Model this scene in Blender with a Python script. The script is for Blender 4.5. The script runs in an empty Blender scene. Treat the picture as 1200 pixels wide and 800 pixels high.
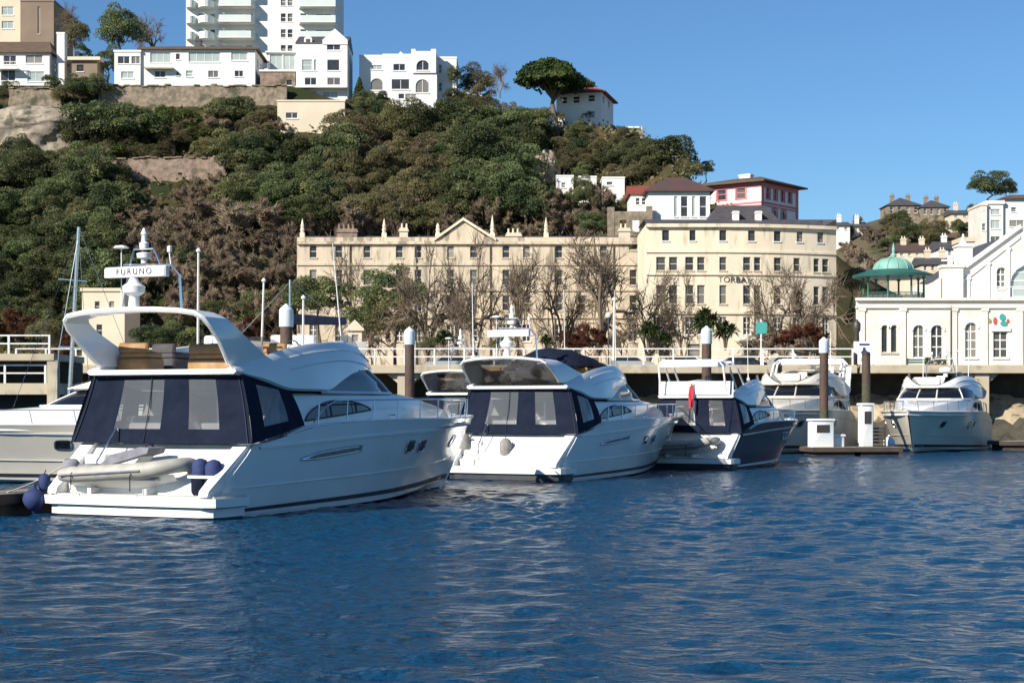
import bpy, bmesh, math, random
import numpy as np
from mathutils import Vector, Matrix, noise

R = math.radians
SC = bpy.context.scene
COL = SC.collection
random.seed(7)

# ------------------------------------------------------------------ camera, sky, sun, exposure
EYE = 2.4                    # eye height above the harbour water
F, HY = 2000.0, 475.0        # focal length and horizon row in photo pixels (1200 x 800)
cam_d = bpy.data.cameras.new('camera')
cam = bpy.data.objects.new('camera', cam_d)
COL.objects.link(cam)
cam.location = (0, 0, EYE)
cam.rotation_euler = (R(90), 0, 0)
cam_d.sensor_width = 36.0
cam_d.lens = 36.0 * F / 1200.0
cam_d.shift_y = (HY - 400.0) / 1200.0
cam_d.clip_start = 0.1
cam_d.clip_end = 6000
SC.camera = cam

SUN_EL, SUN_AZ = 31.0, 226.0          # degrees; azimuth clockwise from +Y (behind the camera, to the left)
world = bpy.data.worlds.new('World')
SC.world = world
world.use_nodes = True
wn = world.node_tree
sky = wn.nodes.new('ShaderNodeTexSky')
sky.sky_type = 'NISHITA'
sky.sun_disc = False
sky.sun_elevation = R(SUN_EL)
sky.sun_rotation = R(SUN_AZ)
sky.altitude = 0
sky.air_density = 1.0
sky.dust_density = 0.0
sky.ozone_density = 5.0
bgn = wn.nodes['Background']
bgn.inputs['Strength'].default_value = 0.069
tint = wn.nodes.new('ShaderNodeMix')          # clear, dry winter air: a deeper blue than the model's default
tint.data_type = 'RGBA'; tint.blend_type = 'MULTIPLY'
tint.inputs[0].default_value = 1.0
tint.inputs[7].default_value = (0.72, 0.94, 1.09, 1)
wn.links.new(sky.outputs[0], tint.inputs[6])
wn.links.new(tint.outputs[2], bgn.inputs['Color'])

sun_dir = Vector((math.sin(R(SUN_AZ)) * math.cos(R(SUN_EL)), math.cos(R(SUN_AZ)) * math.cos(R(SUN_EL)), math.sin(R(SUN_EL))))
sun_d = bpy.data.lights.new('sun', 'SUN')
sun_d.energy = 5.0
sun_d.angle = R(0.5)
sun_d.color = (1.0, 0.93, 0.82)
sun = bpy.data.objects.new('sun', sun_d)
sun.rotation_euler = (-sun_dir).to_track_quat('-Z', 'Y').to_euler()
sun.location = (-60, -60, 80)
COL.objects.link(sun)

SC.view_settings.view_transform = 'Standard'
SC.view_settings.look = 'None'
SC.view_settings.exposure = 0.6
SC.view_settings.gamma = 1
SC.view_settings.use_curve_mapping = False
SC.cycles.use_denoising = True
SC.cycles.max_bounces = 8
SC.cycles.transparent_max_bounces = 12
SC.cycles.caustics_reflective = False
SC.cycles.caustics_refractive = False


def X_(px, Y): return (px - 600.0) / F * Y
def Z_(py, Y): return EYE + (HY - py) / F * Y


# ------------------------------------------------------------------ materials
MATS = {}


def mat(name, col, rough=0.6, metal=0.0, col2=None, scale=3.0, detail=5.0, bump=0.0, bscale=20.0, coat=0.0,
        spec=0.5, rand=0.0, ramp=(0.35, 0.65), stretch=None, speckle=None, transl=0.0, curtain=None):
    m = bpy.data.materials.new(name)
    m.use_nodes = True
    nt = m.node_tree
    b = nt.nodes['Principled BSDF']
    b.inputs['Roughness'].default_value = rough
    b.inputs['Metallic'].default_value = metal
    b.inputs['Specular IOR Level'].default_value = spec
    b.inputs['Coat Weight'].default_value = coat
    b.inputs['Base Color'].default_value = (*col, 1)
    tc = nt.nodes.new('ShaderNodeTexCoord')
    vec = tc.outputs['Object']
    if stretch:
        mp = nt.nodes.new('ShaderNodeMapping')
        mp.inputs['Scale'].default_value = stretch
        nt.links.new(vec, mp.inputs['Vector'])
        vec = mp.outputs['Vector']
    out = None
    if col2:
        n = nt.nodes.new('ShaderNodeTexNoise')
        n.inputs['Scale'].default_value = scale
        n.inputs['Detail'].default_value = detail
        nt.links.new(vec, n.inputs['Vector'])
        r = nt.nodes.new('ShaderNodeValToRGB')
        r.color_ramp.elements[0].position = ramp[0]
        r.color_ramp.elements[1].position = ramp[1]
        r.color_ramp.elements[0].color = (*col, 1)
        r.color_ramp.elements[1].color = (*col2, 1)
        nt.links.new(n.outputs['Fac'], r.inputs['Fac'])
        out = r.outputs['Color']
    if speckle:
        n3 = nt.nodes.new('ShaderNodeTexNoise')
        n3.inputs['Scale'].default_value = speckle[1]
        n3.inputs['Detail'].default_value = 3
        nt.links.new(vec, n3.inputs['Vector'])
        r3 = nt.nodes.new('ShaderNodeValToRGB')
        r3.color_ramp.elements[0].position = speckle[2]
        r3.color_ramp.elements[1].position = speckle[2] + 0.12
        nt.links.new(n3.outputs['Fac'], r3.inputs['Fac'])
        mx = nt.nodes.new('ShaderNodeMix')
        mx.data_type = 'RGBA'
        nt.links.new(r3.outputs['Color'], mx.inputs[0])
        if out: nt.links.new(out, mx.inputs[6])
        else: mx.inputs[6].default_value = (*col, 1)
        mx.inputs[7].default_value = (*speckle[0], 1)
        out = mx.outputs[2]
    if rand:
        oi = nt.nodes.new('ShaderNodeObjectInfo')
        hs = nt.nodes.new('ShaderNodeHueSaturation')
        mr = nt.nodes.new('ShaderNodeMapRange')
        mr.inputs[3].default_value = 0.5 - 0.035 * rand
        mr.inputs[4].default_value = 0.5 + 0.02 * rand
        nt.links.new(oi.outputs['Random'], mr.inputs[0])
        nt.links.new(mr.outputs[0], hs.inputs['Hue'])
        mr2 = nt.nodes.new('ShaderNodeMapRange')
        mr2.inputs[3].default_value = 1 - 0.4 * rand
        mr2.inputs[4].default_value = 1 + 0.45 * rand
        ml = nt.nodes.new('ShaderNodeMath'); ml.operation = 'MULTIPLY'; ml.inputs[1].default_value = 7.31
        fr = nt.nodes.new('ShaderNodeMath'); fr.operation = 'FRACT'
        nt.links.new(oi.outputs['Random'], ml.inputs[0]); nt.links.new(ml.outputs[0], fr.inputs[0])
        nt.links.new(fr.outputs[0], mr2.inputs[0])
        nt.links.new(mr2.outputs[0], hs.inputs['Value'])
        if out: nt.links.new(out, hs.inputs['Color'])
        else: hs.inputs['Color'].default_value = (*col, 1)
        out = hs.outputs['Color']
    if out:
        nt.links.new(out, b.inputs['Base Color'])
    if bump:
        n2 = nt.nodes.new('ShaderNodeTexNoise')
        n2.inputs['Scale'].default_value = bscale
        n2.inputs['Detail'].default_value = 4
        nt.links.new(vec, n2.inputs['Vector'])
        bp = nt.nodes.new('ShaderNodeBump')
        bp.inputs['Strength'].default_value = bump
        bp.inputs['Distance'].default_value = 0.1
        nt.links.new(n2.outputs['Fac'], bp.inputs['Height'])
        nt.links.new(bp.outputs[0], b.inputs['Normal'])
    if curtain:                       # some panes show pale blinds or curtains
        oi = nt.nodes.new('ShaderNodeObjectInfo')
        gt = nt.nodes.new('ShaderNodeMapRange'); gt.inputs[1].default_value = .55; gt.inputs[2].default_value = 1.0
        nt.links.new(oi.outputs['Random'], gt.inputs[0])
        mc = nt.nodes.new('ShaderNodeMix'); mc.data_type = 'RGBA'
        nt.links.new(gt.outputs[0], mc.inputs[0])
        nt.links.new(out, mc.inputs[6]); mc.inputs[7].default_value = (*curtain, 1)
        nt.links.new(mc.outputs[2], b.inputs['Base Color'])
    if transl:                        # thin leaves let some light through
        tb = nt.nodes.new('ShaderNodeBsdfTranslucent')
        nt.links.new(out, tb.inputs['Color'])
        ms = nt.nodes.new('ShaderNodeMixShader'); ms.inputs[0].default_value = transl
        nt.links.new(b.outputs[0], ms.inputs[1]); nt.links.new(tb.outputs[0], ms.inputs[2])
        nt.links.new(ms.outputs[0], nt.nodes['Material Output'].inputs['Surface'])
    MATS[name] = m
    return m


M = MATS
mat('gelcoat', (0.80, 0.80, 0.78), 0.18, coat=0.3, col2=(0.74, 0.74, 0.71), scale=0.9)
mat('gelcoat_cream', (0.72, 0.68, 0.58), 0.25, coat=0.2, col2=(0.66, 0.61, 0.51), scale=0.8)
mat('gelcoat_navy', (0.006, 0.010, 0.030), 0.22, spec=.3, col2=(0.008, 0.013, 0.036), scale=0.8)
mat('nonslip', (0.55, 0.54, 0.50), 0.8, col2=(0.47, 0.46, 0.42), scale=4)
mat('antifoul', (0.012, 0.016, 0.035), 0.55, col2=(0.03, 0.035, 0.04), scale=3)
mat('canvas', (0.005, 0.009, 0.023), 0.9, spec=.2, col2=(0.008, 0.013, 0.031), scale=2.5, bump=0.7, bscale=2.6)
mat('canvas_stripe', (0.01, 0.015, 0.035), 0.8)
mat('grey_canvas', (0.16, 0.16, 0.19), 0.85, col2=(0.22, 0.22, 0.25), scale=4, bump=0.25, bscale=6)
mat('cream_canvas', (0.62, 0.58, 0.48), 0.85, col2=(0.54, 0.50, 0.41), scale=3)
mat('hypalon', (0.42, 0.40, 0.35), 0.6, col2=(0.34, 0.325, 0.285), scale=4)
mat('rubber', (0.02, 0.02, 0.022), 0.7)
mat('fender_blue', (0.014, 0.028, 0.11), 0.8, col2=(0.022, 0.04, 0.13), scale=6)
mat('fender_grey', (0.2, 0.19, 0.17), 0.7, col2=(0.28, 0.27, 0.25), scale=6)
mat('steel', (0.75, 0.75, 0.75), 0.25, metal=1.0)
mat('white_plastic', (0.78, 0.78, 0.77), 0.35, col2=(0.72, 0.72, 0.70), scale=3)
mat('tan', (0.34, 0.19, 0.075), 0.6, col2=(0.27, 0.14, 0.05), scale=5)
mat('dark_seat', (0.05, 0.045, 0.05), 0.7)
mat('teak', (0.25, 0.15, 0.08), 0.6, col2=(0.19, 0.11, 0.055), scale=4, stretch=(1, 14, 1))
mat('red_flag', (0.50, 0.02, 0.035), 0.8)
mat('orange', (0.45, 0.13, 0.02), 0.7)
mat('yellow', (0.65, 0.45, 0.04), 0.5)
mat('letter', (0.02, 0.02, 0.03), 0.6)
mat('pile_steel', (0.055, 0.035, 0.028), 0.75, col2=(0.10, 0.055, 0.038), scale=2.2, stretch=(1, 1, .35), bump=.3, bscale=9, speckle=((0.05, 0.055, 0.04), 1.5, .55))
mat('pile_weed', (0.05, 0.055, 0.03), 0.9, col2=(0.08, 0.075, 0.05), scale=5, bump=.5, bscale=10)
mat('pile_cap', (0.60, 0.70, 0.72), 0.4, col2=(0.52, 0.62, 0.66), scale=3)
mat('pontoon_deck', (0.30, 0.26, 0.2), 0.85, col2=(0.22, 0.19, 0.15), scale=3, stretch=(8, 1, 1))
mat('pontoon_side', (0.05, 0.04, 0.032), 0.8, col2=(0.09, 0.06, 0.04), scale=2)
mat('concrete', (0.50, 0.43, 0.31), 0.85, col2=(0.41, 0.35, 0.25), scale=0.6, speckle=((0.33, 0.28, 0.2), 1.2, .55), bump=.1)
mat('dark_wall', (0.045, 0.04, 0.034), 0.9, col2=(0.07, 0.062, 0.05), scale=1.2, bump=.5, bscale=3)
mat('rail_paint', (0.72, 0.72, 0.70), 0.45, col2=(0.62, 0.61, 0.58), scale=2)
mat('paving', (0.33, 0.29, 0.24), 0.9, col2=(0.26, 0.23, 0.19), scale=0.5)
mat('asphalt', (0.05, 0.05, 0.05), 0.9, col2=(0.065, 0.063, 0.06), scale=1.0)
mat('line_paint', (0.7, 0.7, 0.68), 0.8)
mat('terrace_stone', (0.74, 0.65, 0.50), 0.85, col2=(0.66, 0.56, 0.41), scale=0.35, speckle=((0.48, 0.41, 0.30), 0.9, .55), bump=.08, stretch=(1.6, 1.6, .4))
mat('terrace_stone_grey', (0.63, 0.53, 0.395), 0.85, col2=(0.48, 0.405, 0.30), scale=0.4, speckle=((0.27, 0.225, 0.165), 0.9, .52), bump=.1, stretch=(1.6, 1.6, .4))
mat('white_render', (0.75, 0.74, 0.71), 0.75, col2=(0.69, 0.68, 0.645), scale=0.3, speckle=((0.68, 0.66, 0.6), 0.5, .62))
mat('pavilion_white', (0.72, 0.695, 0.63), 0.7, col2=(0.63, 0.60, 0.535), scale=0.5, speckle=((0.6, 0.55, 0.45), 0.8, .6))
mat('cream_render', (0.66, 0.57, 0.43), 0.8, col2=(0.60, 0.51, 0.38), scale=0.4)
mat('brown_render', (0.24, 0.18, 0.13), 0.85, col2=(0.20, 0.15, 0.11), scale=0.3)
mat('pink_trim', (0.56, 0.19, 0.20), 0.7, col2=(0.50, 0.16, 0.17), scale=1.2)
mat('slate', (0.05, 0.05, 0.06), 0.7, col2=(0.08, 0.075, 0.08), scale=1.5, stretch=(1, 1, 5))
mat('brown_tile', (0.13, 0.085, 0.05), 0.85, col2=(0.09, 0.06, 0.04), scale=0.9, stretch=(1, 1, 6))
mat('red_tile', (0.26, 0.055, 0.035), 0.8, col2=(0.19, 0.045, 0.03), scale=1.0, stretch=(1, 1, 6))
mat('maroon_tile', (0.095, 0.045, 0.038), 0.85, col2=(0.055, 0.045, 0.045), scale=0.4)
mat('copper', (0.165, 0.36, 0.295), 0.75, col2=(0.23, 0.43, 0.36), scale=0.8, speckle=((0.14, 0.34, 0.28), 1.3, .57))
mat('dark_green_paint', (0.02, 0.10, 0.085), 0.5, col2=(0.025, 0.12, 0.10), scale=1)
mat('frame_white', (0.72, 0.71, 0.68), 0.5)
mat('frame_dark', (0.05, 0.045, 0.04), 0.5)
mat('frame_cream', (0.5, 0.44, 0.34), 0.6)
mat('pane', (0.02, 0.022, 0.026), 0.08, col2=(0.05, 0.045, 0.04), scale=0.7, spec=0.6, curtain=(0.26, 0.24, 0.21))
mat('balcony_glass', (0.60, 0.65, 0.62), 0.3, col2=(0.54, 0.60, 0.57), scale=0.5)
mat('pane_pale', (0.38, 0.44, 0.42), 0.15, col2=(0.30, 0.36, 0.35), scale=0.5)
mat('boat_glass', (0.008, 0.010, 0.014), 0.04, spec=0.6)
mat('boat_glass_brown', (0.035, 0.02, 0.012), 0.06, spec=0.6)
mat('rubble', (0.46, 0.37, 0.25), 0.9, col2=(0.30, 0.24, 0.165), scale=0.8, speckle=((0.13, 0.10, 0.07), 1.6, .55), bump=.9, bscale=1.6)
mat('weed', (0.045, 0.045, 0.03), 0.9, col2=(0.08, 0.07, 0.05), scale=1.6, bump=.8, bscale=3)
mat('rock', (0.34, 0.29, 0.225), 0.9, col2=(0.19, 0.16, 0.125), scale=0.9, speckle=((0.08, 0.075, 0.05), 0.6, .55), bump=1.0, bscale=1.6)
mat('wall_stone', (0.30, 0.235, 0.17), 0.9, col2=(0.15, 0.125, 0.09), scale=1.6, speckle=((0.07, 0.075, 0.04), 0.45, .55), bump=1.0, bscale=2.5)
mat('pink_stone', (0.30, 0.215, 0.165), 0.9, col2=(0.17, 0.125, 0.095), scale=1.3, speckle=((0.09, 0.08, 0.05), 0.5, .55), bump=1.0, bscale=2.2)
mat('hill_ground', (0.028, 0.036, 0.014), 1.0, col2=(0.085, 0.062, 0.032), scale=0.12, speckle=((0.02, 0.03, 0.012), 0.35, .55), bump=1.0, bscale=.8, spec=.1)
mat('far_ground', (0.07, 0.075, 0.04), 1.0, col2=(0.13, 0.10, 0.065), scale=0.06, spec=.1, speckle=((0.05, 0.065, 0.03), 0.12, .55))
mat('bark', (0.10, 0.075, 0.055), 0.9, col2=(0.15, 0.12, 0.09), scale=2)
mat('bark_pale', (0.20, 0.155, 0.11), 0.9, col2=(0.13, 0.10, 0.07), scale=2.5)
LK = dict(spec=.25, detail=3, transl=.38)
mat('leaf_dark', (0.058, 0.082, 0.036), 0.7, col2=(0.175, 0.195, 0.08), scale=0.9, rand=.9, **LK)
mat('leaf_olive', (0.10, 0.102, 0.042), 0.7, col2=(0.225, 0.195, 0.10), scale=0.55, rand=.7, **LK)
mat('leaf_bright', (0.055, 0.085, 0.02), 0.7, col2=(0.13, 0.15, 0.04), scale=0.8, rand=.4, **LK)
mat('leaf_pine', (0.028, 0.055, 0.018), 0.7, col2=(0.085, 0.115, 0.03), scale=0.5, **LK)
mat('leaf_palm', (0.045, 0.075, 0.025), 0.6, col2=(0.09, 0.12, 0.045), scale=1.2, rand=.3, **LK)
mat('twig_brown', (0.255, 0.20, 0.14), 0.9, col2=(0.36, 0.285, 0.20), scale=0.4, rand=.5, **LK)
mat('twig_red', (0.11, 0.045, 0.028), 0.9, col2=(0.16, 0.075, 0.04), scale=0.5, rand=.4, **LK)
mat('twig_grey', (0.16, 0.125, 0.088), 0.9, col2=(0.23, 0.18, 0.125), scale=0.5, rand=.3, **LK)
mat('car_silver', (0.45, 0.45, 0.46), 0.25, metal=.4, coat=.5)
mat('car_white', (0.75, 0.75, 0.75), 0.25, coat=.5)
mat('car_dark', (0.02, 0.025, 0.04), 0.2, coat=.5)
mat('sign_teal', (0.05, 0.32, 0.30), 0.5)
mat('sign_red', (0.5, 0.09, 0.07), 0.5)
mat('sign_olive', (0.28, 0.24, 0.10), 0.5)
mat('sign_purple', (0.30, 0.14, 0.25), 0.5)
mat('cardboard_white', (0.8, 0.8, 0.82), 0.6)


def clear_vinyl(name, tint, dens):
    m = bpy.data.materials.new(name)
    m.use_nodes = True
    nt = m.node_tree
    b = nt.nodes['Principled BSDF']
    b.inputs['Base Color'].default_value = (*tint, 1)
    b.inputs['Roughness'].default_value = 0.12
    b.inputs['Specular IOR Level'].default_value = 0.7
    tr = nt.nodes.new('ShaderNodeBsdfTransparent')
    mx = nt.nodes.new('ShaderNodeMixShader')
    mx.inputs[0].default_value = dens
    nt.links.new(tr.outputs[0], mx.inputs[1])
    nt.links.new(b.outputs[0], mx.inputs[2])
    nt.links.new(mx.outputs[0], nt.nodes['Material Output'].inputs['Surface'])
    n = nt.nodes.new('ShaderNodeTexNoise'); n.inputs['Scale'].default_value = 1.6
    bp = nt.nodes.new('ShaderNodeBump'); bp.inputs['Strength'].default_value = .35; bp.inputs['Distance'].default_value = .08
    tc = nt.nodes.new('ShaderNodeTexCoord')
    nt.links.new(tc.outputs['Object'], n.inputs['Vector'])
    nt.links.new(n.outputs['Fac'], bp.inputs['Height']); nt.links.new(bp.outputs[0], b.inputs['Normal'])
    MATS[name] = m


clear_vinyl('vinyl', (0.12, 0.125, 0.13), 0.6)
clear_vinyl('smoked', (0.02, 0.018, 0.016), 0.72)


def water_material():
    m = bpy.data.materials.new('harbour_water')
    m.use_nodes = True
    nt = m.node_tree
    b = nt.nodes['Principled BSDF']
    b.inputs['Roughness'].default_value = 0.15
    b.inputs['IOR'].default_value = 1.33
    b.inputs['Base Color'].default_value = (0.003, 0.040, 0.092, 1)
    g = nt.nodes.new('ShaderNodeNewGeometry')
    def noise(scale, sx, sy, detail):
        mp = nt.nodes.new('ShaderNodeMapping'); mp.inputs['Scale'].default_value = (sx, sy, 1)
        mp.inputs['Rotation'].default_value = (0, 0, R(9))
        n = nt.nodes.new('ShaderNodeTexNoise'); n.inputs['Scale'].default_value = scale; n.inputs['Detail'].default_value = detail
        nt.links.new(g.outputs['Position'], mp.inputs['Vector']); nt.links.new(mp.outputs[0], n.inputs['Vector'])
        return n
    n1 = noise(4.2, 1.0, 1.25, 4.0)
    n2 = noise(1.5, 0.9, 1.35, 2.0)
    n3 = noise(0.05, 0.5, 1.6, 2.0)          # gusts: rough and smoother patches
    mr = nt.nodes.new('ShaderNodeMapRange'); mr.inputs[1].default_value = .35; mr.inputs[2].default_value = .65
    mr.inputs[3].default_value = .6; mr.inputs[4].default_value = 1.0
    nt.links.new(n3.outputs['Fac'], mr.inputs[0])
    b1 = nt.nodes.new('ShaderNodeBump'); b1.inputs['Distance'].default_value = 0.27
    nt.links.new(mr.outputs[0], b1.inputs['Strength'])
    b2 = nt.nodes.new('ShaderNodeBump'); b2.inputs['Distance'].default_value = 0.2; b2.inputs['Strength'].default_value = .6
    nt.links.new(n1.outputs['Fac'], b1.inputs['Height']); nt.links.new(n2.outputs['Fac'], b2.inputs['Height'])
    nt.links.new(b2.outputs[0], b1.inputs['Normal']); nt.links.new(b1.outputs[0], b.inputs['Normal'])
    MATS['water'] = m


water_material()


# ------------------------------------------------------------------ mesh helpers
def pchip(tab, x):
    n = len(tab)
    if x <= tab[0][0]: return tab[0][1]
    if x >= tab[-1][0]: return tab[-1][1]
    d = [(tab[i + 1][1] - tab[i][1]) / (tab[i + 1][0] - tab[i][0]) for i in range(n - 1)]
    m = [d[0]] + [0 if d[i - 1] * d[i] <= 0 else 2 * d[i - 1] * d[i] / (d[i - 1] + d[i]) for i in range(1, n - 1)] + [d[-1]]
    for i in range(n - 1):
        if x <= tab[i + 1][0]:
            h = tab[i + 1][0] - tab[i][0]; t = (x - tab[i][0]) / h
            return ((2 * t ** 3 - 3 * t * t + 1) * tab[i][1] + (t ** 3 - 2 * t * t + t) * h * m[i]
                    + (-2 * t ** 3 + 3 * t * t) * tab[i + 1][1] + (t ** 3 - t * t) * h * m[i + 1])


def lerp(a, b, t): return a + (b - a) * t


class MB:
    def __init__(s):
        s.v = []; s.f = []; s.m = []

    def add(s, vs, fs, mi=0):
        o = len(s.v)
        s.v.extend([tuple(p) for p in vs])
        for f in fs:
            s.f.append(tuple(i + o for i in f)); s.m.append(mi)
        return s

    def poly(s, pts, mi=0): return s.add(pts, [tuple(range(len(pts)))], mi)

    def box(s, x0, x1, y0, y1, z0, z1, mi=0):
        v = [(x0, y0, z0), (x1, y0, z0), (x1, y1, z0), (x0, y1, z0), (x0, y0, z1), (x1, y0, z1), (x1, y1, z1), (x0, y1, z1)]
        return s.add(v, [(0, 3, 2, 1), (4, 5, 6, 7), (0, 1, 5, 4), (1, 2, 6, 5), (2, 3, 7, 6), (3, 0, 4, 7)], mi)

    def mbox(s, mp, u0, u1, z0, z1, d0, d1, mi=0):
        v = [mp(u0, z0, d0), mp(u1, z0, d0), mp(u1, z0, d1), mp(u0, z0, d1), mp(u0, z1, d0), mp(u1, z1, d0), mp(u1, z1, d1), mp(u0, z1, d1)]
        return s.add(v, [(0, 3, 2, 1), (4, 5, 6, 7), (0, 1, 5, 4), (1, 2, 6, 5), (2, 3, 7, 6), (3, 0, 4, 7)], mi)

    def rbox(s, x0, x1, y0, y1, z0, z1, r=.05, mi=0):
        """box with its vertical edges and top edge softened"""
        def ring(ins, z):
            a, b, c, d = x0 + ins, x1 - ins, y0 + ins, y1 - ins
            k = r
            return [(a + k, c, z), (b - k, c, z), (b, c + k, z), (b, d - k, z), (b - k, d, z), (a + k, d, z), (a, d - k, z), (a, c + k, z)]
        rings = [ring(0, z0), ring(0, z1 - r), ring(r * .35, z1 - r * .3), ring(r, z1)]
        s.grid(rings, cv=True, mi=mi)
        s.poly(rings[0][::-1], mi); s.poly(rings[-1], mi)
        return s

    def tube(s, pts, r, n=6, mi=0, cap=True):
        pts = [Vector(p) for p in pts]
        k = len(pts)
        rr = r if isinstance(r, (list, tuple)) else [r] * k
        rings = []
        up = Vector((0, 0, 1))
        for i, p in enumerate(pts):
            d = (pts[min(i + 1, k - 1)] - pts[max(i - 1, 0)])
            if d.length < 1e-9: d = Vector((0, 0, 1))
            d.normalize()
            a = d.cross(up)
            if a.length < .05: a = d.cross(Vector((1, 0, 0)))
            a.normalize(); b = d.cross(a)
            rings.append([p + (a * math.cos(2 * math.pi * j / n) + b * math.sin(2 * math.pi * j / n)) * rr[i] for j in range(n)])
        s.grid(rings, cv=True, mi=mi)
        if cap:
            s.poly(rings[0], mi); s.poly(rings[-1][::-1], mi)
        return s

    def lathe(s, prof, c=(0, 0, 0), n=12, mi=0, sx=1, sy=1):
        rings = [[(c[0] + r * math.cos(2 * math.pi * j / n) * sx, c[1] + r * math.sin(2 * math.pi * j / n) * sy, c[2] + z) for j in range(n)] for r, z in prof]
        s.grid(rings, cv=True, mi=mi)
        s.poly(rings[0][::-1], mi); s.poly(rings[-1], mi)
        return s

    def grid(s, P, cu=False, cv=False, mi=0):
        nu, nv = len(P), len(P[0])
        vs = [p for row in P for p in row]
        fs = []
        for i in range(nu if cu else nu - 1):
            for j in range(nv if cv else nv - 1):
                i2, j2 = (i + 1) % nu, (j + 1) % nv
                fs.append((i * nv + j, i2 * nv + j, i2 * nv + j2, i * nv + j2))
        return s.add(vs, fs, mi)

    def prism(s, poly, f0, f1, mi=0):
        """poly: list of 2D points; f0/f1 map a 2D point to the two end caps"""
        a = [f0(*p) for p in poly]; b = [f1(*p) for p in poly]
        n = len(poly)
        s.add(a + b, [tuple(range(n))[::-1], tuple(range(n, 2 * n))] + [(i, (i + 1) % n, n + (i + 1) % n, n + i) for i in range(n)], mi)
        return s

    def mirror(s):
        o = len(s.v)
        s.v += [(x, -y, z) for x, y, z in s.v]
        nf = len(s.f)
        for k in range(nf):
            s.f.append(tuple(i + o for i in s.f[k][::-1])); s.m.append(s.m[k])
        return s

    def build(s, name, mats, parent=None, smooth=None, scale=None, recalc=True, loc=None):
        me = bpy.data.meshes.new(name)
        v = s.v
        if scale: v = [(x * scale[0], y * scale[1], z * scale[2]) for x, y, z in v]
        me.from_pydata(v, [], s.f)
        mats = mats if isinstance(mats, (list, tuple)) else [mats]
        for mm in mats: me.materials.append(M[mm] if isinstance(mm, str) else mm)
        if len(mats) > 1: me.polygons.foreach_set('material_index', s.m)
        if recalc:
            bm = bmesh.new(); bm.from_mesh(me)
            bmesh.ops.remove_doubles(bm, verts=bm.verts, dist=1e-5)
            bmesh.ops.recalc_face_normals(bm, faces=bm.faces)
            bm.to_mesh(me); bm.free()
        if smooth:
            me.polygons.foreach_set('use_smooth', [True] * len(me.polygons))
            me.set_sharp_from_angle(angle=R(smooth))
        me.update()
        o = bpy.data.objects.new(name, me)
        COL.objects.link(o)
        if parent: o.parent = parent
        if loc: o.location = loc
        return o


def tag(o, label, cat, group=None):
    o['label'] = label; o['category'] = cat
    if group: o['group'] = group
    return o


def thing(name, label, cat, loc=(0, 0, 0), rz=0.0, group=None, scale=None):
    o = bpy.data.objects.new(name, None)
    o.empty_display_size = .5
    COL.objects.link(o)
    o.location = loc; o.rotation_euler = (0, 0, rz)
    if scale: o.scale = scale
    return tag(o, label, cat, group)


def structure(o, kind='structure'):
    o['kind'] = kind
    return o


def copy_tree(o, parent=None):
    c = o.copy(); COL.objects.link(c)
    if parent: c.parent = parent
    for ch in list(o.children): copy_tree(ch, c)
    return c


def lettering(name, text, size, material, parent, matrix, extrude=.01, spacing=1.0):
    cu = bpy.data.curves.new(name, 'FONT')
    cu.body = text; cu.size = size; cu.extrude = extrude; cu.align_x = 'CENTER'; cu.align_y = 'CENTER'
    cu.space_character = spacing
    tmp = bpy.data.objects.new('tmp_text', cu); COL.objects.link(tmp)
    bpy.context.view_layer.update()
    me = bpy.data.meshes.new_from_object(tmp.evaluated_get(bpy.context.evaluated_depsgraph_get()))
    me.name = name
    bpy.data.objects.remove(tmp); bpy.data.curves.remove(cu)
    me.materials.clear(); me.materials.append(M[material])
    o = bpy.data.objects.new(name, me); COL.objects.link(o)
    o.parent = parent; o.matrix_local = matrix
    return o


# ------------------------------------------------------------------ the setting: water, quay, promenade, hill
QY = 103.0            # quay edge
PZ = 4.85             # promenade level


def make_water():
    rs = np.random.RandomState(3)
    ys = [-40, 0, 8]
    y = 11.0
    while y < 108:
        ys.append(y); y += max(.07, y * y * 0.00011)
    ys += [112, 125]
    xs = [0.0]
    x = 0.0
    while x < 70:
        x += .105 + max(0, x - 8) * .012; xs.append(x)
    xs += [110, 220, 420]
    xs = [-a for a in xs[:0:-1]] + xs
    X, Y = np.meshgrid(np.array(xs), np.array(ys))
    Z = np.zeros_like(X); DX = np.zeros_like(X); DY = np.zeros_like(X)
    for k in range(70):
        lam = .4 * (1.5 / .4) ** rs.rand() ** 1.4
        th = R(100) + rs.randn() * .85
        kx, ky = 2 * math.pi / lam * math.cos(th), 2 * math.pi / lam * math.sin(th)
        a = .0050 * lam ** 1.0
        ph = rs.rand() * 6.28
        Z += a * np.sin(kx * X + ky * Y + ph)
    # gust patches
    g = .7 + .3 * np.sin(.11 * X + 1.0 + 1.3 * np.sin(.07 * Y)) * np.sin(.19 * Y + .6)
    fade = np.clip((Y - 9) / 3, 0, 1) * np.clip((108 - Y) / 4, 0, 1) * np.clip((75 - np.abs(X)) / 10, 0, 1)
    Z = Z * g * fade
    ny, nx = X.shape
    verts = np.stack([X, Y, Z], -1).reshape(-1, 3)
    idx = np.arange(nx * ny).reshape(ny, nx)
    q = np.stack([idx[:-1, :-1], idx[:-1, 1:], idx[1:, 1:], idx[1:, :-1]], -1).reshape(-1, 4)
    me = bpy.data.meshes.new('water')
    me.from_pydata(verts.tolist(), [], q.tolist())
    me.polygons.foreach_set('use_smooth', [True] * len(me.polygons))
    me.materials.append(M['water'])
    o = bpy.data.objects.new('water', me); COL.objects.link(o)
    return structure(o)


make_water()


def noise2(x, y, seed=0):
    return (np.sin(x * .31 + seed) * np.cos(y * .27 + seed * 1.7) + .6 * np.sin(x * .73 + y * .41 + seed * 2.3)
            + .4 * np.sin(x * 1.37 - y * 1.11 + seed * .7)) / 2.0


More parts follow.
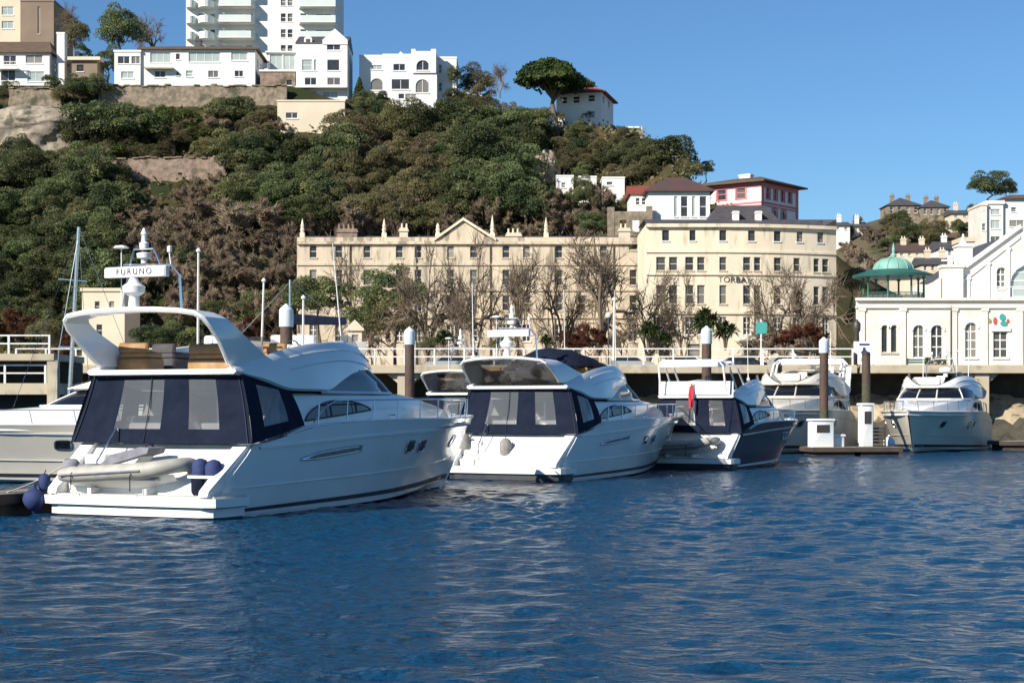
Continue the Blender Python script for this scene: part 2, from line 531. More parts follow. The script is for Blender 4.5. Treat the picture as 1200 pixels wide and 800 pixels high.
CREST = [(-140, 43.4), (-30, 43.2), (-20, 42.4), (-6, 41.5), (4, 41), (11, 40.5), (18, 38), (25, 28), (34, 24), (44, 17), (56, 12), (90, 7), (160, 5)]
CRY = [(-140, 238), (8, 236), (16, 230), (25, 210), (34, 205), (60, 205), (160, 205)]
PLAT = [(-140, 4.3), (-32, 4.3), (-24, 2.6), (-5, 2.6), (3, .5), (10, 1.5), (18, 0), (160, 0)]


def H_(x, y):
    """hill height"""
    c = pchip(CREST, x); y1 = pchip(CRY, x)
    t = min(1, max(0, (y - 190.0) / (y1 - 190.0)))
    t = t * (1.15 - .15 * t) if t < 1 else 1
    z = PZ - .6 + (c - PZ + .6) * t
    z += pchip(PLAT, x) * min(1, max(0, (y - y1 - 2.0) / 2.0))
    if y > y1 + 4: z += min(6, (y - y1 - 4) * .06)
    return z


def on_hill(px, py, dz=0.0, y0=190.0, y1=330.0):
    """the point of the hill surface seen at this place of the photograph (dz above the ground)"""
    Y = y0
    while Y < y1:
        x = X_(px, Y)
        if H_(x, Y) + dz >= Z_(py, Y): return x, Y, H_(x, Y)
        Y += .4
    return X_(px, 255), 255.0, H_(X_(px, 255), 255.0)


def make_hill():
    xs = np.arange(-130, 131, 2.0); ys = np.concatenate([np.arange(187, 262, 1.6), np.arange(262, 345, 6)])
    mb = MB()
    P = [[(x, y, H_(x, y) + (.5 * float(noise2(x, y, 1)) if 192 < y < 236 else 0) - (12 if y > 340 else 0)) for x in xs] for y in ys]
    mb.grid(P)
    return structure(mb.build('hill', 'hill_ground', smooth=180))


make_hill()


def make_far_hill():
    top = [(-200, 30), (60, 36), (80, 45), (97, 53), (125, 53), (150, 52), (200, 58), (320, 64)]
    P = []
    for y in np.arange(255, 640, 9.0):
        row = []
        for x in np.arange(-60, 330, 6.0):
            t = min(1, max(0, (y - 262) / 190)); t = t * t * (3 - 2 * t)
            xe = x * 450 / max(y, 300)
            z = 4.0 + (pchip(top, xe) - 6) * t + 1.2 * float(noise2(x * .4, y * .4, 4)) * t
            row.append((x, y, z))
        P.append(row)
    mb = MB(); mb.grid(P)
    return structure(mb.build('far_hillside', 'far_ground', smooth=180)), P


def FH_(x, y):
    top = [(-200, 30), (60, 36), (80, 45), (97, 53), (125, 53), (150, 52), (200, 58), (320, 64)]
    t = min(1, max(0, (y - 262) / 190)); t = t * t * (3 - 2 * t)
    return 4.0 + (pchip(top, x * 450 / max(y, 300)) - 6) * t


make_far_hill()

mb = MB(); mb.box(-260, 330, QY + 2.5, 200, PZ - .5, PZ)
structure(mb.build('promenade', 'paving'))
mb = MB(); mb.poly([(-3000, 200, PZ - .1), (3000, 200, PZ - .1), (3000, 5500, PZ - .1), (-3000, 5500, PZ - .1)])
structure(mb.build('ground', 'far_ground'))
mb = MB(); mb.poly([(-200, 136, PZ + .004), (300, 136, PZ + .004), (300, 144, PZ + .004), (-200, 144, PZ + .004)])
structure(mb.build('road', 'asphalt'))
mb = MB(); x = -100
while x < 120:
    mb.poly([(x, 139.93, PZ + .008), (x + 2, 139.93, PZ + .008), (x + 2, 140.07, PZ + .008), (x, 140.07, PZ + .008)]); x += 5
structure(mb.build('road_marking', 'line_paint'))
mb = MB(); mb.box(-200, 300, 135.7, 136, PZ, PZ + .12); mb.box(-200, 300, 144, 144.3, PZ, PZ + .12)
structure(mb.build('kerb', 'concrete'))


# quay: overhanging deck on piers, dark wall behind, rubble slope at its foot
def quay_stretch(x0, x1, label, piers):
    t = thing('quay_wall', label, 'quay', ((x0 + x1) / 2, QY, 0))
    w = (x1 - x0) / 2
    mb = MB(); mb.box(-w, w, 0, 2.5, 4.52, PZ); mb.box(-w, w, -.12, .35, 4.36, PZ - .06)
    mb.build('deck_edge', 'concrete', t)
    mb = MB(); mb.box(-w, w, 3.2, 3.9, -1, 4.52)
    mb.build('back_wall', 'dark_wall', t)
    for p in piers:
        px0 = p - (x0 + x1) / 2
        mb = MB(); mb.box(px0 - .42, px0 + .42, .1, 3.2, -.5, 4.36)
        # haunches under the beam
        for s in (-1, 1):
            mb.prism([(.42, 3.75), (.42, 4.36), (1.15, 4.36)], lambda a, b: (px0 + s * a, .3, b), lambda a, b: (px0 + s * a, 3.2, b))
        mb.build('pier', 'concrete', t)
    return t


quay_stretch(-34, 20.8, 'long concrete quay edge with dark void beneath the white railing', [-30, -18.5, -6.5, 5.5, 17.6])
quay_stretch(21, 62, 'concrete quay edge in front of the white pavilion with arched dark openings', [28.4, 41, 54])


def rubble_bank():
    rs = np.random.RandomState(5)
    P = []
    xs = np.arange(-34, 62, .45)
    for k, (yy, zz) in enumerate([(3.2, 3.05), (2.6, 2.85), (1.9, 2.45), (1.2, 2.0), (.6, 1.6), (.1, 1.2), (-.4, .75), (-.9, .3), (-1.6, -.6)]):
        P.append([(x, QY + yy + rs.randn() * .1, zz + .22 * float(noise2(x * 2.2, yy * 3, 3)) + rs.randn() * .07) for x in xs])
    mb = MB(); mb.grid(P)
    mb.m = [1 if (i // (len(xs) - 1)) >= 4 else 0 for i in range(len(mb.f))]
    return mb


o = rubble_bank().build('rubble_slope', ['rubble', 'weed'], smooth=25)
structure(o)


def railing(x0, x1, y, z, h, label, step=2.0, rails=(1.0, .55), post=.045, rz=0, group=None, railr=.03):
    t = thing('railing', label, 'railing', (x0, y, z), rz, group)
    L = x1 - x0
    n = int(L / step)
    for i in range(n + 1):
        mb = MB(); mb.box(i * L / n - post, i * L / n + post, -post, post, 0, h)
        mb.build('post', 'rail_paint', t)
    for rr in rails:
        mb = MB(); mb.box(0, L, -railr, railr, h * rr - railr * 1.3, h * rr + railr * 1.3)
        mb.build('rail', 'rail_paint', t)
    return t


railing(-30, 20.6, QY + .25, PZ, 1.0, 'long white railing along the quay edge before the beige terraces', step=1.75, rails=(.98, .5), post=.05)

# upper walkway and lower walkway of the pier head on the left
t = thing('pier_walkway', 'two level concrete walkway with white rails at the left edge', 'pier', (-27, 84, 0))
mb = MB(); mb.box(-14, 4.45, 0, 6, 4.62, 4.95); mb.build('upper_deck', 'concrete', t)
mb = MB(); mb.box(-14, 4.5, .2, 6, 2.95, 3.5); mb.build('lower_deck', 'concrete', t)
mb = MB(); mb.box(4.1, 4.6, .05, .55, -1, 4.62); mb.build('pillar', 'concrete', t)
mb = MB(); mb.box(-8.2, -7.8, .25, .65, -1, 4.62); mb.build('pillar', 'concrete', t)
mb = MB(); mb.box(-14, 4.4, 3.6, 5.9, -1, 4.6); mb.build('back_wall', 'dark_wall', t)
for zz, y0, x1 in ((4.95, .12, 4.3), (3.5, .32, 4.05)):
    for i in range(9):
        mb = MB(); xx = x1 - .1 - i * 2.0; mb.box(xx - .05, xx + .05, y0 - .05, y0 + .05, zz, zz + .92); mb.build('post', 'rail_paint', t)
    for hh in (.5, .9):
        mb = MB(); mb.box(-14, x1 - .04, y0 - .03, y0 + .03, zz + hh - .035, zz + hh + .035); mb.build('rail', 'rail_paint', t)


# ------------------------------------------------------------------ buildings
def facade(mb, mp, W, z0, z1, ops, depth=.18, mi=0, nseg=1):
    """wall of width W with real openings. ops: (u0, u1, za, zb, kind)"""
    us = {0.0, W}; zs = {z0, z1}
    for k in range(1, nseg): us.add(W * k / nseg)
    for o in ops:
        us |= {o[0], o[1]}; zs |= {o[2], o[3]}
    us = sorted(us); zs = sorted(zs)
    def dedupe(a):
        r = [a[0]]
        for q in a[1:]:
            if q - r[-1] > 1e-4: r.append(q)
        return r
    us, zs = dedupe(us), dedupe(zs)
    for i in range(len(us) - 1):
        for j in range(len(zs) - 1):
            uc, zc = (us[i] + us[i + 1]) / 2, (zs[j] + zs[j + 1]) / 2
            if any(o[0] < uc < o[1] and o[2] < zc < o[3] for o in ops): continue
            mb.poly([mp(us[i], zs[j], 0), mp(us[i + 1], zs[j], 0), mp(us[i + 1], zs[j + 1], 0), mp(us[i], zs[j + 1], 0)], mi)
    for o in ops:
        u0, u1, a, b = o[:4]
        arch = o[4].startswith('arch')
        if arch:
            r = (u1 - u0) / 2; rh = min(r, (b - a) * .6); uc = (u0 + u1) / 2
            arc = [(uc - r * math.cos(math.pi * k / 8), b - rh + rh * math.sin(math.pi * k / 8)) for k in range(9)]
            for k in range(8):
                c = (u0, b) if k < 4 else (u1, b)
                mb.poly([mp(*arc[k], 0), mp(*c, 0), mp(*arc[k + 1], 0)], mi)
            mb.poly([mp(*arc[4], 0), mp(u0, b, 0), mp(u1, b, 0)], mi)
            loop = [(u0, a)] + arc + [(u1, a)]
        else:
            loop = [(u0, a), (u0, b), (u1, b), (u1, a)]
        n = len(loop)
        for k in range(n):
            p, q = loop[k], loop[(k + 1) % n]
            mb.poly([mp(*p, 0), mp(*q, 0), mp(*q, -depth), mp(*p, -depth)], mi)


def window(root, mp, o, depth=.18):
    """frame with glazing bars set back in its opening, with the pane behind"""
    u0, u1, a, b, kind = o[:5]
    fr = o[5] if len(o) > 5 else 'frame_white'
    gl = o[6] if len(o) > 6 else 'pane'
    d = -depth + .02
    w = .06 if (u1 - u0) < 1.3 else .08
    mb = MB()
    mb.mbox(mp, u0, u0 + w, a, b, d, d + .07); mb.mbox(mp, u1 - w, u1, a, b, d, d + .07)
    mb.mbox(mp, u0 + w, u1 - w, a, a + w, d, d + .07); mb.mbox(mp, u0 + w, u1 - w, b - w, b, d, d + .07)
    style = kind.split('_')[-1]
    if style == 'sash':
        mb.mbox(mp, u0 + w, u1 - w, (a + b) / 2 - .04, (a + b) / 2 + .04, d, d + .06)
    elif style == 'cross':
        mb.mbox(mp, (u0 + u1) / 2 - .04, (u0 + u1) / 2 + .04, a + w, b - w, d, d + .06)
        nb = 3 if b - a > 2.5 else 2
        for k in range(1, nb + 1):
            zz = a + (b - a) * k / (nb + 1)
            mb.mbox(mp, u0 + w, u1 - w, zz - .04, zz + .04, d, d + .055)
    elif style == 'wide':
        n = max(2, round((u1 - u0) / 1.1))
        for k in range(1, n):
            uu = u0 + (u1 - u0) * k / n
            mb.mbox(mp, uu - .035, uu + .035, a + w, b - w, d, d + .06)
    f = mb.build('window', fr, root)
    pm = MB(); pm.poly([mp(u0 + .01, a + .01, d + .02), mp(u1 - .01, a + .01, d + .02), mp(u1 - .01, b - .01, d + .02), mp(u0 + .01, b - .01, d + .02)])
    p = pm.build('pane', gl, f, recalc=False)
    sill = MB(); sill.mbox(mp, u0 - .08, u1 + .08, a - .12, a - .003, -.04, .09)
    sill.build('sill', 'frame_cream' if fr == 'frame_cream' else fr if fr != 'frame_dark' else 'frame_white', f)
    return f


def roof_mb(kind, W, D, Hh, rise, ov=.35, inset=None):
    mb = MB()
    x0, x1, y0, y1 = -ov, W + ov, -ov, D + ov
    if kind == 'hip':
        ins = min(D / 2 + ov, W / 2 - .05 + ov) if inset is None else inset
        a = [(x0, y0, Hh), (x1, y0, Hh), (x1, y1, Hh), (x0, y1, Hh)]
        e = [(x0, y0, Hh - .18), (x1, y0, Hh - .18), (x1, y1, Hh - .18), (x0, y1, Hh - .18)]
        r0, r1 = (x0 + ins, (y0 + y1) / 2, Hh + rise), (x1 - ins, (y0 + y1) / 2, Hh + rise)
        mb.poly([a[0], a[1], r1, r0]); mb.poly([a[1], a[2], r1]); mb.poly([a[2], a[3], r0, r1]); mb.poly([a[3], a[0], r0])
        for k in range(4): mb.poly([e[k], e[(k + 1) % 4], a[(k + 1) % 4], a[k]])
        mb.poly(e[::-1])
    elif kind == 'gable':                   # ridge along x
        ym = (y0 + y1) / 2
        mb.prism([(y0, Hh - .18), (y1, Hh - .18), (y1, Hh), (ym, Hh + rise), (y0, Hh)], lambda p, q: (x0, p, q), lambda p, q: (x1, p, q))
    elif kind == 'gable_front':             # ridge along y
        xm = (x0 + x1) / 2
        mb.prism([(x0, Hh - .18), (x1, Hh - .18), (x1, Hh), (xm, Hh + rise), (x0, Hh)], lambda p, q: (p, y0, q), lambda p, q: (p, y1, q))
    elif kind == 'flat':
        mb.box(-ov, W + ov, -ov, D + ov, Hh - .02, Hh + rise)
    return mb


def building(name, label, cat, loc, rz, W, D, Hh, front=(), right=(), left=(), roof=('flat', .3, 'white_render'), wall='white_render',
             ov=.35, base=2.0, group=None, depth=.18, parapet=0, chimneys=(), inset=None):
    t = thing(name, label, cat, loc, rz, group)
    mpf = lambda u, z, d: (u, -d, z)
    mpr = lambda u, z, d: (W + d, u, z)
    mpl = lambda u, z, d: (-d, D - u, z)
    mb = MB()
    facade(mb, mpf, W, -base, Hh, front, depth); facade(mb, mpr, D, -base, Hh, right, depth); facade(mb, mpl, D, -base, Hh, left, depth)
    mb.poly([(W, D, -base), (0, D, -base), (0, D, Hh), (W, D, Hh)])
    if roof[0] == 'flat' or parapet:
        mb.poly([(0, 0, Hh - .3), (W, 0, Hh - .3), (W, D, Hh - .3), (0, D, Hh - .3)])
    mb.build('wall', wall, t)
    for mp, ops in ((mpf, front), (mpr, right), (mpl, left)):
        for o in ops: window(t, mp, o, depth)
    rf = roof_mb(roof[0], W, D, Hh, roof[1], ov, inset).build('roof', roof[2], t)
    for (cx, cy, w, d, z0, z1, cm) in chimneys:
        mb = MB(); mb.box(cx - w / 2, cx + w / 2, cy - d / 2, cy + d / 2, z0, z1); mb.box(cx - w / 2 - .08, cx + w / 2 + .08, cy - d / 2 - .08, cy + d / 2 + .08, z1 - .35, z1 - .15)
        n = max(1, int(w / .45))
        for k in range(n): mb.lathe([(.13, z1), (.11, z1 + .45)], (cx - w / 2 + w * (k + .5) / n, cy, 0), 8)
        mb.build('chimney', cm, rf)
    return t


def conv(px0, pyb, Y):
    """photo pixels -> metres along and above a facade whose lower left corner is at (px0, pyb), depth Y"""
    return lambda a, b, c, d, *k: ((a - px0) / F * Y, (b - px0) / F * Y, (pyb - d) / F * Y, (pyb - c) / F * Y, *k)


# --- right block of the terrace: four storeys, gently curved front
YR = 165.0
def terrace_right():
    x0, x1 = X_(757, YR), X_(986, YR)
    W = x1 - x0
    t = thing('terrace_house', 'four storey cream stone terrace block with curved front behind bare trees', 'building', (x0, YR, PZ))
    hh = Z_(263, YR) - PZ
    def mp(u, z, d):
        s = u / W
        k = 2.6 * max(0, s - .35) ** 2 / .42
        return (u, k - d, z)
    c = conv(757, 475 + (EYE - PZ) / YR * F, YR)
    ops = []
    for a, b in ((776, 784), (808, 815), (843, 851), (877, 885), (908, 916), (936, 943), (962, 969)):
        ops.append(c(a, b, 270, 282, 'rect_sash', 'frame_dark'))
    pairs = [(769, 780), (784, 794), (803, 813), (817, 826), (843, 851.5), (871, 880), (884, 892), (908, 917), (932, 940), (957, 964), (968, 976)]
    for a, b in pairs:
        ops.append(c(a, b, 301, 317, 'rect_sash', 'frame_cream'))
        ops.append(c(a, b, 334, 356, 'rect_sash', 'frame_cream'))
        ops.append(c(a, b, 371, 392, 'rect_cross', 'frame_white'))
    for a, b in ((772, 784), (806, 820), (872, 890), (934, 944), (960, 974)):
        ops.append(c(a, b, 403, 417, 'rect_sash', 'frame_dark'))
    mb = MB(); facade(mb, mp, W, -.5, hh, ops, .22, nseg=14)
    mpr = lambda u, z, d: (W + d, mp(W, 0, 0)[1] + u, z)
    D = 11
    facade(mb, mpr, D - 2.6, -.5, hh, [], .2)
    mb.poly([(0, 0, -.5), (0, D, -.5), (0, D, hh), (0, 0, hh)])
    mb.poly([(0, D, -.5), (W, D, -.5), (W, D, hh), (0, D, hh)])
    mb.build('wall', 'terrace_stone', t)
    for o in ops: window(t, mp, o, .22)
    def course(za, zb, d, name):
        m2 = MB(); n = 14
        for i in range(n): m2.mbox(mp, W * i / n, W * (i + 1) / n, za, zb, -.02, d)
        m2.build(name, 'terrace_stone', t)
    course(hh - .28, hh + .05, .35, 'cornice')
    c1 = lambda py: (475 + (EYE - PZ) / YR * F - py) / F * YR
    course(c1(296), c1(293.5), .14, 'string_course'); course(c1(322.3), c1(320.3), .16, 'string_course'); course(c1(368), c1(365), .18, 'string_course')
    m2 = MB()
    P = [[(mp(W * i / 14, 0, 0)[0], mp(W * i / 14, 0, -.1)[1], hh + .06) for i in range(15)], [(W * i / 14, 2.6, hh + .75) for i in range(15)], [(W * i / 14, D, hh + .8) for i in range(15)]]
    m2.grid(P); m2.build('roof', 'slate', t)
    # dark mansard with two white chimneys
    m2 = MB(); ax0, ax1 = (832 - 757) / F * YR, (908 - 757) / F * YR
    m2.prism([(ax0, 2.7), (ax1 + 1.2, 2.7), (ax1 - .5, 4.4), (ax0 + 1.2, 4.4)], lambda p, q: (p, 3.2, hh + q - 2.2), lambda p, q: (p, 9, hh + q - 2.2))
    rf = m2.build('mansard_roof', 'slate', t)
    for px in (866, 893):
        m2 = MB(); u = (px - 757) / F * YR; m2.box(u - .3, u + .3, 2.2, 2.9, hh + .5, hh + 1.55); m2.box(u - .36, u + .36, 2.14, 2.96, hh + 1.35, hh + 1.45); m2.build('chimney', 'white_render', rf)
    # raised letters on the front
    u = (861 - 757) / F * YR
    lettering('lettering', 'TORBAY', .78, 'letter', t, Matrix.Translation((u, mp(u, 0, .04)[1], c1(328))) @ Matrix.Rotation(R(90), 4, 'X'), .03, 1.08)
    # entrance canopy and steps
    m2 = MB(); u0 = (865 - 757) / F * YR; m2.mbox(mp, u0, u0 + 2.6, c1(399), c1(396), -.02, .9); m2.build('porch_roof', 'white_render', t)
    return t


terrace_right()

YL = 180.0
def terrace_left():
    x0, x1 = X_(348, YL), X_(760, YL)
    W = x1 - x0
    t = thing('terrace_house', 'long weathered cream terrace with arched top windows and central pediment', 'building', (x0, YL, PZ))
    base = 475 + (EYE - PZ) / YL * F
    hh = (base - 283) / F * YL
    c = conv(348, base, YL)
    c1 = lambda py: (base - py) / F * YL
    def mp(u, z, d): return (u, -d, z)
    ops = []
    cols = [367, 397, 430, 468, 490, 528, 555, 593, 617, 655, 682, 707]
    for p in cols:
        ops.append(c(p - 4.2, p + 4.2, 287, 302, 'arch_sash', 'frame_cream'))
    for p in cols + [742]:
        ops.append(c(p - 4.2, p + 4.2, 316, 334, 'rect_sash', 'frame_cream'))
        ops.append(c(p - 4.2, p + 4.2, 346, 364, 'rect_sash', 'frame_cream'))
        ops.append(c(p - 4.5, p + 4.5, 380, 400, 'rect_cross', 'frame_white'))
    for a, b in ((737, 747),):
        ops.append(c(a, b, 280, 293, 'rect_sash', 'frame_cream'))
    mb = MB(); facade(mb, mp, W, -.5, hh, ops, .22)
    D = 11
    mb.poly([(0, 0, -.5), (0, D, -.5), (0, D, hh), (0, 0, hh)]); mb.poly([(W, 0, -.5), (W, D, -.5), (W, D, hh), (W, 0, hh)]); mb.poly([(0, D, -.5), (W, D, -.5), (W, D, hh), (0, D, hh)])
    mb.build('wall', 'terrace_stone_grey', t)
    for o in ops: window(t, mp, o, .22)
    m2 = MB(); m2.mbox(mp, 0, W, hh + .002, c1(278), -.4, .04); m2.build('parapet', 'terrace_stone_grey', t)
    for u in (5.6, 12.6, 20.4, 27.2, 33.4):
        m2 = MB(); m2.tube([(u, -.1, 0), (u, -.1, hh - .4)], .07, 6); m2.build('downpipe', 'frame_dark', t)
    for za, zb, d, nm in ((hh - .3, hh, .32, 'cornice'), (c1(311), c1(308.5), .15, 'string_course'), (c1(341), c1(339), .15, 'string_course'), (c1(373), c1(370), .18, 'string_course')):
        m2 = MB(); m2.mbox(mp, 0, W, za, zb, -.02, d); m2.build(nm, 'terrace_stone_grey', t)
    m2 = MB(); m2.prism([(0.2, 0), (D, 0), (D, .3), (D / 2, 1.1)], lambda p, q: (0, p, hh + .02 + q), lambda p, q: (W, p, hh + .02 + q))
    rf = m2.build('roof', 'slate', t)
    # pediment
    ua, ub, um = (512 - 348) / F * YL, (578 - 348) / F * YL, (543 - 348) / F * YL
    zt = c1(260) - hh
    m2 = MB(); m2.prism([(ua, 0), (ub, 0), (um, zt)], lambda p, q: (p, -.2, hh + q + .002), lambda p, q: (p, 2.2, hh + q + .002))
    pd = m2.build('pediment', 'terrace_stone_grey', t)
    m2 = MB()
    for (a, b) in (((ua - .3, .02), (um, zt + .12)), ((um, zt + .12), (ub + .3, .02))):
        m2.prism([(a[0], a[1]), (b[0], b[1]), (b[0], b[1] + .3), (a[0], a[1] + .3)], lambda p, q: (p, -.45, hh + q), lambda p, q: (p, .3, hh + q))
    m2.build('raking_cornice', 'terrace_stone', pd)
    # finials and chimneys
    for px, top in ((354, 256), (450, 256), (513, 261), (577, 252), (640, 254)):
        u = (px - 348) / F * YL
        m2 = MB(); m2.box(u - .26, u + .26, .1, .6, hh, hh + .9); m2.lathe([(.3, .9), (.18, 1.0), (.24, 1.3), (.16, 1.5), (.2, 1.65), (.03, c1(top) - hh)], (u, .35, hh), 8)
        m2.build('finial', 'terrace_stone', t)
    for px, w, top in ((402, 2.2, 263), (470, .9, 262), (602, 1.6, 268), (735, 1.2, 262)):
        u = (px - 348) / F * YL
        m2 = MB(); m2.box(u - w / 2, u + w / 2, 4.2, 5.2, hh, c1(top)); m2.box(u - w / 2 - .1, u + w / 2 + .1, 4.1, 5.3, c1(top) - .4, c1(top) - .2)
        for k in range(max(2, int(w / .5))): m2.lathe([(.13, 0), (.1, .5)], (u - w / 2 + .25 + k * .5, 4.7, c1(top)), 8)
        m2.build('chimney', 'cream_render' if px != 402 else 'pink_stone', rf)
    return t


terrace_left()

# --- pavilion at the right, with bandstand dome, and the gabled hall behind its roof terrace
YP = 125.0
def pavilion():
    x0 = X_(1003, YP); W = 30.0; D = 16
    t = thing('pavilion', 'long low white pavilion with arched windows and roof terrace by the quay', 'building', (x0, YP, PZ))
    base = 475 + (EYE - PZ) / YP * F
    c = conv(1003, base, YP); c1 = lambda py: (base - py) / F * YP
    hh = c1(350)
    mp = lambda u, z, d: (u, -d, z)
    mpl = lambda u, z, d: (3.6 * (D - u) / D - d, D - u, z)
    ops = [c(1033, 1040.5, 381, 413, 'arch_plain', 'frame_cream', 'pane'), c(1044, 1051.5, 381, 413, 'arch_plain', 'frame_cream', 'pane'),
           c(1070, 1083, 381, 419, 'arch_cross'), c(1091, 1105, 381, 419, 'arch_cross'), c(1131, 1145, 378, 419, 'arch_cross'),
           c(1164, 1181, 388, 419, 'rect_cross'), c(1213, 1227, 380, 419, 'arch_cross'), c(1250, 1264, 380, 419, 'arch_cross')]
    lops = [(2, 3.2, .6, 2.9, 'arch_cross'), (5, 6.2, .6, 2.9, 'arch_cross'), (9, 10.2, .6, 2.9, 'arch_cross')]
    mb = MB(); facade(mb, mp, W, -.4, hh, ops, .2); facade(mb, mpl, D, -.4, hh, lops, .2)
    mb.poly([(W, 0, -.4), (W, D, -.4), (W, D, hh), (W, 0, hh)]); mb.poly([(3.6, D, -.4), (W, D, -.4), (W, D, hh), (3.6, D, hh)])
    mb.poly([(0, 0, hh - .35), (W, 0, hh - .35), (W, D, hh - .35), (3.6, D, hh - .35)])
    mb.build('wall', 'pavilion_white', t)
    for o in ops: window(t, mp, o, .2)
    for o in lops: window(t, mpl, o, .2)
    for o in ops:                                   # moulded surround over the arches
        if not o[4].startswith('arch'): continue
        u0, u1, a, b = o[:4]; r = (u1 - u0) / 2; uc = (u0 + u1) / 2; rh = min(r, (b - a) * .6)
        m2 = MB()
        for k in range(10):
            t0, t1 = math.pi * k / 10, math.pi * (k + 1) / 10
            q = [(uc - rr * math.cos(tt), b - rh + (rh + rr - r) * math.sin(tt)) for tt, rr in ((t0, r + .02), (t1, r + .02), (t1, r + .16), (t0, r + .16))]
            m2.prism(q, lambda p, z: mp(p, z, .002), lambda p, z: mp(p, z, .07))
        m2.build('arch_moulding', 'white_render', t)
    for za, zb, d, nm in ((hh - .14, hh + .06, .28, 'cornice'), (c1(361), c1(358.5), .16, 'string_course'), (-.02, .35, .12, 'plinth')):
        m2 = MB(); m2.mbox(mp, -.05, W, za, zb, -.02, d); m2.build(nm, 'pavilion_white', t)
    for px in (1010, 1058, 1118, 1154, 1195, 1240):
        u = (px - 1003) / F * YP
        m2 = MB(); m2.mbox(mp, u - .2, u + .2, .35, c1(361), -.02, .1); m2.mbox(mp, u - .28, u + .28, c1(361) - .22, c1(361) - .005, -.02, .14); m2.build('pilaster', 'pavilion_white', t)
    m2 = MB(); m2.tube([((1114 - 1003) / F * YP, -.12, .1), ((1114 - 1003) / F * YP, -.12, hh - .5)], .05); m2.build('drainpipe', 'frame_dark', t)
    # coloured emblem over the shop front, made of soft ovals, and the white fascia under it
    for px, py, w, h, mm in ((1153, 376, 2.2, 5, 'sign_purple'), (1159.5, 376, 4, 5.5, 'sign_olive'), (1166, 376, 4.5, 9, 'sign_red'), (1174.5, 371.5, 7, 8, 'sign_teal'), (1176, 379, 8, 6, 'sign_teal'), (1181, 376, 3, 5, 'sign_red')):
        m2 = MB(); ww, h2 = w / F * YP / 2, h / F * YP / 2; u, z = (px - 1003) / F * YP, c1(py)
        m2.prism([(u + ww * math.cos(a), z + h2 * math.sin(a)) for a in [2 * math.pi * k / 12 for k in range(12)]], lambda p, q: mp(p, q, .003), lambda p, q: mp(p, q, .06 + .01 * (mm == 'sign_teal') + .012 * (py > 378)))
        m2.build('wall_emblem', mm, t)
    m2 = MB(); m2.mbox(mp, (1161 - 1003) / F * YP, (1184 - 1003) / F * YP, c1(388), c1(384), .003, .12); m2.build('fascia', 'white_plastic', t)
    # roof terrace rail
    m2 = MB()
    for i in range(16): m2.box(9 + i * 1.3 - .03, 9 + i * 1.3 + .03, .35, .41, hh, hh + .9)
    m2.box(9, 28.5, .33, .43, hh + .86, hh + .94)
    m2.build('terrace_rail', 'rail_paint', t)
    return t, hh


pv, PVH = pavilion()
PVZ = PZ + PVH

def bandstand():
    cx, cy = X_(1047, YP + 4.2), YP + 4.2
    z0 = PVZ - .34
    t = thing('bandstand', 'round bandstand with pale green copper dome on the pavilion roof', 'bandstand', (cx, cy, z0))
    s = (YP + 4.2) / F
    ze = Z_(322, YP + 4.2) - z0; zd = Z_(296, YP + 4.2) - z0
    re = 47 * s; rd = 23.5 * s
    mb = MB(); mb.lathe([(re, ze - .22), (re + .05, ze - .05), (rd + .35, ze + .32), (rd + .1, ze + .36)], n=24); mb.build('eaves', 'dark_green_paint', t, smooth=30)
    mb = MB(); prof = [(rd + .12, ze + .34)]
    for k in range(9):
        a = k / 8 * 1.45
        prof.append((rd * math.cos(a) ** .9, ze + .36 + (zd - ze - .75) * math.sin(a)))
    prof.append((.12, zd - .3))
    mb.lathe(prof, n=24); dm = mb.build('dome', 'copper', t, smooth=50)
    mb = MB()
    for k in range(12):
        a = 2 * math.pi * k / 12
        mb.tube([(r * 1.01 * math.cos(a), r * 1.01 * math.sin(a), z) for r, z in prof[1:-1]], .045, 5)
    mb.build('rib', 'copper', dm)
    mb = MB(); mb.lathe([(.2, zd - .38), (.25, zd - .2), (.08, zd), (.12, zd + .2), (.02, zd + .75)], n=8); mb.build('finial', 'copper', dm)
    for k in range(8):
        a = 2 * math.pi * (k + .5) / 8
        mb = MB(); r = re - 12 * s; mb.lathe([(.16, 0), (.16, .3), (.085, .4), (.075, ze - .4), (.2, ze - .2)], (r * math.cos(a), r * math.sin(a), 0), 8); mb.build('column', 'dark_green_paint', t, smooth=40)
    mb = MB(); r = re - 12 * s
    for k in range(32):
        a = 2 * math.pi * k / 32; mb.tube([(r * math.cos(a), r * math.sin(a), .1), (r * math.cos(a), r * math.sin(a), .95)], .025, 4)
    for zz in (.15, .95): mb.tube([(r * math.cos(2 * math.pi * k / 32), r * math.sin(2 * math.pi * k / 32), zz) for k in range(33)], .035, 4)
    mb.build('balustrade', 'dark_green_paint', t)
    # glazed screens between the columns
    mb = MB()
    for k in range(8):
        a, b = 2 * math.pi * (k + .53) / 8, 2 * math.pi * (k + 1.47) / 8
        mb.poly([(r * math.cos(a), r * math.sin(a), 0), (r * math.cos(b), r * math.sin(b), 0), (r * math.cos(b), r * math.sin(b), .85), (r * math.cos(a), r * math.sin(a), .85)])
    mb.build('screen', 'vinyl', t, recalc=False)


bandstand()

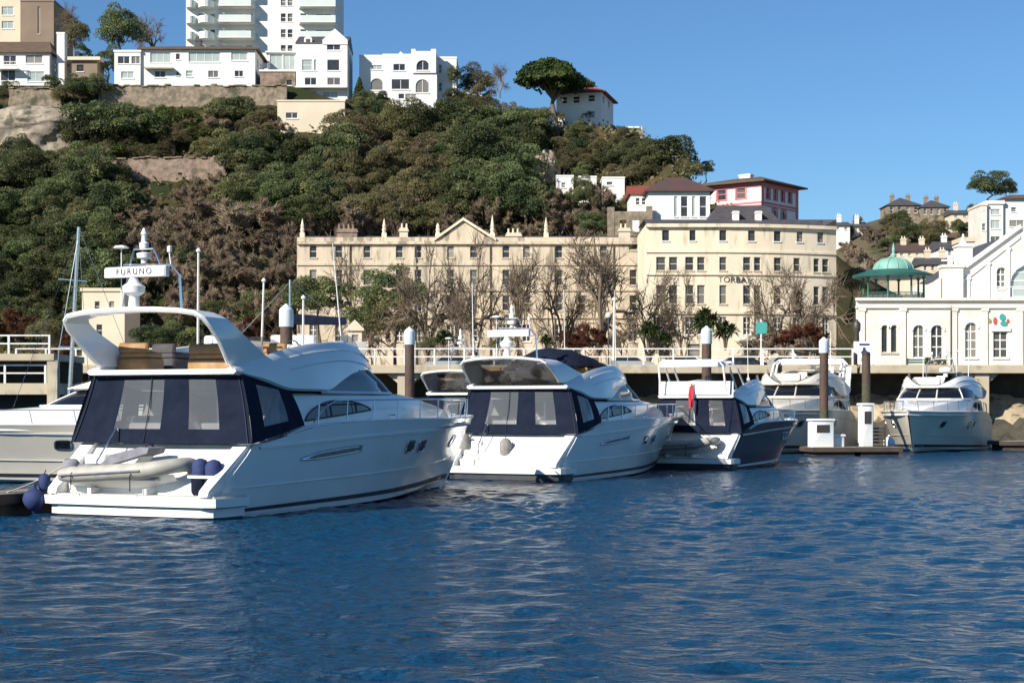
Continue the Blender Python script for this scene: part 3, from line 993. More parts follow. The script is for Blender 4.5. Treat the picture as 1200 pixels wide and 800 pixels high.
def gabled_hall():
    Yg = 136.0
    x0 = X_(1118, Yg); W = (1302 - 1118) / F * Yg; D = 14
    zb = PVZ - .8
    base = 475 + (EYE - zb) / Yg * F
    c1 = lambda py: (base - py) / F * Yg
    t = thing('gabled_hall', 'white gabled hall with round headed window rising behind the pavilion roof', 'building', (x0, Yg, zb))
    mp = lambda u, z, d: (u, -d, z)
    ze = c1(325); za = c1(268)
    hw = W / 2
    c = conv(1118, base, Yg)
    ops = [c(1168, 1179, 313, 338, 'arch_cross'), c(1184, 1236, 309, 348, 'arch_cross', 'frame_white', 'pane_pale'), c(1241, 1252, 313, 338, 'arch_cross')]
    uA = (1162 - 1118) / F * Yg; uB = W - uA; zr = c1(305)
    sl = lambda u: ze + (za - ze) * min(u, W - u) / (hw - 1.0)
    mb = MB(); facade(mb, lambda u, z, d: mp(u + uA, z, d), uB - uA, 0, zr, [(o[0] - uA, o[1] - uA) + o[2:] for o in ops], .3)
    mb.poly([(0, 0, 0), (uA, 0, 0), (uA, 0, zr), (uA, 0, sl(uA)), (0, 0, ze)])
    mb.poly([(W, 0, 0), (uB, 0, 0), (uB, 0, zr), (uB, 0, sl(uB)), (W, 0, ze)])
    mb.poly([(uA, 0, zr), (uB, 0, zr), (uB, 0, sl(uB)), (hw + 1.0, 0, za), (hw - 1.0, 0, za), (uA, 0, sl(uA))])
    mb.poly([(0, 0, 0), (0, D, 0), (0, D, ze), (0, 0, ze)]); mb.poly([(W, 0, 0), (W, D, 0), (W, D, ze), (W, 0, ze)])
    return t, mb, mp, ops, W, D, ze, za, hw, c1


def hall():
    t, mb, mp, ops, W, D, ze, za, hw, c1 = gabled_hall()
    mb.build('wall', 'pavilion_white', t)
    for o in ops: window(t, mp, o, .3)
    m2 = MB()
    for s in (0, 1):
        a = (0, ze) if not s else (W, ze); b = (hw - 1.0, za) if not s else (hw + 1.0, za)
        sg = -1 if not s else 1
        m2.prism([(a[0] + sg * .4, a[1] - .25), b, (b[0], b[1] + .32), (a[0] + sg * .4, a[1] + .12)], lambda p, q: (p, -.25, q + .003), lambda p, q: (p, .5, q + .003))
    m2.build('coping', 'white_render', t)
    m2 = MB(); m2.prism([(-.2, ze), (W + .2, ze), (hw + .8, za - .15), (hw - .8, za - .15)], lambda p, q: (p, .5, q + .01), lambda p, q: (p, D, q + .01)); m2.build('roof', 'slate', t)
    # corner turret with stone cross, scrolled shoulder
    m2 = MB(); m2.box(-1.0, .6, -.5, .8, 0, c1(312)); m2.box(-1.1, .7, -.6, .9, c1(314), c1(312) + .1); m2.build('turret', 'pavilion_white', t)
    m2 = MB(); m2.box(-.5, -.14, -.1, .1, c1(312), c1(299)); m2.box(-1.0, .36, -.08, .08, c1(306), c1(304)); m2.build('stone_cross', 'white_render', t)
    m2 = MB(); m2.box(.5, 1.7, .8, 2.0, 0, c1(285)); m2.box(.4, 1.8, .7, 2.1, c1(288), c1(286)); m2.lathe([(.45, 0), (.2, .3), (.05, .9)], (1.1, 1.4, c1(285)), 8); m2.build('turret', 'pavilion_white', t)
    m2 = MB()
    prof = [(-3.4, 0), (-1.1, 0), (-1.1, c1(325)), (-1.6, c1(330)), (-2.2, c1(334)), (-2.9, c1(333)), (-3.4, c1(338))]
    m2.prism(prof, lambda p, q: (p, -.3, q), lambda p, q: (p, .3, q)); m2.build('shoulder_wall', 'pavilion_white', t)
    for s in (0, 1):
        m2 = MB(); a = (0, ze) if not s else (W, ze); b = (hw - 1.0, za) if not s else (hw + 1.0, za)
        m2.prism([(a[0], a[1] - .95), (b[0], b[1] - .75), (b[0], b[1] - .5), (a[0], a[1] - .7)], lambda p, q: (p, -.1, q), lambda p, q: (p, -.003, q)); m2.build('raking_moulding', 'white_render', t)
    for u in (1.1, 2.7, 4.3, 6.2):
        m2 = MB(); top = ze + (za - ze) * u / (hw - 1.0) - 1.0
        m2.box(u - .14, u + .14, -.09, -.003, .2, top); m2.box(u - .22, u + .22, -.13, -.003, top + .003, top + .2); m2.build('pilaster', 'white_render', t)
    # sloping glazed lean-to in front of the gable
    m2 = MB(); m2.prism([(4.2, 0), (W - .4, 0), (W - .4, 1.1), (6.5, 1.1)], lambda p, q: (p, -2.6, q), lambda p, q: (p, -.05, q + (1.0 if q > .5 else 0)))
    ln = m2.build('glazed_lean_to', 'pane_pale', t)
    m2 = MB()
    for k in range(9):
        u = 6.4 + k * .75; m2.box(u - .03, u + .03, -2.66, -2.6, 0, 1.1)
    m2.box(4.2, W - .4, -2.68, -2.6, 1.08, 1.16); m2.build('glazing_bar', 'dark_green_paint', ln)


hall()


# --- houses on and behind the hill
def hbuild(name, label, cat, pl, pr, py_base, py_eave, Y, D, front=(), right=(), left=(), rz=0.0, **k):
    """house whose front spans photo columns pl..pr with its foot at row py_base, depth Y"""
    x0 = X_(pl, Y); W = (pr - pl) / F * Y / math.cos(rz)
    z = Z_(py_base, Y)
    c = conv(pl, py_base, Y)
    return building(name, label, cat, (x0, Y, z), rz, W, D, (py_base - py_eave) / F * Y, [c(*o) for o in front], right, left, **k)


# long white house on the retaining wall
hbuild('house', 'long two storey white house with low brown roof on top of the wall', 'house', 165, 299, 100, 57, 243, 9,
       [(176, 200, 62, 74, 'rect_wide', 'frame_white', 'pane_pale'), (206, 211, 63, 70, 'rect_plain'), (221, 258, 61, 73, 'rect_wide', 'frame_white', 'pane_pale'), (271, 290, 62, 71, 'rect_wide', 'frame_white', 'pane_pale'),
        (181, 194, 83, 91, 'rect_wide'), (206, 210, 84, 89, 'rect_plain'), (218, 226, 83, 90, 'rect_sash', 'frame_white', 'pane_pale'), (244, 256, 83, 91, 'rect_wide'), (275, 285, 83, 90, 'rect_wide')],
       right=[(2, 3.2, 3, 4.2, 'rect_sash'), (5, 6.2, 3, 4.2, 'rect_sash')],
       roof=('hip', 1.25, 'brown_tile'), ov=.5, inset=1.8, chimneys=((7.3, 5, .8, .8, 5.3, 7.6, 'slate'),))
hbuild('house_annexe', 'white flat roofed annexe joined to the left of the long white house', 'house', 134, 164.6, 100, 61, 242.6, 8,
       [(138, 152, 66, 75, 'rect_wide'), (154, 169 - 5, 66, 75, 'rect_wide'), (142, 157, 84, 92, 'rect_wide', 'frame_white', 'pane_pale')],
       roof=('flat', .25, 'white_render'), ov=.12)
t = thing('balcony', 'thin grey balcony slab on the long white house above its lower windows', 'balcony', (X_(171, 243), 242.99, Z_(82, 243)))
m2 = MB(); m2.box(0, 33 / F * 243, -1.0, -.0, 0, .22); m2.build('slab', 'concrete', t)
# stone and glass structures at its right
hbuild('garage', 'low pinkish stone garage beside the long white house', 'garage', 305, 346, 101, 84, 243.5, 6,
       [(336, 342, 94, 100, 'rect_plain', 'frame_dark')], roof=('flat', .25, 'white_render'), wall='pink_stone', ov=.15)
hbuild('conservatory', 'pale green glass walled room behind the stone garage', 'conservatory', 314, 348, 84, 62, 250, 5, [(316, 331, 64, 82, 'rect_wide', 'frame_white', 'pane_pale'), (332, 346, 64, 82, 'rect_wide', 'frame_white', 'pane_pale')],
       roof=('flat', .2, 'white_render'), base=3)

# white apartment tower
def tower():
    Y = 292.0
    c = conv(218, 90, Y)
    x0 = X_(218, Y); zb = Z_(90, Y)
    t = thing('apartment_block', 'tall white apartment block with rows of balconies on the hilltop', 'apartments', (x0, Y, zb))
    W = 174 / F * Y; hh = (90 + 30) / F * Y; D = 16
    mp = lambda u, z, d: (u, -d, z)
    mpr = lambda u, z, d: (W + d, u, z)
    ops = []
    fl = [-16, 2.5, 21, 39.5, 58, 76]
    for py in fl:
        for a, b, st, gl in ((232, 240, 'rect_sash', 'pane'), (246, 252, 'rect_sash', 'pane'), (258, 284, 'rect_wide', 'pane_pale'), (288, 296, 'rect_sash', 'pane'), (329, 335, 'rect_sash', 'pane'), (337, 343, 'rect_sash', 'pane'), (352, 359, 'rect_sash', 'pane'), (370, 388, 'rect_wide', 'pane')):
            ops.append(c(a, b, py - 5, py + 4.5, st, 'frame_white', gl))
    mb = MB(); facade(mb, mp, W, -3, hh, ops, .25)
    facade(mb, mpr, D, -3, hh, [], .25)
    mb.poly([(0, 0, -3), (0, D, -3), (0, D, hh), (0, 0, hh)]); mb.poly([(0, D, -3), (W, D, -3), (W, D, hh), (0, D, hh)])
    mb.build('wall', 'white_render', t)
    for o in ops: window(t, mp, o, .25)
    m2 = MB(); m2.box(-.3, W + .3, -.3, D, hh, hh + .4); m2.build('roof', 'white_render', t)
    c1 = lambda py: (90 - py) / F * Y
    for py in fl:
        z = c1(py + 7)
        for pa, pb, dp, rd in ((219, 230, 1.7, 1), (233, 252, 2.2, 1), (256, 300, 2.4, 0), (350, 398, 2.0, 0)):
            ua, ub = (pa - 218) / F * Y, (pb - 218) / F * Y
            m2 = MB()
            if rd:
                poly = [(ua, 0)] + [(ua + (ub - ua) * (.5 - .5 * math.cos(math.pi * k / 8)), -dp * math.sin(math.pi * k / 8) ** .7) for k in range(1, 8)] + [(ub, 0)]
            else:
                poly = [(ua, 0), (ua + .5, -dp), (ub - .5, -dp), (ub, 0)]
            m2.prism(poly, lambda p, q: (p, q - .001, z - .2), lambda p, q: (p, q - .001, z))
            b = m2.build('balcony', 'white_render', t)
            m2 = MB()
            for k in range(1, len(poly)):
                (p0, q0), (p1, q1) = poly[k - 1], poly[k]
                m2.add([(p0, q0 - .01, z), (p1, q1 - .01, z), (p1, q1 - .01, z + 1.0), (p0, q0 - .01, z + 1.0), (p0 * .98 + .02 * (ua + ub) / 2, q0 + .07, z), (p1 * .98 + .02 * (ua + ub) / 2, q1 + .07, z), (p1 * .98 + .02 * (ua + ub) / 2, q1 + .07, z + 1.0), (p0 * .98 + .02 * (ua + ub) / 2, q0 + .07, z + 1.0)],
                       [(0, 1, 2, 3), (4, 7, 6, 5), (3, 2, 6, 7)])
            m2.build('parapet', 'balcony_glass', b)


tower()

# tall gabled white house with black roof
t = hbuild('house', 'tall narrow white house with black roof and front gable below the apartments', 'house', 347, 407, 118, 50, 243, 8,
           [(383, 399, 48 + 3, 59, 'rect_wide'), (383.5, 398, 70, 83, 'rect_plain'), (383.5, 399, 91, 100, 'rect_wide'), (354, 366, 70, 83, 'rect_sash', 'frame_white', 'pane_pale'), (368, 371, 70, 83, 'rect_plain', 'frame_white', 'pane_pale'),
            (357, 371, 91, 100, 'rect_wide'), (354, 371, 107, 116, 'rect_wide', 'frame_white', 'pane_pale'), (378, 396, 107, 116, 'rect_wide', 'frame_white', 'pane_pale')],
           right=[(1.5, 2.5, 6.3, 7.6, 'rect_sash'), (4.5, 5.5, 6.3, 7.6, 'rect_sash'), (1.5, 2.5, 3.6, 4.9, 'rect_sash')],
           roof=('gable', 1.7, 'slate'), ov=.1)
c1 = lambda py: (118 - py) / F * 243
m2 = MB(); ua, ub = (378 - 347) / F * 243, 60 / F * 243
m2.prism([(ua, c1(50) - .3), (ub + .05, c1(50) - .3), (ub + .05, c1(47)), ((ua + ub) / 2, c1(34)), (ua, c1(47))], lambda p, q: (p, -.12, q), lambda p, q: (p, 6, q)); m2.build('front_gable', 'white_render', t)
m2 = MB(); u = (361 - 347) / F * 243; m2.prism([(u - .55, c1(51)), (u + .55, c1(51)), (u + .55, c1(45)), (u, c1(41)), (u - .55, c1(45))], lambda p, q: (p, -.05, q), lambda p, q: (p, 2.4, q)); d = m2.build('dormer', 'white_render', t)
m2 = MB(); m2.box(u - .3, u + .3, -.09, -.05, c1(50), c1(46)); m2.build('pane', 'pane', d)
m2 = MB(); m2.box(0, ub, -1.2, 0, c1(104.5), c1(103)); m2.build('balcony', 'white_render', t)
hbuild('garden_house', 'square cream flat roofed garden building under the tall white house', 'house', 325, 404, 149, 119, 231.5, 3.5,
       [(335, 349, 132, 139, 'rect_wide', 'frame_white')], roof=('flat', .2, 'cream_render'), wall='cream_render', ov=.1, base=3)

# white villa with arches
Yv = 246.0
t = hbuild('villa', 'rambling white villa with arched openings and a square tower room', 'villa', 421, 512, 128, 67, Yv, 8,
           [(435, 448, 76.5, 82, 'rect_wide', 'frame_white', 'pane_pale'), (461, 475, 75, 83, 'rect_wide'), (434, 449, 92, 106, 'arch_plain'), (459, 480, 93, 105, 'rect_wide'), (487, 503, 93, 109, 'arch_wide'), (467, 474, 110, 116, 'rect_plain'), (475, 488, 110, 117, 'rect_wide')],
           roof=('flat', .3, 'white_render'), ov=.05, base=3)
c1 = lambda py: (128 - py) / F * Yv
for a, b, z0, z1, y0, y1 in ((482, 511, 66, 60.9, .1, 7), (482, 487, 60.5, 58, -.25, .5), (505, 511, 60.5, 58, -.25, .5), (448, 482, 66, 63, .2, 6)):
    m2 = MB(); m2.box((a - 421) / F * Yv, (b - 421) / F * Yv, y0, y1, c1(z0), c1(z1)); m2.build('tower_room' if b - a > 28 and y0 < 0 else 'parapet', 'white_render', t)
m2 = MB(); m2.box((466 - 421) / F * Yv, (470 - 421) / F * Yv, 3, 3.5, c1(63), c1(57)); m2.lathe([(.2, c1(57)), (.02, c1(55))], ((468 - 421) / F * Yv, 3.25, 0), 6); m2.build('chimney', 'white_render', t)
mpv = lambda u, z, d: (u, -d - .25, z)
m2 = MB(); cv = conv(421, 128, Yv); o = cv(488, 503, 71, 83, 'arch_wide', 'frame_white', 'pane')
u0, u1 = (482 - 421) / F * Yv, (511 - 421) / F * Yv
facade(m2, lambda u, z, d: mpv(u + u0, z, d), u1 - u0, c1(86), c1(60.5), [(o[0] - u0, o[1] - u0) + o[2:]], .24); m2.build('tower_wall', 'white_render', t); window(t, mpv, o, .24)
hbuild('villa_wing', 'stepped white side wing at the right end of the arched villa', 'villa', 512.5, 535, 120, 69, Yv + 2, 7,
       [(514, 518, 76, 86, 'rect_sash'), (514, 518, 97, 107, 'rect_sash'), (524, 531, 80, 90, 'rect_sash', 'frame_white', 'pane_pale')], roof=('flat', .3, 'white_render'), ov=.05)
for k, (a, b, y0, y1, lb) in enumerate(((470, 505, 132, 118, 'white garden wall stepping down below the arched villa'), (536, 569, 120, 110, 'low white boundary wall at the right of the arched villa'))):
    t = thing('garden_wall', lb, 'wall', (X_(a, 241), 241, Z_(y0, 241)))
    m2 = MB(); L = (b - a) / F * 243.5; h = (y0 - y1) / F * 243.5
    m2.prism([(0, -.8), (L, -.8), (L, h * (.45 if k == 0 else 1)), (L * .4, h), (0, h)], lambda p, q: (p, 0, q), lambda p, q: (p, .35, q)); m2.build('wall', 'white_render', t)
    m2 = MB(); m2.box(-.1, L * .4, -.06, .41, h + .002, h + .15); m2.build('coping', 'white_render', t)

# left edge houses
hbuild('house', 'white house with wide brown roof at the left end of the hilltop', 'house', -40, 58, 104, 61, 246, 9,
       [(-30, -10, 64, 74, 'rect_wide'), (4, 19, 65, 76, 'rect_wide'), (30, 50, 64, 74.5, 'rect_wide'), (1, 18, 82, 95, 'rect_wide'), (32, 52, 84, 96, 'rect_wide', 'frame_white', 'pane_pale')],
       right=[(3, 4.4, 3, 4.4, 'rect_sash')], roof=('hip', 2.4, 'brown_tile'), ov=.45, inset=1.6)
t = thing('balcony', 'white balcony and awning between the floors of the left hilltop house', 'balcony', (X_(-2, 246), 245.99, Z_(83, 246)))
m2 = MB(); m2.box(0, 26 / F * 246, -1.3, 0, 0, .18); m2.build('slab', 'white_render', t)
m2 = MB()
for k in range(9): m2.box(.05 + k * .38, .09 + k * .38, -1.28, -1.22, .18, 1.0)
m2.box(0, 26 / F * 246, -1.29, -1.21, 1.0, 1.08); m2.build('rail', 'rail_paint', t)
hbuild('lift_house', 'narrow white chimney shaped stair tower beside the left hilltop house', 'stair tower', 66.5, 75.5, 102, 40, 247, 1.6, [], roof=('flat', .25, 'white_render'), ov=.06)
hbuild('apartment_block', 'brown rendered apartment block rising behind the left hilltop house', 'apartments', -60, 24, 70, -30, 275, 14,
       [(-40, -20, 5, 18, 'rect_wide'), (2, 16, 8, 18, 'rect_wide', 'frame_white', 'pane_pale'), (2, 16, 25, 34, 'rect_wide', 'frame_white', 'pane_pale'), (2, 16, -12, -2, 'rect_wide')], roof=('flat', .3, 'brown_render'), wall='cream_render', ov=.1, base=8)
hbuild('apartment_block', 'dark brown windowless side of a tall block behind the white stair tower', 'apartments', 24.5, 63, 70, 2, 273, 12,
       [(44, 47, 8, 40, 'rect_plain', 'frame_cream', 'pane')], roof=('flat', .3, 'brown_render'), wall='brown_render', ov=.1, base=8)
hbuild('shed', 'small brown garden shed with pale flat roof among the hilltop shrubs', 'shed', 84, 114, 90, 71, 246, 4, [(90, 98, 76, 84, 'rect_sash', 'frame_dark')], roof=('flat', .45, 'cream_render'), wall='brown_render', ov=.5)

# pine house
Yq = 238.0
t = hbuild('house', 'white house with red hipped roof behind the umbrella pine', 'house', 652, 704, 148, 109, Yq, 9,
           [(659, 665, 114, 122, 'rect_sash'), (672, 680, 114, 122, 'rect_sash'), (690, 698, 113, 121, 'rect_sash'), (690, 698, 132, 140, 'rect_sash')],
           right=[(1.0, 2.2, 3.2, 4.2, 'rect_sash'), (5, 6.2, 3.2, 4.2, 'rect_sash')], rz=R(-14), roof=('hip', 1.7, 'red_tile'), ov=.6, inset=3.6)
t = thing('terrace_wall', 'stone terrace wall with white parapet in front of the red roofed pine house', 'wall', (X_(683, 235), 235, Z_(166, 235)))
m2 = MB(); L = 70 / F * 235; m2.box(0, L, 0, .6, -2, 1.6); m2.build('wall', 'rock', t)
m2 = MB(); m2.box(-.1, L + .1, 2.4, 2.7, -2, 2.5); m2.build('parapet', 'white_render', t)
hg = MB(); hg.rbox(2.2, L, 1.0, 2.2, -1, 2.1, .3); hg.build('hedge', 'leaf_dark', t)

# red and white house, white hall with dark maroon roof
Yr = 206.0
pink = dict(roof=('hip', 1.2, 'slate'), ov=.9)
a0 = R(-27)
x0, z0 = X_(818, Yr + 2.5), Z_(258, Yr)
def red_house():
    t = thing('house', 'pink and white two storey house with low grey hipped roof', 'house', (X_(817, Yr + 5), Yr + 5, z0), R(-38))
    W, D, hh = 9.0, 9.2, Z_(212, Yr) - z0
    mpf = lambda u, z, d: (u, -d, z); mpr = lambda u, z, d: (W + d, u, z); mpl = lambda u, z, d: (-d, D - u, z)
    fo = [(2.9, 4.1, 2.75, 4.15, 'rect_sash', 'pink_trim', 'pane'), (5.6, 6.8, 2.75, 4.15, 'rect_sash', 'pink_trim', 'pane'), (.6, 1.7, 2.75, 4.15, 'rect_sash', 'pink_trim', 'pane')]
    ro = [(u, u + .65, 2.7, 4.15, 'rect_sash', 'pink_trim', 'pane') for u in (1.4, 3.2, 5.0, 6.8)] + [(u, u + 1.0, -.2, 1.5, 'arch_sash', 'pink_trim', 'pane') for u in (2.8, 5.0)]
    mb = MB(); facade(mb, mpf, W, -2.5, hh, fo, .18); facade(mb, mpr, D, -2.5, hh, ro, .18); facade(mb, mpl, D, -2.5, hh, [], .18)
    mb.build('wall', 'white_render', t)
    for o in fo: window(t, mpf, o)
    for o in ro: window(t, mpr, o)
    for nm, za, zb in (('string_course', 2.0, 2.25), ('string_course', 1.72, 1.86), ('string_course', hh - .75, hh - .19)):
        m2 = MB(); m2.mbox(mpf, 0, W, za, zb, -.02, .07); m2.mbox(mpr, -.07, D, za, zb, -.02, .072); m2.build(nm, 'pink_trim', t)
    for mp, os_ in ((mpf, fo), (mpr, ro)):
        for o in os_:
            m2 = MB(); w = .24
            m2.mbox(mp, o[0] - w, o[0] - .01, o[2] - .15, o[3] + .15, .003, .05); m2.mbox(mp, o[1] + .01, o[1] + w, o[2] - .15, o[3] + .15, .003, .05); m2.mbox(mp, o[0], o[1], o[3] + .01, o[3] + .2, .003, .05)
            m2.build('window_surround', 'pink_trim', t)
    for u in (0, ):
        m2 = MB(); m2.mbox(mpr, D - .6, D, 0, hh - .5, .003, .06); m2.mbox(mpr, .02, .6, 0, hh - .5, .003, .06); m2.build('quoin', 'pink_trim', t)
    rf = roof_mb('hip', W, D, hh, 1.15, .9, 3.6).build('roof', 'brown_tile', t)
    m2 = MB(); m2.box(3.0, 4.6, 5, 5.8, hh + .4, hh + 1.7); m2.box(2.9, 4.7, 4.9, 5.9, hh + 1.5, hh + 1.6); m2.build('chimney', 'white_render', rf)


red_house()
t = hbuild('house', 'white hall with dark maroon hipped roof left of the pink house', 'house', 760, 832, 258, 223, 199, 8,
           [(790, 794, 230, 254, 'rect_plain', 'frame_white', 'pane_pale'), (798, 806, 230, 254, 'rect_sash', 'frame_white', 'pane'), (811, 815, 230, 254, 'rect_plain', 'frame_white', 'pane_pale'), (820, 828, 230, 254, 'rect_sash')],
           roof=('hip', 2.0, 'maroon_tile'), ov=.5, inset=3.0)
hbuild('house', 'small white gabled house half hidden by shrubs left of the maroon roof', 'house', 739, 760, 252, 226, 203, 6, [(745, 750, 232, 240, 'rect_sash'), (752, 757, 232, 240, 'rect_sash')], roof=('gable', 1.2, 'red_tile'), ov=.3)
hbuild('house', 'small white cube house with flat roof on the slope above the terrace', 'house', 706, 732, 246, 209, 217, 5, [(711, 718, 213, 217, 'rect_plain'), (713, 722, 230, 243, 'rect_plain')], roof=('flat', .2, 'white_render'), ov=.05, base=3)
hbuild('house', 'little white house beside the cube house half buried in ivy', 'house', 678, 699, 246, 208, 218, 5, [(685, 690, 228, 236, 'rect_sash')], roof=('flat', .2, 'white_render'), ov=.05, base=3)
hbuild('outhouse', 'low white outhouse at the left end of the small white houses', 'house', 652, 672, 232, 207, 219, 4, [(658, 663, 214, 220, 'rect_sash')], roof=('flat', .2, 'white_render'), ov=.05, base=3)
hbuild('house', 'pale grey box room above the small white cube house', 'house', 722, 746, 215, 198, 222, 5, [(728, 734, 202, 208, 'rect_sash', 'frame_white', 'pane_pale')], roof=('flat', .15, 'white_render'), ov=.05, base=4)
t = thing('ruined_wall', 'old stone garden wall with square openings above the beige terrace roof', 'wall', (X_(715, 198), 198, Z_(278, 198)))
m2 = MB(); wm = lambda u, z, d: (u, -d, z); facade(m2, wm, 4.6, -3, 3.0, [(1.1, 1.9, .6, 2.0, 'r'), (2.6, 3.4, .6, 2.0, 'r')], .4)
m2.box(-.3, .5, -.05, .55, -3, 3.5); m2.box(4.2, 4.9, -.05, .55, -3, 3.6); m2.build('wall', 'wall_stone', t)

# cream building at the hill foot behind the first yacht's arch
hbuild('house', 'small cream building among trees seen through the arch of the nearest yacht', 'house', 96, 146, 407, 341, 168, 7,
       [(111, 117, 353, 365, 'rect_sash', 'frame_cream', 'pane'), (128, 134, 353, 365, 'rect_sash', 'frame_cream', 'pane'), (113, 120, 380, 394, 'rect_sash', 'frame_cream', 'pane')],
       right=[(2, 3, 4, 5, 'rect_sash')], roof=('flat', .3, 'cream_render'), wall='cream_render', ov=.15)
hbuild('kiosk', 'small cream kiosk with pale pitched roof behind the yacht flybridge', 'kiosk', 408, 424, 415, 385, 152, 3, [(412, 420, 392, 408, 'rect_sash', 'frame_cream', 'pane')], roof=('gable_front', .8, 'cream_render'), wall='cream_render', ov=.2)

# --- far hillside
fgap = [(1040, 1078, 256, 240, 415, 'long grey stone house with slate roof on the far ridge', 'wall_stone', ('hip', 2.2, 'slate')),
        (1080, 1112, 257, 242, 411, 'second grey stone house on the far ridge right of the longest one', 'wall_stone', ('hip', 2.0, 'slate')),
        (1115, 1136, 258, 250, 405, 'small pale house at the right end of the far ridge', 'cream_render', ('gable', 1.2, 'slate')),
        (977, 996, 273, 264, 400, 'white terrace end on the horizon beyond the beige terrace', 'white_render', ('gable', 1.2, 'slate')),
        (998, 1018, 273, 265, 404, 'white row house on the horizon above the green dome', 'white_render', ('gable', 1.0, 'slate')),
        (1052, 1098, 304, 294, 330, 'long cream house with brown roof on the slope behind the bandstand', 'cream_render', ('gable', 1.6, 'maroon_tile')),
        (1100, 1126, 306, 291, 322, 'white house with slate roof on the slope behind the stone cross', 'white_render', ('gable', 1.6, 'slate')),
        (1080, 1124, 322, 309, 300, 'pale terraced houses stepping down the slope behind the dome', 'cream_render', ('gable', 1.4, 'slate')),
        (1004, 1040, 330, 322, 310, 'small stone cottage in the trees left of the dome', 'wall_stone', ('gable', 1.4, 'slate'))]
for a, b, yb, ye, Y, lb, wl, rf in fgap:
    n = max(2, int((b - a) / 8)); w = (b - a) / n
    hbuild('house', lb, 'house', a, b, yb, ye, Y, 8, [(a + w * k + w * .3, a + w * k + w * .7, ye + 2.5, ye + (yb - ye) * .6, 'rect_sash', 'frame_white', 'pane') for k in range(n)],
           roof=rf, wall=wl, base=8, chimneys=((2, 4, 1.0, .7, (yb - ye) / F * Y, (yb - ye) / F * Y + 2.8, wl),) + (() if (b - a) / F * Y < 6.2 else (((b - a) / F * Y - 2, 4, 1.0, .7, (yb - ye) / F * Y, (yb - ye) / F * Y + 2.8, wl),)))
# white stepped building at the right edge
Yw = 262.0
hbuild('villa', 'white stepped villa with verandas at the right edge above the gabled hall', 'villa', 1176, 1240, 330, 232, Yw, 10,
       [(1183, 1200, 258, 266, 'rect_wide'), (1185, 1191, 243, 248, 'rect_sash'), (1183, 1206, 272, 284, 'rect_wide'), (1183, 1189, 292, 300, 'rect_sash')],
       roof=('hip', 1.1, 'brown_tile'), ov=.5, inset=3)
hbuild('villa', 'pale pinkish left wing of the stepped villa at the right edge', 'villa', 1157, 1175.6, 330, 239, Yw - .5, 9,
       [(1161, 1172, 258, 268, 'rect_wide', 'frame_white', 'pane_pale'), (1161, 1172, 277, 285, 'rect_wide'), (1161, 1172, 245, 252, 'rect_wide', 'frame_white', 'pane_pale')], roof=('flat', .5, 'white_render'), ov=.2)
hbuild('villa_tower', 'narrow cream tower at the left corner of the right hand villa', 'villa', 1149, 1156.6, 330, 241, Yw - 1, 7, [(1151, 1155, 262, 270, 'rect_sash')], roof=('flat', .3, 'cream_render'), wall='pavilion_white', ov=.1)
hbuild('house', 'square white chimney house between the gabled hall and the far slope', 'house', 1128, 1142, 322, 283, 240, 5, [(1132, 1138, 292, 302, 'rect_sash')], roof=('flat', .6, 'cream_render'), wall='pavilion_white', ov=.2)

# --- retaining walls and rock on the hill
def stone_wall(name, label, pa, pb, y_top, y_bot, Y, material='wall_stone', th=.7, ytop2=None, seed=1):
    rs = np.random.RandomState(seed)
    x0 = X_(pa, Y); L = (pb - pa) / F * Y
    zt = Z_(y_top, Y); zb = Z_(y_bot, Y); zt2 = Z_(ytop2, Y) if ytop2 else zt
    t = thing(name, label, 'wall', (x0, Y, zb))
    n = max(4, int(L / .8)); m = max(3, int((zt - zb) / .7))
    P = []
    for j in range(m + 2):
        row = []
        for i in range(n + 1):
            f = i / n
            top = lerp(zt, zt2, f) - zb
            z = -2 + (top + 2) * j / (m + 1)
            row.append((L * f, -.0 + rs.randn() * .07 + .12 * (1 - j / (m + 1)) * -1, z + (rs.randn() * .08 if j == m + 1 else 0)))
        P.append(row)
    mb = MB(); mb.grid(P)
    back = [(p[0], th, p[2]) for p in P[-1]]
    mb.grid([P[-1], back])
    mb.poly([P[0][0], P[-1][0], back[0], (0, th, -2)]); mb.poly([P[0][-1], (L, th, -2), back[-1], P[-1][-1]])
    mb.build('wall', material, t, smooth=30)
    m2 = MB()
    for i in range(n):
        if rs.rand() < .8: m2.box(L * i / n + .02, L * (i + 1) / n - .02, -.2, th + .05, P[-1][i][2] - .02, P[-1][i][2] + .12 + .05 * rs.rand())
    m2.build('coping', material, t)
    return t


stone_wall('retaining_wall', 'long grey stone retaining wall beneath the long white house', 118, 336, 101, 136, 239.2, seed=2)
stone_wall('retaining_wall', 'stone wall in front of the left hilltop house garden', 10, 72, 104, 124, 239.4, seed=3)
x_, y_, z_ = on_hill(188, 212)
stone_wall('retaining_wall', 'pinkish middle terrace wall between the trees on the left slope', 112, 264, 186, 222, y_ - .3, 'pink_stone', seed=4, ytop2=184)
stone_wall('retaining_wall', 'short upper garden wall below the round dark shrub', 150, 205, 172, 184, on_hill(180, 182)[1] - .3, 'wall_stone', seed=5)


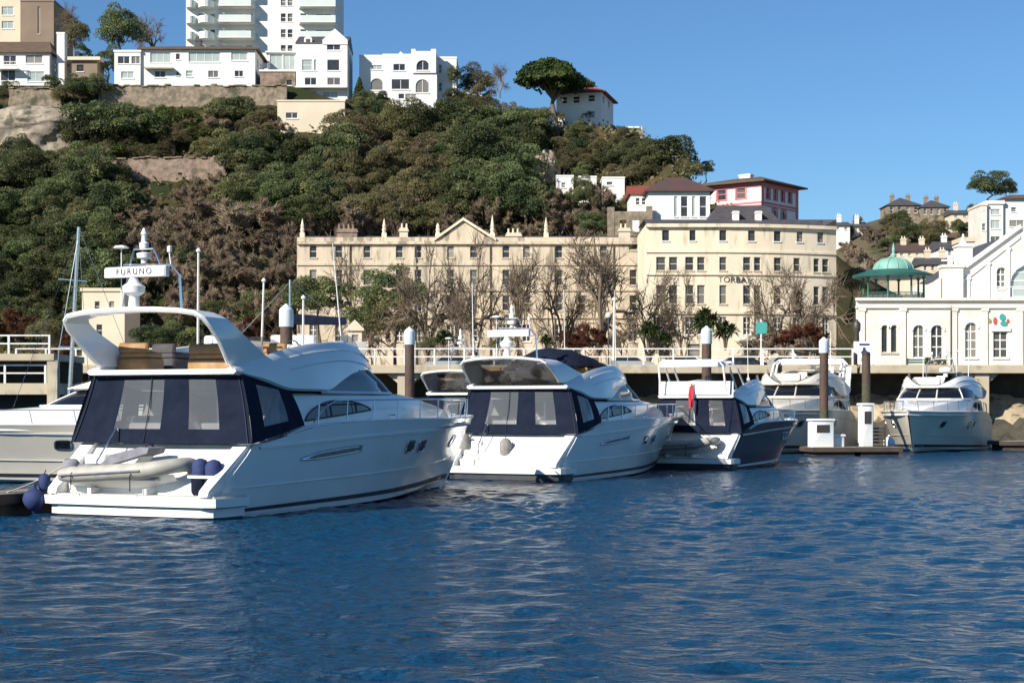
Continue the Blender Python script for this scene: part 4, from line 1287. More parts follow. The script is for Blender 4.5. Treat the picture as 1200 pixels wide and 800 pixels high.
def rock_face(label, pts, Y, depth, seed, material='rock'):
    """rough rock outcrop: pts is its outline in the photograph at distance Y, modelled with real bulk"""
    rs = np.random.RandomState(seed)
    xs = [p[0] for p in pts]; ys = [p[1] for p in pts]
    cx, cy = (min(xs) + max(xs)) / 2, (min(ys) + max(ys)) / 2
    wx, wz = (max(xs) - min(xs)) / 2 / F * Y, (max(ys) - min(ys)) / 2 / F * Y
    o = (X_(cx, Y), Y + depth * .6, Z_(cy, Y))
    P = []
    nu, nv = 90, 44
    ph = rs.rand(8) * 6.28
    for i in range(nv + 1):
        v = -1 + 2 * i / nv
        row = []
        for j in range(nu):
            a = 2 * math.pi * j / nu
            rr = (1 - abs(v) ** 4) ** .5 + .02
            k = 1 + .13 * math.sin(3 * a + ph[0] + 4 * v) + .10 * math.sin(7 * a - 5 * v + ph[1]) + .16 * noise.fractal(Vector((a * 2.2, v * 2.6, seed)), 1.0, 2.2, 5)
            row.append((wx * rr * k * math.cos(a), depth * rr * k * math.sin(a), wz * v * (1 + .08 * math.sin(5 * a + ph[2])) + .25 * noise.fractal(Vector((a * 3, v * 3, seed + 7)), 1.0, 2.2, 4)))
        P.append(row)
    mb = MB(); mb.grid(P, cv=True); mb.poly(P[0][::-1]); mb.poly(P[-1])
    ob = mb.build('rock_face', material, smooth=25)
    ob.location = o
    return tag(ob, label, 'rock')


rock_face('rough grey cliff face below the left hilltop garden', [(-30, 124), (94, 190)], 227, 3.2, 1)
rock_face('tan rock outcrop in the trees left of the small white houses', [(622, 176), (656, 245)], on_hill(640, 215)[1] + .5, 2.2, 2, 'rubble')
rock_face('stony patch between the long retaining wall and the round dark shrub', [(236, 128), (258, 146)], 238, 1.2, 3, 'wall_stone')


# ------------------------------------------------------------------ trees
def leaf_quads(centers, normals, size, rs, jitter=.9, aspect=1.0):
    n = len(centers)
    nn = normals + rs.randn(n, 3) * jitter
    nn /= np.linalg.norm(nn, axis=1, keepdims=True) + 1e-9
    a = np.cross(nn, rs.randn(n, 3)); a /= np.linalg.norm(a, axis=1, keepdims=True) + 1e-9
    b = np.cross(nn, a)
    s = (size * (.6 + .8 * rs.rand(n)))[:, None]
    v = np.stack([centers - a * s * .5 * aspect, centers - b * s * .3, centers + a * s * .5 * aspect, centers + b * s * .3], 1).reshape(-1, 3)
    return v


def quad_mesh(name, v, material, tri=False):
    k = 3 if tri else 4
    n = len(v) // k
    me = bpy.data.meshes.new(name)
    me.vertices.add(len(v)); me.vertices.foreach_set('co', v.astype(np.float32).ravel())
    me.loops.add(n * k); me.loops.foreach_set('vertex_index', np.arange(n * k, dtype=np.int32))
    me.polygons.add(n); me.polygons.foreach_set('loop_start', np.arange(0, n * k, k, dtype=np.int32))
    me.polygons.foreach_set('loop_total', np.full(n, k, dtype=np.int32))
    me.materials.append(M[material]); me.update(calc_edges=True)
    return me


def blob_crown(seed, n, leaf, rx=1, rz=.85, k=30, bl=.34, low=-.5, power=.5):
    """leaf faces over many clumps arranged through a crown of unit radius centred on the origin"""
    rs = np.random.RandomState(seed)
    cs = []
    while len(cs) < k:
        p = rs.randn(3); p /= np.linalg.norm(p)
        if p[2] < low: continue
        r = .45 + .5 * rs.rand() ** power
        cs.append(p * r * np.array([rx, rx, rz]) * (1 + .16 * rs.randn()))
    cs = np.array(cs)
    w = bl * (.6 + .8 * rs.rand(k))
    idx = rs.choice(k, n, p=w ** 2 / (w ** 2).sum())
    d = rs.randn(n, 3); d /= np.linalg.norm(d, axis=1, keepdims=True)
    d[:, 2] = np.where(d[:, 2] < -.35, -d[:, 2], d[:, 2])
    rad = w[idx] * (.72 + .36 * rs.rand(n))
    c = cs[idx] + d * rad[:, None] * np.array([1, 1, .8])
    return c, d, rs, leaf * np.ones(n)


def trunk_mesh(seed, h, r, top, limbs=5, material='bark'):
    rs = np.random.RandomState(seed)
    mb = MB()
    pts = [(0, 0, -.6)]
    for i in range(1, 5):
        pts.append((rs.randn() * .1, rs.randn() * .1, h * i / 4))
    mb.tube(pts, [r * 1.3, r, r * .85, r * .7, r * .5], 6)
    for _ in range(limbs):
        a = rs.rand() * 6.28; z0 = h * (.5 + .4 * rs.rand()); L = top * (.5 + .4 * rs.rand())
        mb.tube([(0, 0, z0), (math.cos(a) * L * .4, math.sin(a) * L * .4, z0 + L * .35), (math.cos(a) * L * .75, math.sin(a) * L * .75, z0 + L * .8)], [r * .5, r * .3, r * .1], 5)
    o = mb.build('trunk', material)
    me = o.data; bpy.data.objects.remove(o)
    return me


PROTO = {}


def proto(kind, crown, trunk, cname='crown'):
    PROTO.setdefault(kind, []).append((crown, trunk, cname))


# all prototypes: crown radius 1 (metre), crown centre at height ch, scaled on placing
for i in range(4):
    c, d, rs, s = blob_crown(10 + i, 11000, .074, 1, .88, 34, .34)
    v = leaf_quads(c, d, s, rs); v[:, 2] += 1.05
    proto('dark', quad_mesh('dark_crown', v, 'leaf_dark'), trunk_mesh(10 + i, 1.0, .07, .8))
for i in range(4):
    c, d, rs, s = blob_crown(30 + i, 9500, .07, 1, .95, 28, .33)
    v = leaf_quads(c, d, s, rs, 1.1); v[:, 2] += 1.05
    proto('olive', quad_mesh('olive_crown', v, 'leaf_olive'), trunk_mesh(30 + i, 1.0, .06, .8))
for i in range(2):
    c, d, rs, s = blob_crown(50 + i, 2600, .13, 1, .9, 22, .36, low=-.8)
    v = leaf_quads(c, d, s, rs, 1.0); v[:, 2] += .8
    proto('shrub', quad_mesh('shrub_crown', v, 'leaf_bright'), trunk_mesh(50 + i, .6, .05, .6))
for i in range(2):   # conical conifer
    rs = np.random.RandomState(60 + i)
    n = 2600
    h = rs.rand(n) ** 1.3; a = rs.rand(n) * 6.28
    r = (1 - h) ** .8 * .62 * (.8 + .3 * rs.rand(n)) * (1 + .15 * np.sin(5 * a + 9 * h))
    c = np.stack([r * np.cos(a), r * np.sin(a), .15 + h * 2.3], 1)
    d = np.stack([np.cos(a), np.sin(a), .3 + 0 * a], 1)
    proto('conifer', quad_mesh('conifer_crown', leaf_quads(c, d, .13 * np.ones(n), rs), 'leaf_bright'), trunk_mesh(60 + i, .8, .05, .3, 0))


def twig_tree(seed, n_limb, n_twig, spread, length, material, width=.012, up=.7):
    """leafless crown: limbs that fork, ending in fans of thin twigs (unit radius, centre at 1.05)"""
    rs = np.random.RandomState(seed)
    mb = MB(); tips = []
    def grow(p, d, L, r, lvl):
        mid = p + d * L * .5 + rs.randn(3) * L * .06
        q = p + d * L + rs.randn(3) * L * .08
        mb.tube([p, mid, q], [r, r * .8, r * .6], 4 if lvl else 6, cap=False)
        if lvl >= 2: tips.append((mid, d, L)); tips.append((q, d, L))
        if lvl < 4:
            for _ in range(n_limb if lvl else n_limb + 2):
                nd = d + rs.randn(3) * spread; nd[2] += up * .35
                nd /= np.linalg.norm(nd)
                grow(q if rs.rand() < .6 else mid, nd, L * (.62 + .2 * rs.rand()), r * .58, lvl + 1)
    grow(np.array([0, 0, -.1]), np.array([0, 0, 1.0]), .62, .062, 0)
    o = mb.build('branches', 'bark_pale' if material == 'twig_grey' else 'bark', recalc=False); tme = o.data; bpy.data.objects.remove(o)
    tp = np.array([t[0] for t in tips]); td = np.array([t[1] for t in tips])
    k = rs.randint(0, len(tips), n_twig)
    base = tp[k] + rs.randn(n_twig, 3) * .03
    d = td[k] + rs.randn(n_twig, 3) * .65; d[:, 2] += up * .4; d /= np.linalg.norm(d, axis=1, keepdims=True)
    L = length * (.5 + .9 * rs.rand(n_twig))[:, None]
    side = np.cross(d, rs.randn(n_twig, 3)); side /= np.linalg.norm(side, axis=1, keepdims=True)
    w = width * (.6 + .8 * rs.rand(n_twig))[:, None]
    v = np.stack([base - side * w, base + side * w, base + d * L], 1).reshape(-1, 3)
    # normalise to unit crown radius
    rad = np.percentile(np.abs(v[:, :2]), 97)
    sc = 1.0 / rad
    v *= np.array([sc, sc, 1.0]); zmax = np.percentile(v[:, 2], 99); kz = 2.0 / zmax
    v[:, 2] *= kz
    vv = np.array([tuple(x.co) for x in tme.vertices]) * np.array([sc, sc, kz])
    tme.vertices.foreach_set('co', vv.astype(np.float32).ravel()); tme.update()
    return quad_mesh('twigs', v, material, tri=True), tme


for i in range(4):
    c, t = twig_tree(70 + i, 2, 4200, .62, .17, 'twig_brown', .016)
    proto('brown', c, t, 'twigs')
for i in range(2):
    c, t = twig_tree(80 + i, 2, 4500, .62, .17, 'twig_red', .02)
    proto('red', c, t, 'twigs')
for i in range(3):
    c, t = twig_tree(90 + i, 3, 950, .62, .26, 'twig_grey', .0065, up=.12)
    proto('bare', c, t, 'twigs')


def palm_proto(seed):
    rs = np.random.RandomState(seed); vs = []
    heads = [(0, 0, 1.25), (.35, .1, 1.0), (-.3, .2, 1.05), (.05, -.3, .9)]
    for hx, hy, hz in heads:
        for _ in range(120):
            a = rs.rand() * 6.28; e = rs.uniform(-.5, 1.3)
            d = np.array([math.cos(a) * math.cos(e), math.sin(a) * math.cos(e), math.sin(e)])
            s = np.cross(d, [0, 0, 1.0]); s /= np.linalg.norm(s) + 1e-6
            L = .62 * (.7 + .5 * rs.rand()); p = np.array([hx, hy, hz]); w = .05
            m = p + d * L * .55; q = p + d * L + np.array([0, 0, -.28 * L])
            vs += [p - s * w * .5, m - s * w, q, m + s * w]
    mb = MB()
    for hx, hy, hz in heads:
        mb.tube([(0, 0, -.1), (hx * .3, hy * .3, hz * .5), (hx, hy, hz)], [.07, .06, .05], 6)
    o = mb.build('trunk', 'bark'); t = o.data; bpy.data.objects.remove(o)
    return quad_mesh('fronds', np.array(vs), 'leaf_palm'), t


for i in range(2):
    c, t = palm_proto(100 + i); proto('palm', c, t, 'fronds')

KNAME = dict(dark='evergreen_tree', olive='broadleaf_tree', shrub='shrub', conifer='conifer', brown='bare_tree', red='bare_shrub', bare='bare_tree', palm='cabbage_palm')
KCAT = dict(dark='tree', olive='tree', shrub='shrub', conifer='tree', brown='tree', red='shrub', bare='tree', palm='palm')
CH = dict(dark=1.05, olive=1.05, shrub=.8, conifer=1.2, brown=1.15, red=1.1, bare=1.2, palm=.9)
trs = random.Random(11)


def tree_at(kind, x, y, z, r, label, group=None, hscale=1.0, variant=None):
    pr = PROTO[kind]
    c, t, cn = pr[variant % len(pr)] if variant is not None else trs.choice(pr)
    root = thing(KNAME[kind], label, KCAT[kind], (x, y, z - .15), trs.random() * 6.28, group, (r, r, r * hscale))
    o = bpy.data.objects.new('crown' if cn == 'crown' else cn, c); COL.objects.link(o); o.parent = root
    o = bpy.data.objects.new('branches' if kind in ('brown', 'red', 'bare') else 'trunk', t); COL.objects.link(o); o.parent = root
    return root


def tree_px(kind, px, py, rpx, label, group=None, hs=1.0, Y=None):
    """tree whose crown centre shows at (px, py) with radius rpx, standing on the hill"""
    Yg = Y or 215.0
    for _ in range(3):
        r = rpx / F * Yg
        if Y: break
        x, yy, z = on_hill(px, py, CH[kind] * r * hs * .9)
        Yg = yy
    if Y:
        x = X_(px, Y); z = Z_(py, Y) - CH[kind] * r * hs; yy = Y
    return tree_at(kind, x, yy, z, r, label, group, hs)


def fill(kinds, x0, x1, y0, y1, rpx, label, n, group, hs=1.0, mind=.8, seed=0, test=None):
    rr = random.Random(seed); pts = []
    tries = 0
    while len(pts) < n and tries < n * 60:
        tries += 1
        p = (rr.uniform(x0, x1), rr.uniform(y0, y1))
        if test and not test(*p): continue
        if all((p[0] - q[0]) ** 2 + ((p[1] - q[1]) * 1.25) ** 2 > (rpx * mind) ** 2 for q in pts): pts.append(p)
    for p in pts:
        tree_px(rr.choice(kinds), p[0], p[1], rpx * rr.uniform(.75, 1.2), label, group, hs * rr.uniform(.85, 1.15))


# single trees one can point to
tree_px('dark', 132, 148, 44, 'largest dark evergreen clump below the left end of the long white house', hs=.85)
tree_px('dark', 98, 160, 26, 'dark evergreen at the left shoulder of the largest evergreen clump')
tree_px('dark', 170, 155, 26, 'dark evergreen at the right shoulder of the largest evergreen clump')
tree_px('dark', 269, 132, 27, 'round dark evergreen in front of the long retaining wall', hs=.85)
tree_px('dark', 292, 140, 16, 'small dark evergreen tucked right of the round dark evergreen', hs=.9)
tree_px('shrub', 128, 184, 18, 'bright green shrub below the largest evergreen clump')
tree_px('shrub', 196, 152, 20, 'pale olive shrub right of the largest evergreen clump')
tree_px('shrub', 226, 146, 18, 'bright green shrub below the retaining wall left of the round dark evergreen')
tree_px('olive', 205, 165, 17, 'loose olive shrub above the pinkish terrace wall')
tree_px('shrub', 238, 160, 13, 'low light green bush on the garden terrace')
tree_px('olive', 300, 165, 24, 'olive broadleaf tree below the cream garden building')
tree_px('dark', 140, 38, 25, 'dark rounded evergreen on the skyline between the brown block and the long white house', hs=1.15, Y=256)
tree_px('bare', 178, 34, 24, 'bare branching tree on the skyline left of the white apartments', Y=266)
tree_px('bare', 82, 20, 22, 'bare tree on the skyline behind the white stair tower', Y=268)
tree_px('olive', 88, 44, 15, 'narrow green tree right of the white stair tower', hs=1.4, Y=255)
tree_px('shrub', 99, 60, 9, 'small light green bush above the brown garden shed', Y=252)
tree_px('dark', 126, 75, 17, 'dark bush between the garden shed and the flat roofed annexe', hs=1.2, Y=250)
tree_px('dark', 94, 104, 19, 'clipped dark hedge tree below the garden shed', hs=.8, Y=238.6)
tree_px('olive', 74, 112, 12, 'scruffy olive bush between the two upper garden walls', Y=238.4)
tree_px('dark', 116, 101, 15, 'dark hedge bush left of the flat roofed annexe', hs=.9, Y=238.6)
fill(['dark', 'olive'], 335, 420, 122, 160, 15, 'bushy tree on the slope below the garden building and the tall gabled house', 10, 'bushes below the tall gabled house', seed=21, mind=.85, test=lambda a, b: not (a < 415 and b < 162))
fill(['olive', 'shrub'], 100, 330, 132, 182, 15, 'garden shrub on the terraced slope between the long retaining wall and the pinkish wall', 22, 'shrubs on the garden terraces', seed=22, mind=1.0)
fill(['brown'], 250, 330, 150, 200, 15, 'small brown bare tree on the slope below the round dark evergreen', 6, 'brown trees below the round evergreen', seed=23)
fill(['brown', 'olive'], 0, 120, 182, 205, 13, 'scrubby bush at the top of the left wood below the grey cliff', 8, 'scrub below the grey cliff', seed=24)
tree_px('shrub', 63, 96, 10, 'yellow green bush beside the left hilltop house', Y=241.5)
tree_px('dark', 8, 108, 13, 'dark bush at the foot of the left hilltop house', Y=241)
tree_px('dark', 26, 112, 8, 'small dark bush on the left garden wall', Y=240.5)
tree_px('conifer', 421, 116, 20, 'narrow yellow green conifer right of the tall gabled house', hs=1.05, Y=241)
tree_px('dark', 432, 120, 13, 'dark slim evergreen just right of the yellow green conifer', hs=1.4, Y=241)
tree_px('bare', 586, 88, 15, 'thin bare tree on the skyline left of the umbrella pine', hs=1.3, Y=248)
tree_px('olive', 560, 97, 21, 'brown green tree on the skyline right of the white villa', Y=252)
tree_px('dark', 532, 89, 8, 'dark palm like tree against the white villa wing', hs=1.4, Y=246.5)
tree_px('dark', 774, 182, 36, 'large rounded dark green tree right of the pine house terrace', hs=.85, Y=222)
tree_px('dark', 752, 194, 22, 'dark tree at the left foot of the large rounded tree', Y=220)
tree_px('olive', 806, 200, 18, 'olive tree at the right foot of the large rounded tree', Y=219)
tree_px('dark', 828, 197, 9, 'small dark tree behind the pink house chimney', Y=222)
tree_px('dark', 374, 347, 32, 'dark evergreen tree in front of the left end of the long terrace', Y=160)
tree_px('dark', 350, 352, 22, 'smaller dark evergreen left of the terrace evergreen', Y=163)
tree_px('dark', 455, 345, 36, 'big rounded evergreen in front of the long terrace above the nearest yacht bow', Y=158, hs=.9)
tree_px('olive', 463, 378, 30, 'brown green tree at the foot of the big rounded evergreen', Y=156)
tree_px('dark', 432, 372, 24, 'dark evergreen left of the brown green tree below the rounded evergreen', Y=157)
tree_px('dark', 686, 225, 15, 'ivy covered tree between the small white houses', hs=1.3, Y=214)
tree_px('dark', 672, 232, 11, 'small dark bush left of the ivy covered tree', Y=213)
tree_px('olive', 735, 235, 9, 'bush against the small white cube house', Y=210)
tree_px('dark', 700, 262, 24, 'clipped dark hedge bush behind the ruined wall', hs=.6, Y=203)
tree_px('olive', 722, 262, 14, 'brown green bush left of the ruined wall openings', hs=.8, Y=202)
tree_px('dark', 1160, 218, 22, 'dark rounded tree on the skyline above the right hand villa', hs=.8, Y=285)
tree_px('dark', 1178, 222, 12, 'small dark tree beside the skyline tree at the right', Y=287)
tree_px('dark', 1141, 247, 8, 'dark bush at the left of the villa tower', Y=270)

fill(['dark'], -40, 150, 205, 385, 27, 'dark evergreen tree massed on the wooded slope behind the left pier', 40, 'evergreens on the left slope', seed=1, mind=.85)
fill(['dark', 'dark', 'olive'], -190, -30, 130, 385, 30, 'evergreen on the slope beyond the left edge of the picture', 45, 'trees beyond the left edge', seed=41, mind=1.0)
fill(['olive'], -20, 150, 200, 385, 19, 'olive broadleaf tree scattered among the evergreens on the left slope', 12, 'broadleaf trees on the left slope', seed=2)
fill(['brown'], 148, 350, 262, 385, 24, 'brown leafless tree on the lower slope left of the long terrace', 36, 'brown trees left of the terrace', seed=3, mind=.8)
fill(['dark'], 180, 340, 300, 385, 20, 'dark evergreen standing among the brown trees left of the terrace', 9, 'evergreens among the brown trees', seed=4, mind=1.5)
fill(['brown'], 170, 270, 222, 262, 18, 'brown leafless tree just below the pinkish terrace wall', 9, 'brown trees below the pinkish wall', seed=5)
fill(['olive', 'olive'], 90, 250, 180, 235, 16, 'olive shrubby tree around the pinkish terrace wall', 8, 'shrubby trees around the pinkish wall', seed=6, test=lambda a, b: not (118 < a < 262 and 188 < b < 222))
fill(['dark'], 272, 396, 178, 262, 28, 'dark evergreen oak in the dense clump above the left end of the terrace', 17, 'evergreen oaks above the terrace', seed=7, mind=.85)
fill(['olive'], 385, 520, 150, 262, 23, 'olive brown tree in the middle of the hillside below the villa', 26, 'olive brown hillside trees', seed=8, mind=.85)
fill(['shrub'], 330, 620, 165, 250, 13, 'yellow green shrub showing between the trees in the middle of the hillside', 12, 'yellow green shrubs on the hillside', seed=51, mind=2.0)
fill(['shrub'], 0, 150, 215, 370, 13, 'yellow green shrub showing between the evergreens of the left slope', 7, 'yellow green shrubs on the left slope', seed=52, mind=2.0)
fill(['brown'], 380, 530, 175, 265, 20, 'brown leafless tree among the olive trees in the middle of the hillside', 14, 'brown trees in the middle of the hillside', seed=9, mind=1.1)
fill(['dark'], 500, 620, 140, 245, 29, 'dark evergreen in the tall clump between the villa and the umbrella pine', 20, 'evergreens left of the pine', seed=10, mind=.82)
fill(['dark', 'dark'], 405, 560, 122, 152, 15, 'dark shrubby evergreen along the foot of the villa garden', 13, 'shrubby evergreens below the villa', seed=12, mind=.9, test=lambda a, b: not (455 < a < 516 and b < 150))
fill(['olive'], 545, 650, 110, 150, 15, 'olive bush along the ridge under the umbrella pine', 10, 'bushes along the ridge', seed=13, mind=.9)
fill(['brown'], 352, 520, 248, 280, 17, 'brown leafless tree on the bank behind the left half of the terrace roof', 17, 'brown trees behind the terrace roof', seed=14, hs=1.2, mind=.7)
fill(['brown'], 520, 715, 236, 280, 17, 'brown leafless tree on the bank behind the right half of the terrace roof', 20, 'brown trees right behind the terrace roof', seed=15, hs=1.2, mind=.7)
fill(['olive', 'olive', 'dark'], 655, 762, 165, 208, 15, 'shrubby tree on the slope below the pine house', 15, 'shrubby trees below the pine house', seed=16, mind=.85)
fill(['dark'], 655, 690, 132, 165, 11, 'dark bush at the foot of the umbrella pine', 4, 'bushes at the foot of the pine', seed=17)
fill(['olive'], 600, 660, 225, 262, 15, 'yellowish bush around the tan rock outcrop', 6, 'bushes around the tan outcrop', seed=18)
fill(['dark', 'olive'], 0, 90, 176, 215, 18, 'tree growing at the foot of the grey cliff face', 8, 'trees at the foot of the grey cliff', seed=19)


def far_fill(kinds, x0, x1, y0, y1, rpx, label, n, group, seed):
    rr = random.Random(seed)
    for _ in range(n):
        px, py = rr.uniform(x0, x1), rr.uniform(y0, y1)
        k = rr.choice(kinds)
        Y = 262.0
        while Y < 450:
            if FH_(X_(px, Y), Y) + 1.8 >= Z_(py, Y): break
            Y += 2
        r = rpx * rr.uniform(.7, 1.3) / F * Y
        tree_at(k, X_(px, Y), Y, FH_(X_(px, Y), Y), r, label, group)


far_fill(['dark', 'olive'], 1035, 1150, 256, 290, 9, 'green tree on the far slope below the ridge houses', 26, 'green trees on the far slope', 31)
far_fill(['brown'], 990, 1060, 262, 330, 10, 'brown leafless tree on the far slope left of the green dome', 26, 'brown trees on the far slope', 32)
far_fill(['olive', 'dark'], 1040, 1150, 300, 345, 9, 'olive tree between the houses behind the bandstand', 22, 'olive trees behind the bandstand', 33)
for k, (px, py, r, Y, kd, lb) in enumerate(((996, 330, 18, 178, 'olive', 'olive tree close to the right corner of the curved terrace'), (1004, 372, 14, 172, 'olive', 'low olive bush between the curved terrace and the pavilion'), (1000, 300, 14, 200, 'brown', 'bare brown tree above the right corner of the curved terrace'))):
    tree_px(kd, px, py, r, lb, Y=Y)

# umbrella pine
def umbrella_pine():
    Y = 234.0; s = Y / F
    x, zt = X_(648, Y), Z_(70, Y)
    zb = Z_(165, Y)
    t = thing('umbrella_pine', 'umbrella pine with flat spreading crown on the ridge', 'tree', (x, Y, zb))
    rs = np.random.RandomState(44)
    n = 9000
    a = rs.rand(n) * 6.28; r = np.sqrt(rs.rand(n))
    R0 = 41.5 * s; zc = Z_(97, Y) - zb
    bumps = 1 + .12 * np.sin(5 * a + 1) + .08 * np.sin(9 * a)
    hgt = (1 - r ** 2.2) * 25 * s
    up = rs.rand(n) < .72
    z = zc + np.where(up, hgt * (.8 + .25 * rs.rand(n)), hgt * .8 * rs.rand(n) - 16 * s * (1 - r ** 2) * rs.rand(n) ** .6) + .5 * np.sin(4 * a + 7 * r) * .6
    c = np.stack([(r * R0 * bumps + rs.randn(n) * .18) * np.cos(a), (r * R0 * bumps + rs.randn(n) * .18) * np.sin(a), z], 1)
    tilt = -.13
    c[:, 2] += tilt * c[:, 0] * .8
    d = np.stack([np.cos(a) * r, np.sin(a) * r, 1.2 - r], 1)
    o = bpy.data.objects.new('crown', quad_mesh('pine_crown', leaf_quads(c, d, .5 * np.ones(n), rs, .8), 'leaf_pine')); COL.objects.link(o); o.parent = t
    mb = MB()
    mb.tube([(.9, 0, -1), (.4, 0, 2.5), (-.1, .2, 5.0), (0, 0, zc - 2.2)], [.42, .36, .32, .3], 8)
    for k in range(10):
        b = k * .63; L = R0 * (.45 + .3 * rs.rand())
        mb.tube([(0, 0, zc - 2.6 + .1 * k), (math.cos(b) * L * .4, math.sin(b) * L * .4, zc - 1.0), (math.cos(b) * L, math.sin(b) * L, zc + .5 - .1 * math.cos(b) * L)], [.24, .17, .07], 6)
    mb.build('trunk', 'bark', t, smooth=60)


umbrella_pine()

# bare plane trees, palms and shrubs of the promenade
for px, base, top, rp, Y, lb in ((500, 415, 283, 30, 150, 'bare plane tree before the terrace left of the central pediment'), (556, 415, 275, 30, 152, 'bare plane tree under the central pediment of the terrace'),
                              (612, 415, 288, 30, 149, 'bare plane tree before the terrace right of the pediment'), (697, 415, 268, 46, 147, 'widest bare plane tree at the joint of the two terraces'),
                              (655, 415, 300, 26, 153, 'slim bare plane tree left of the widest plane tree'), (762, 415, 312, 26, 154, 'bare plane tree at the left corner of the curved terrace'),
                              (800, 415, 318, 20, 151, 'bare plane tree left of the big palm'), (917, 415, 300, 32, 148, 'wide bare plane tree before the curved terrace right of its letters'),
                              (945, 415, 318, 30, 152, 'bare plane tree before the right end of the curved terrace'), (420, 415, 290, 26, 172, 'bare plane tree between the two evergreens before the terrace'),
                              (540, 415, 330, 24, 144, 'small bare tree nearest the railing below the pediment'), (1010, 418, 335, 11, 140, 'dark slim bare tree beside the pavilion corner')):
    z = PZ; h = Z_(top, Y) - PZ; r = 1.4 * rp / F * Y
    tree_at('bare', X_(px, Y), Y, z, r, lb, 'bare trees along the promenade', h / (2.0 * r))
for px, py, rp, Y, lb in ((760, 388, 21, 131, 'cabbage palm left of the big palm in front of the curved terrace'), (779, 396, 14, 131, 'small cabbage palm beside the left palm'), (826, 378, 29, 132, 'big cabbage palm behind the capped pile'),
                          (850, 388, 21, 131, 'cabbage palm leaning right of the big palm'), (640, 398, 13, 131, 'small palm behind the second yacht'), (520, 396, 17, 131, 'cabbage palm behind the railing right of the rounded evergreen')):
    tree_px('palm', px, py, rp, lb, Y=Y, hs=.95)
for px, py, rp, Y, kd, lb in ((700, 396, 20, 139, 'red', 'rusty brown hedge shrub below the widest plane tree'), (675, 400, 16, 140, 'red', 'rusty shrub left of the widest plane tree foot'), (728, 400, 16, 139, 'brown', 'brown shrub right of the widest plane tree foot'),
                              (922, 396, 18, 140, 'red', 'rusty brown shrub before the right half of the curved terrace'), (955, 392, 16, 141, 'red', 'reddish shrub behind the capped brown pile'), (900, 404, 12, 139, 'brown', 'low brown shrub under the wide plane tree'),
                              (590, 402, 14, 141, 'olive', 'olive shrub behind the railing above the second yacht'), (500, 404, 12, 140, 'olive', 'olive shrub left of the railing palm'), (20, 382, 24, 120, 'red', 'rusty hedge shrub behind the left pier rail'), (-14, 384, 22, 120, 'red', 'rusty hedge shrub at the far left edge'),
                              (52, 392, 20, 118, 'olive', 'olive shrub behind the end of the left pier rail'), (84, 408, 20, 112, 'red', 'dark red shrub right of the left pier'), (180, 395, 22, 150, 'dark', 'dark tree seen through the arch of the nearest yacht'), (215, 395, 22, 152, 'dark', 'second dark tree seen through the arch of the nearest yacht'), (270, 385, 24, 150, 'brown', 'brown tree above the arch leg of the nearest yacht'), (310, 390, 22, 150, 'red', 'rusty tree behind the sailing yacht cover'), (250, 372, 20, 165, 'dark', 'dark tree right of the nearest yacht arch')):
    tree_px(kd, px, py, rp, lb, Y=Y)


# undergrowth between the trees: uncountable
def undergrowth():
    rs = np.random.RandomState(77)
    pts = []
    while len(pts) < 9000:
        x, y = rs.uniform(-85, 30), rs.uniform(191, 238)
        pts.append((x, y, H_(x, y) + .15 + .5 * rs.rand() ** 2))
    c = np.repeat(np.array(pts), 3, 0) + rs.randn(len(pts) * 3, 3) * .35
    v = leaf_quads(c, np.tile([0, -.5, .8], (len(c), 1)), .55 * np.ones(len(c)), rs)
    o = bpy.data.objects.new('undergrowth', quad_mesh('undergrowth', v, 'leaf_olive')); COL.objects.link(o)
    return structure(o, 'stuff')


undergrowth()


# ------------------------------------------------------------------ motor yachts
# tables are in metres for the nearest yacht: x forward from the platform edge, z above the waterline
T_ZS = [(0, 1.56), (.06, 1.70), (.14, 1.95), (.25, 2.04), (.5, 2.08), (.8, 2.08), (1, 2.12)]
T_YS = [(0, 2.33), (.2, 2.45), (.45, 2.42), (.6, 2.22), (.75, 1.72), (.87, 1.05), (.95, .5), (1, .05)]
T_YC = [(0, 2.12), (.3, 2.15), (.5, 1.92), (.7, 1.22), (.85, .55), (.95, .16), (1, .02)]
T_ZC = [(0, -.02), (.4, .04), (.7, .13), (.9, .3), (1, .5)]
T_ZK = [(0, -.6), (.6, -.6), (.85, -.45), (1, -.1)]
T_XB = [(-.6, 13.6), (-.1, 14.75), (.0, 14.95), (.85, 15.75), (2.12, 16.8)]
T_XA = [(-.6, .55), (.0, .45), (.45, .45), (1.56, 1.48), (2.1, 1.9)]


def hull_pt(t, q):
    """starboard hull surface: t 0 transom..1 bow, q 0 sheer..1 chine..2 keel"""
    zs, zc, zk = pchip(T_ZS, t), pchip(T_ZC, t), pchip(T_ZK, t)
    ys, yc = pchip(T_YS, t), pchip(T_YC, t)
    if q <= 1:
        z = lerp(zs, zc, q); p = 1 - .42 * t * t
        y = ys + (yc - ys) * q ** (p if t > .3 else 1.25 - .8 * t)
    else:
        z = lerp(zc, zk, q - 1); y = yc * (2 - q)
    zb = lerp(lerp(2.12, .5, min(q, 1)), -.1, max(0, q - 1))
    xb = pchip(T_XB, zb); xa = pchip(T_XA, z)
    return Vector((lerp(xa, xb, t), -y, z))


def hull_at(x, z):
    """hull point at this length and height"""
    lo, hi = 0.0, 1.0
    p = None
    for _ in range(24):
        t = (lo + hi) / 2
        zs, zc, zk = pchip(T_ZS, t), pchip(T_ZC, t), pchip(T_ZK, t)
        q = (z - zs) / (zc - zs) if z >= zc else 1 + (z - zc) / (zk - zc)
        p = hull_pt(t, max(0, min(2, q)))
        if p.x < x: lo = t
        else: hi = t
    return p


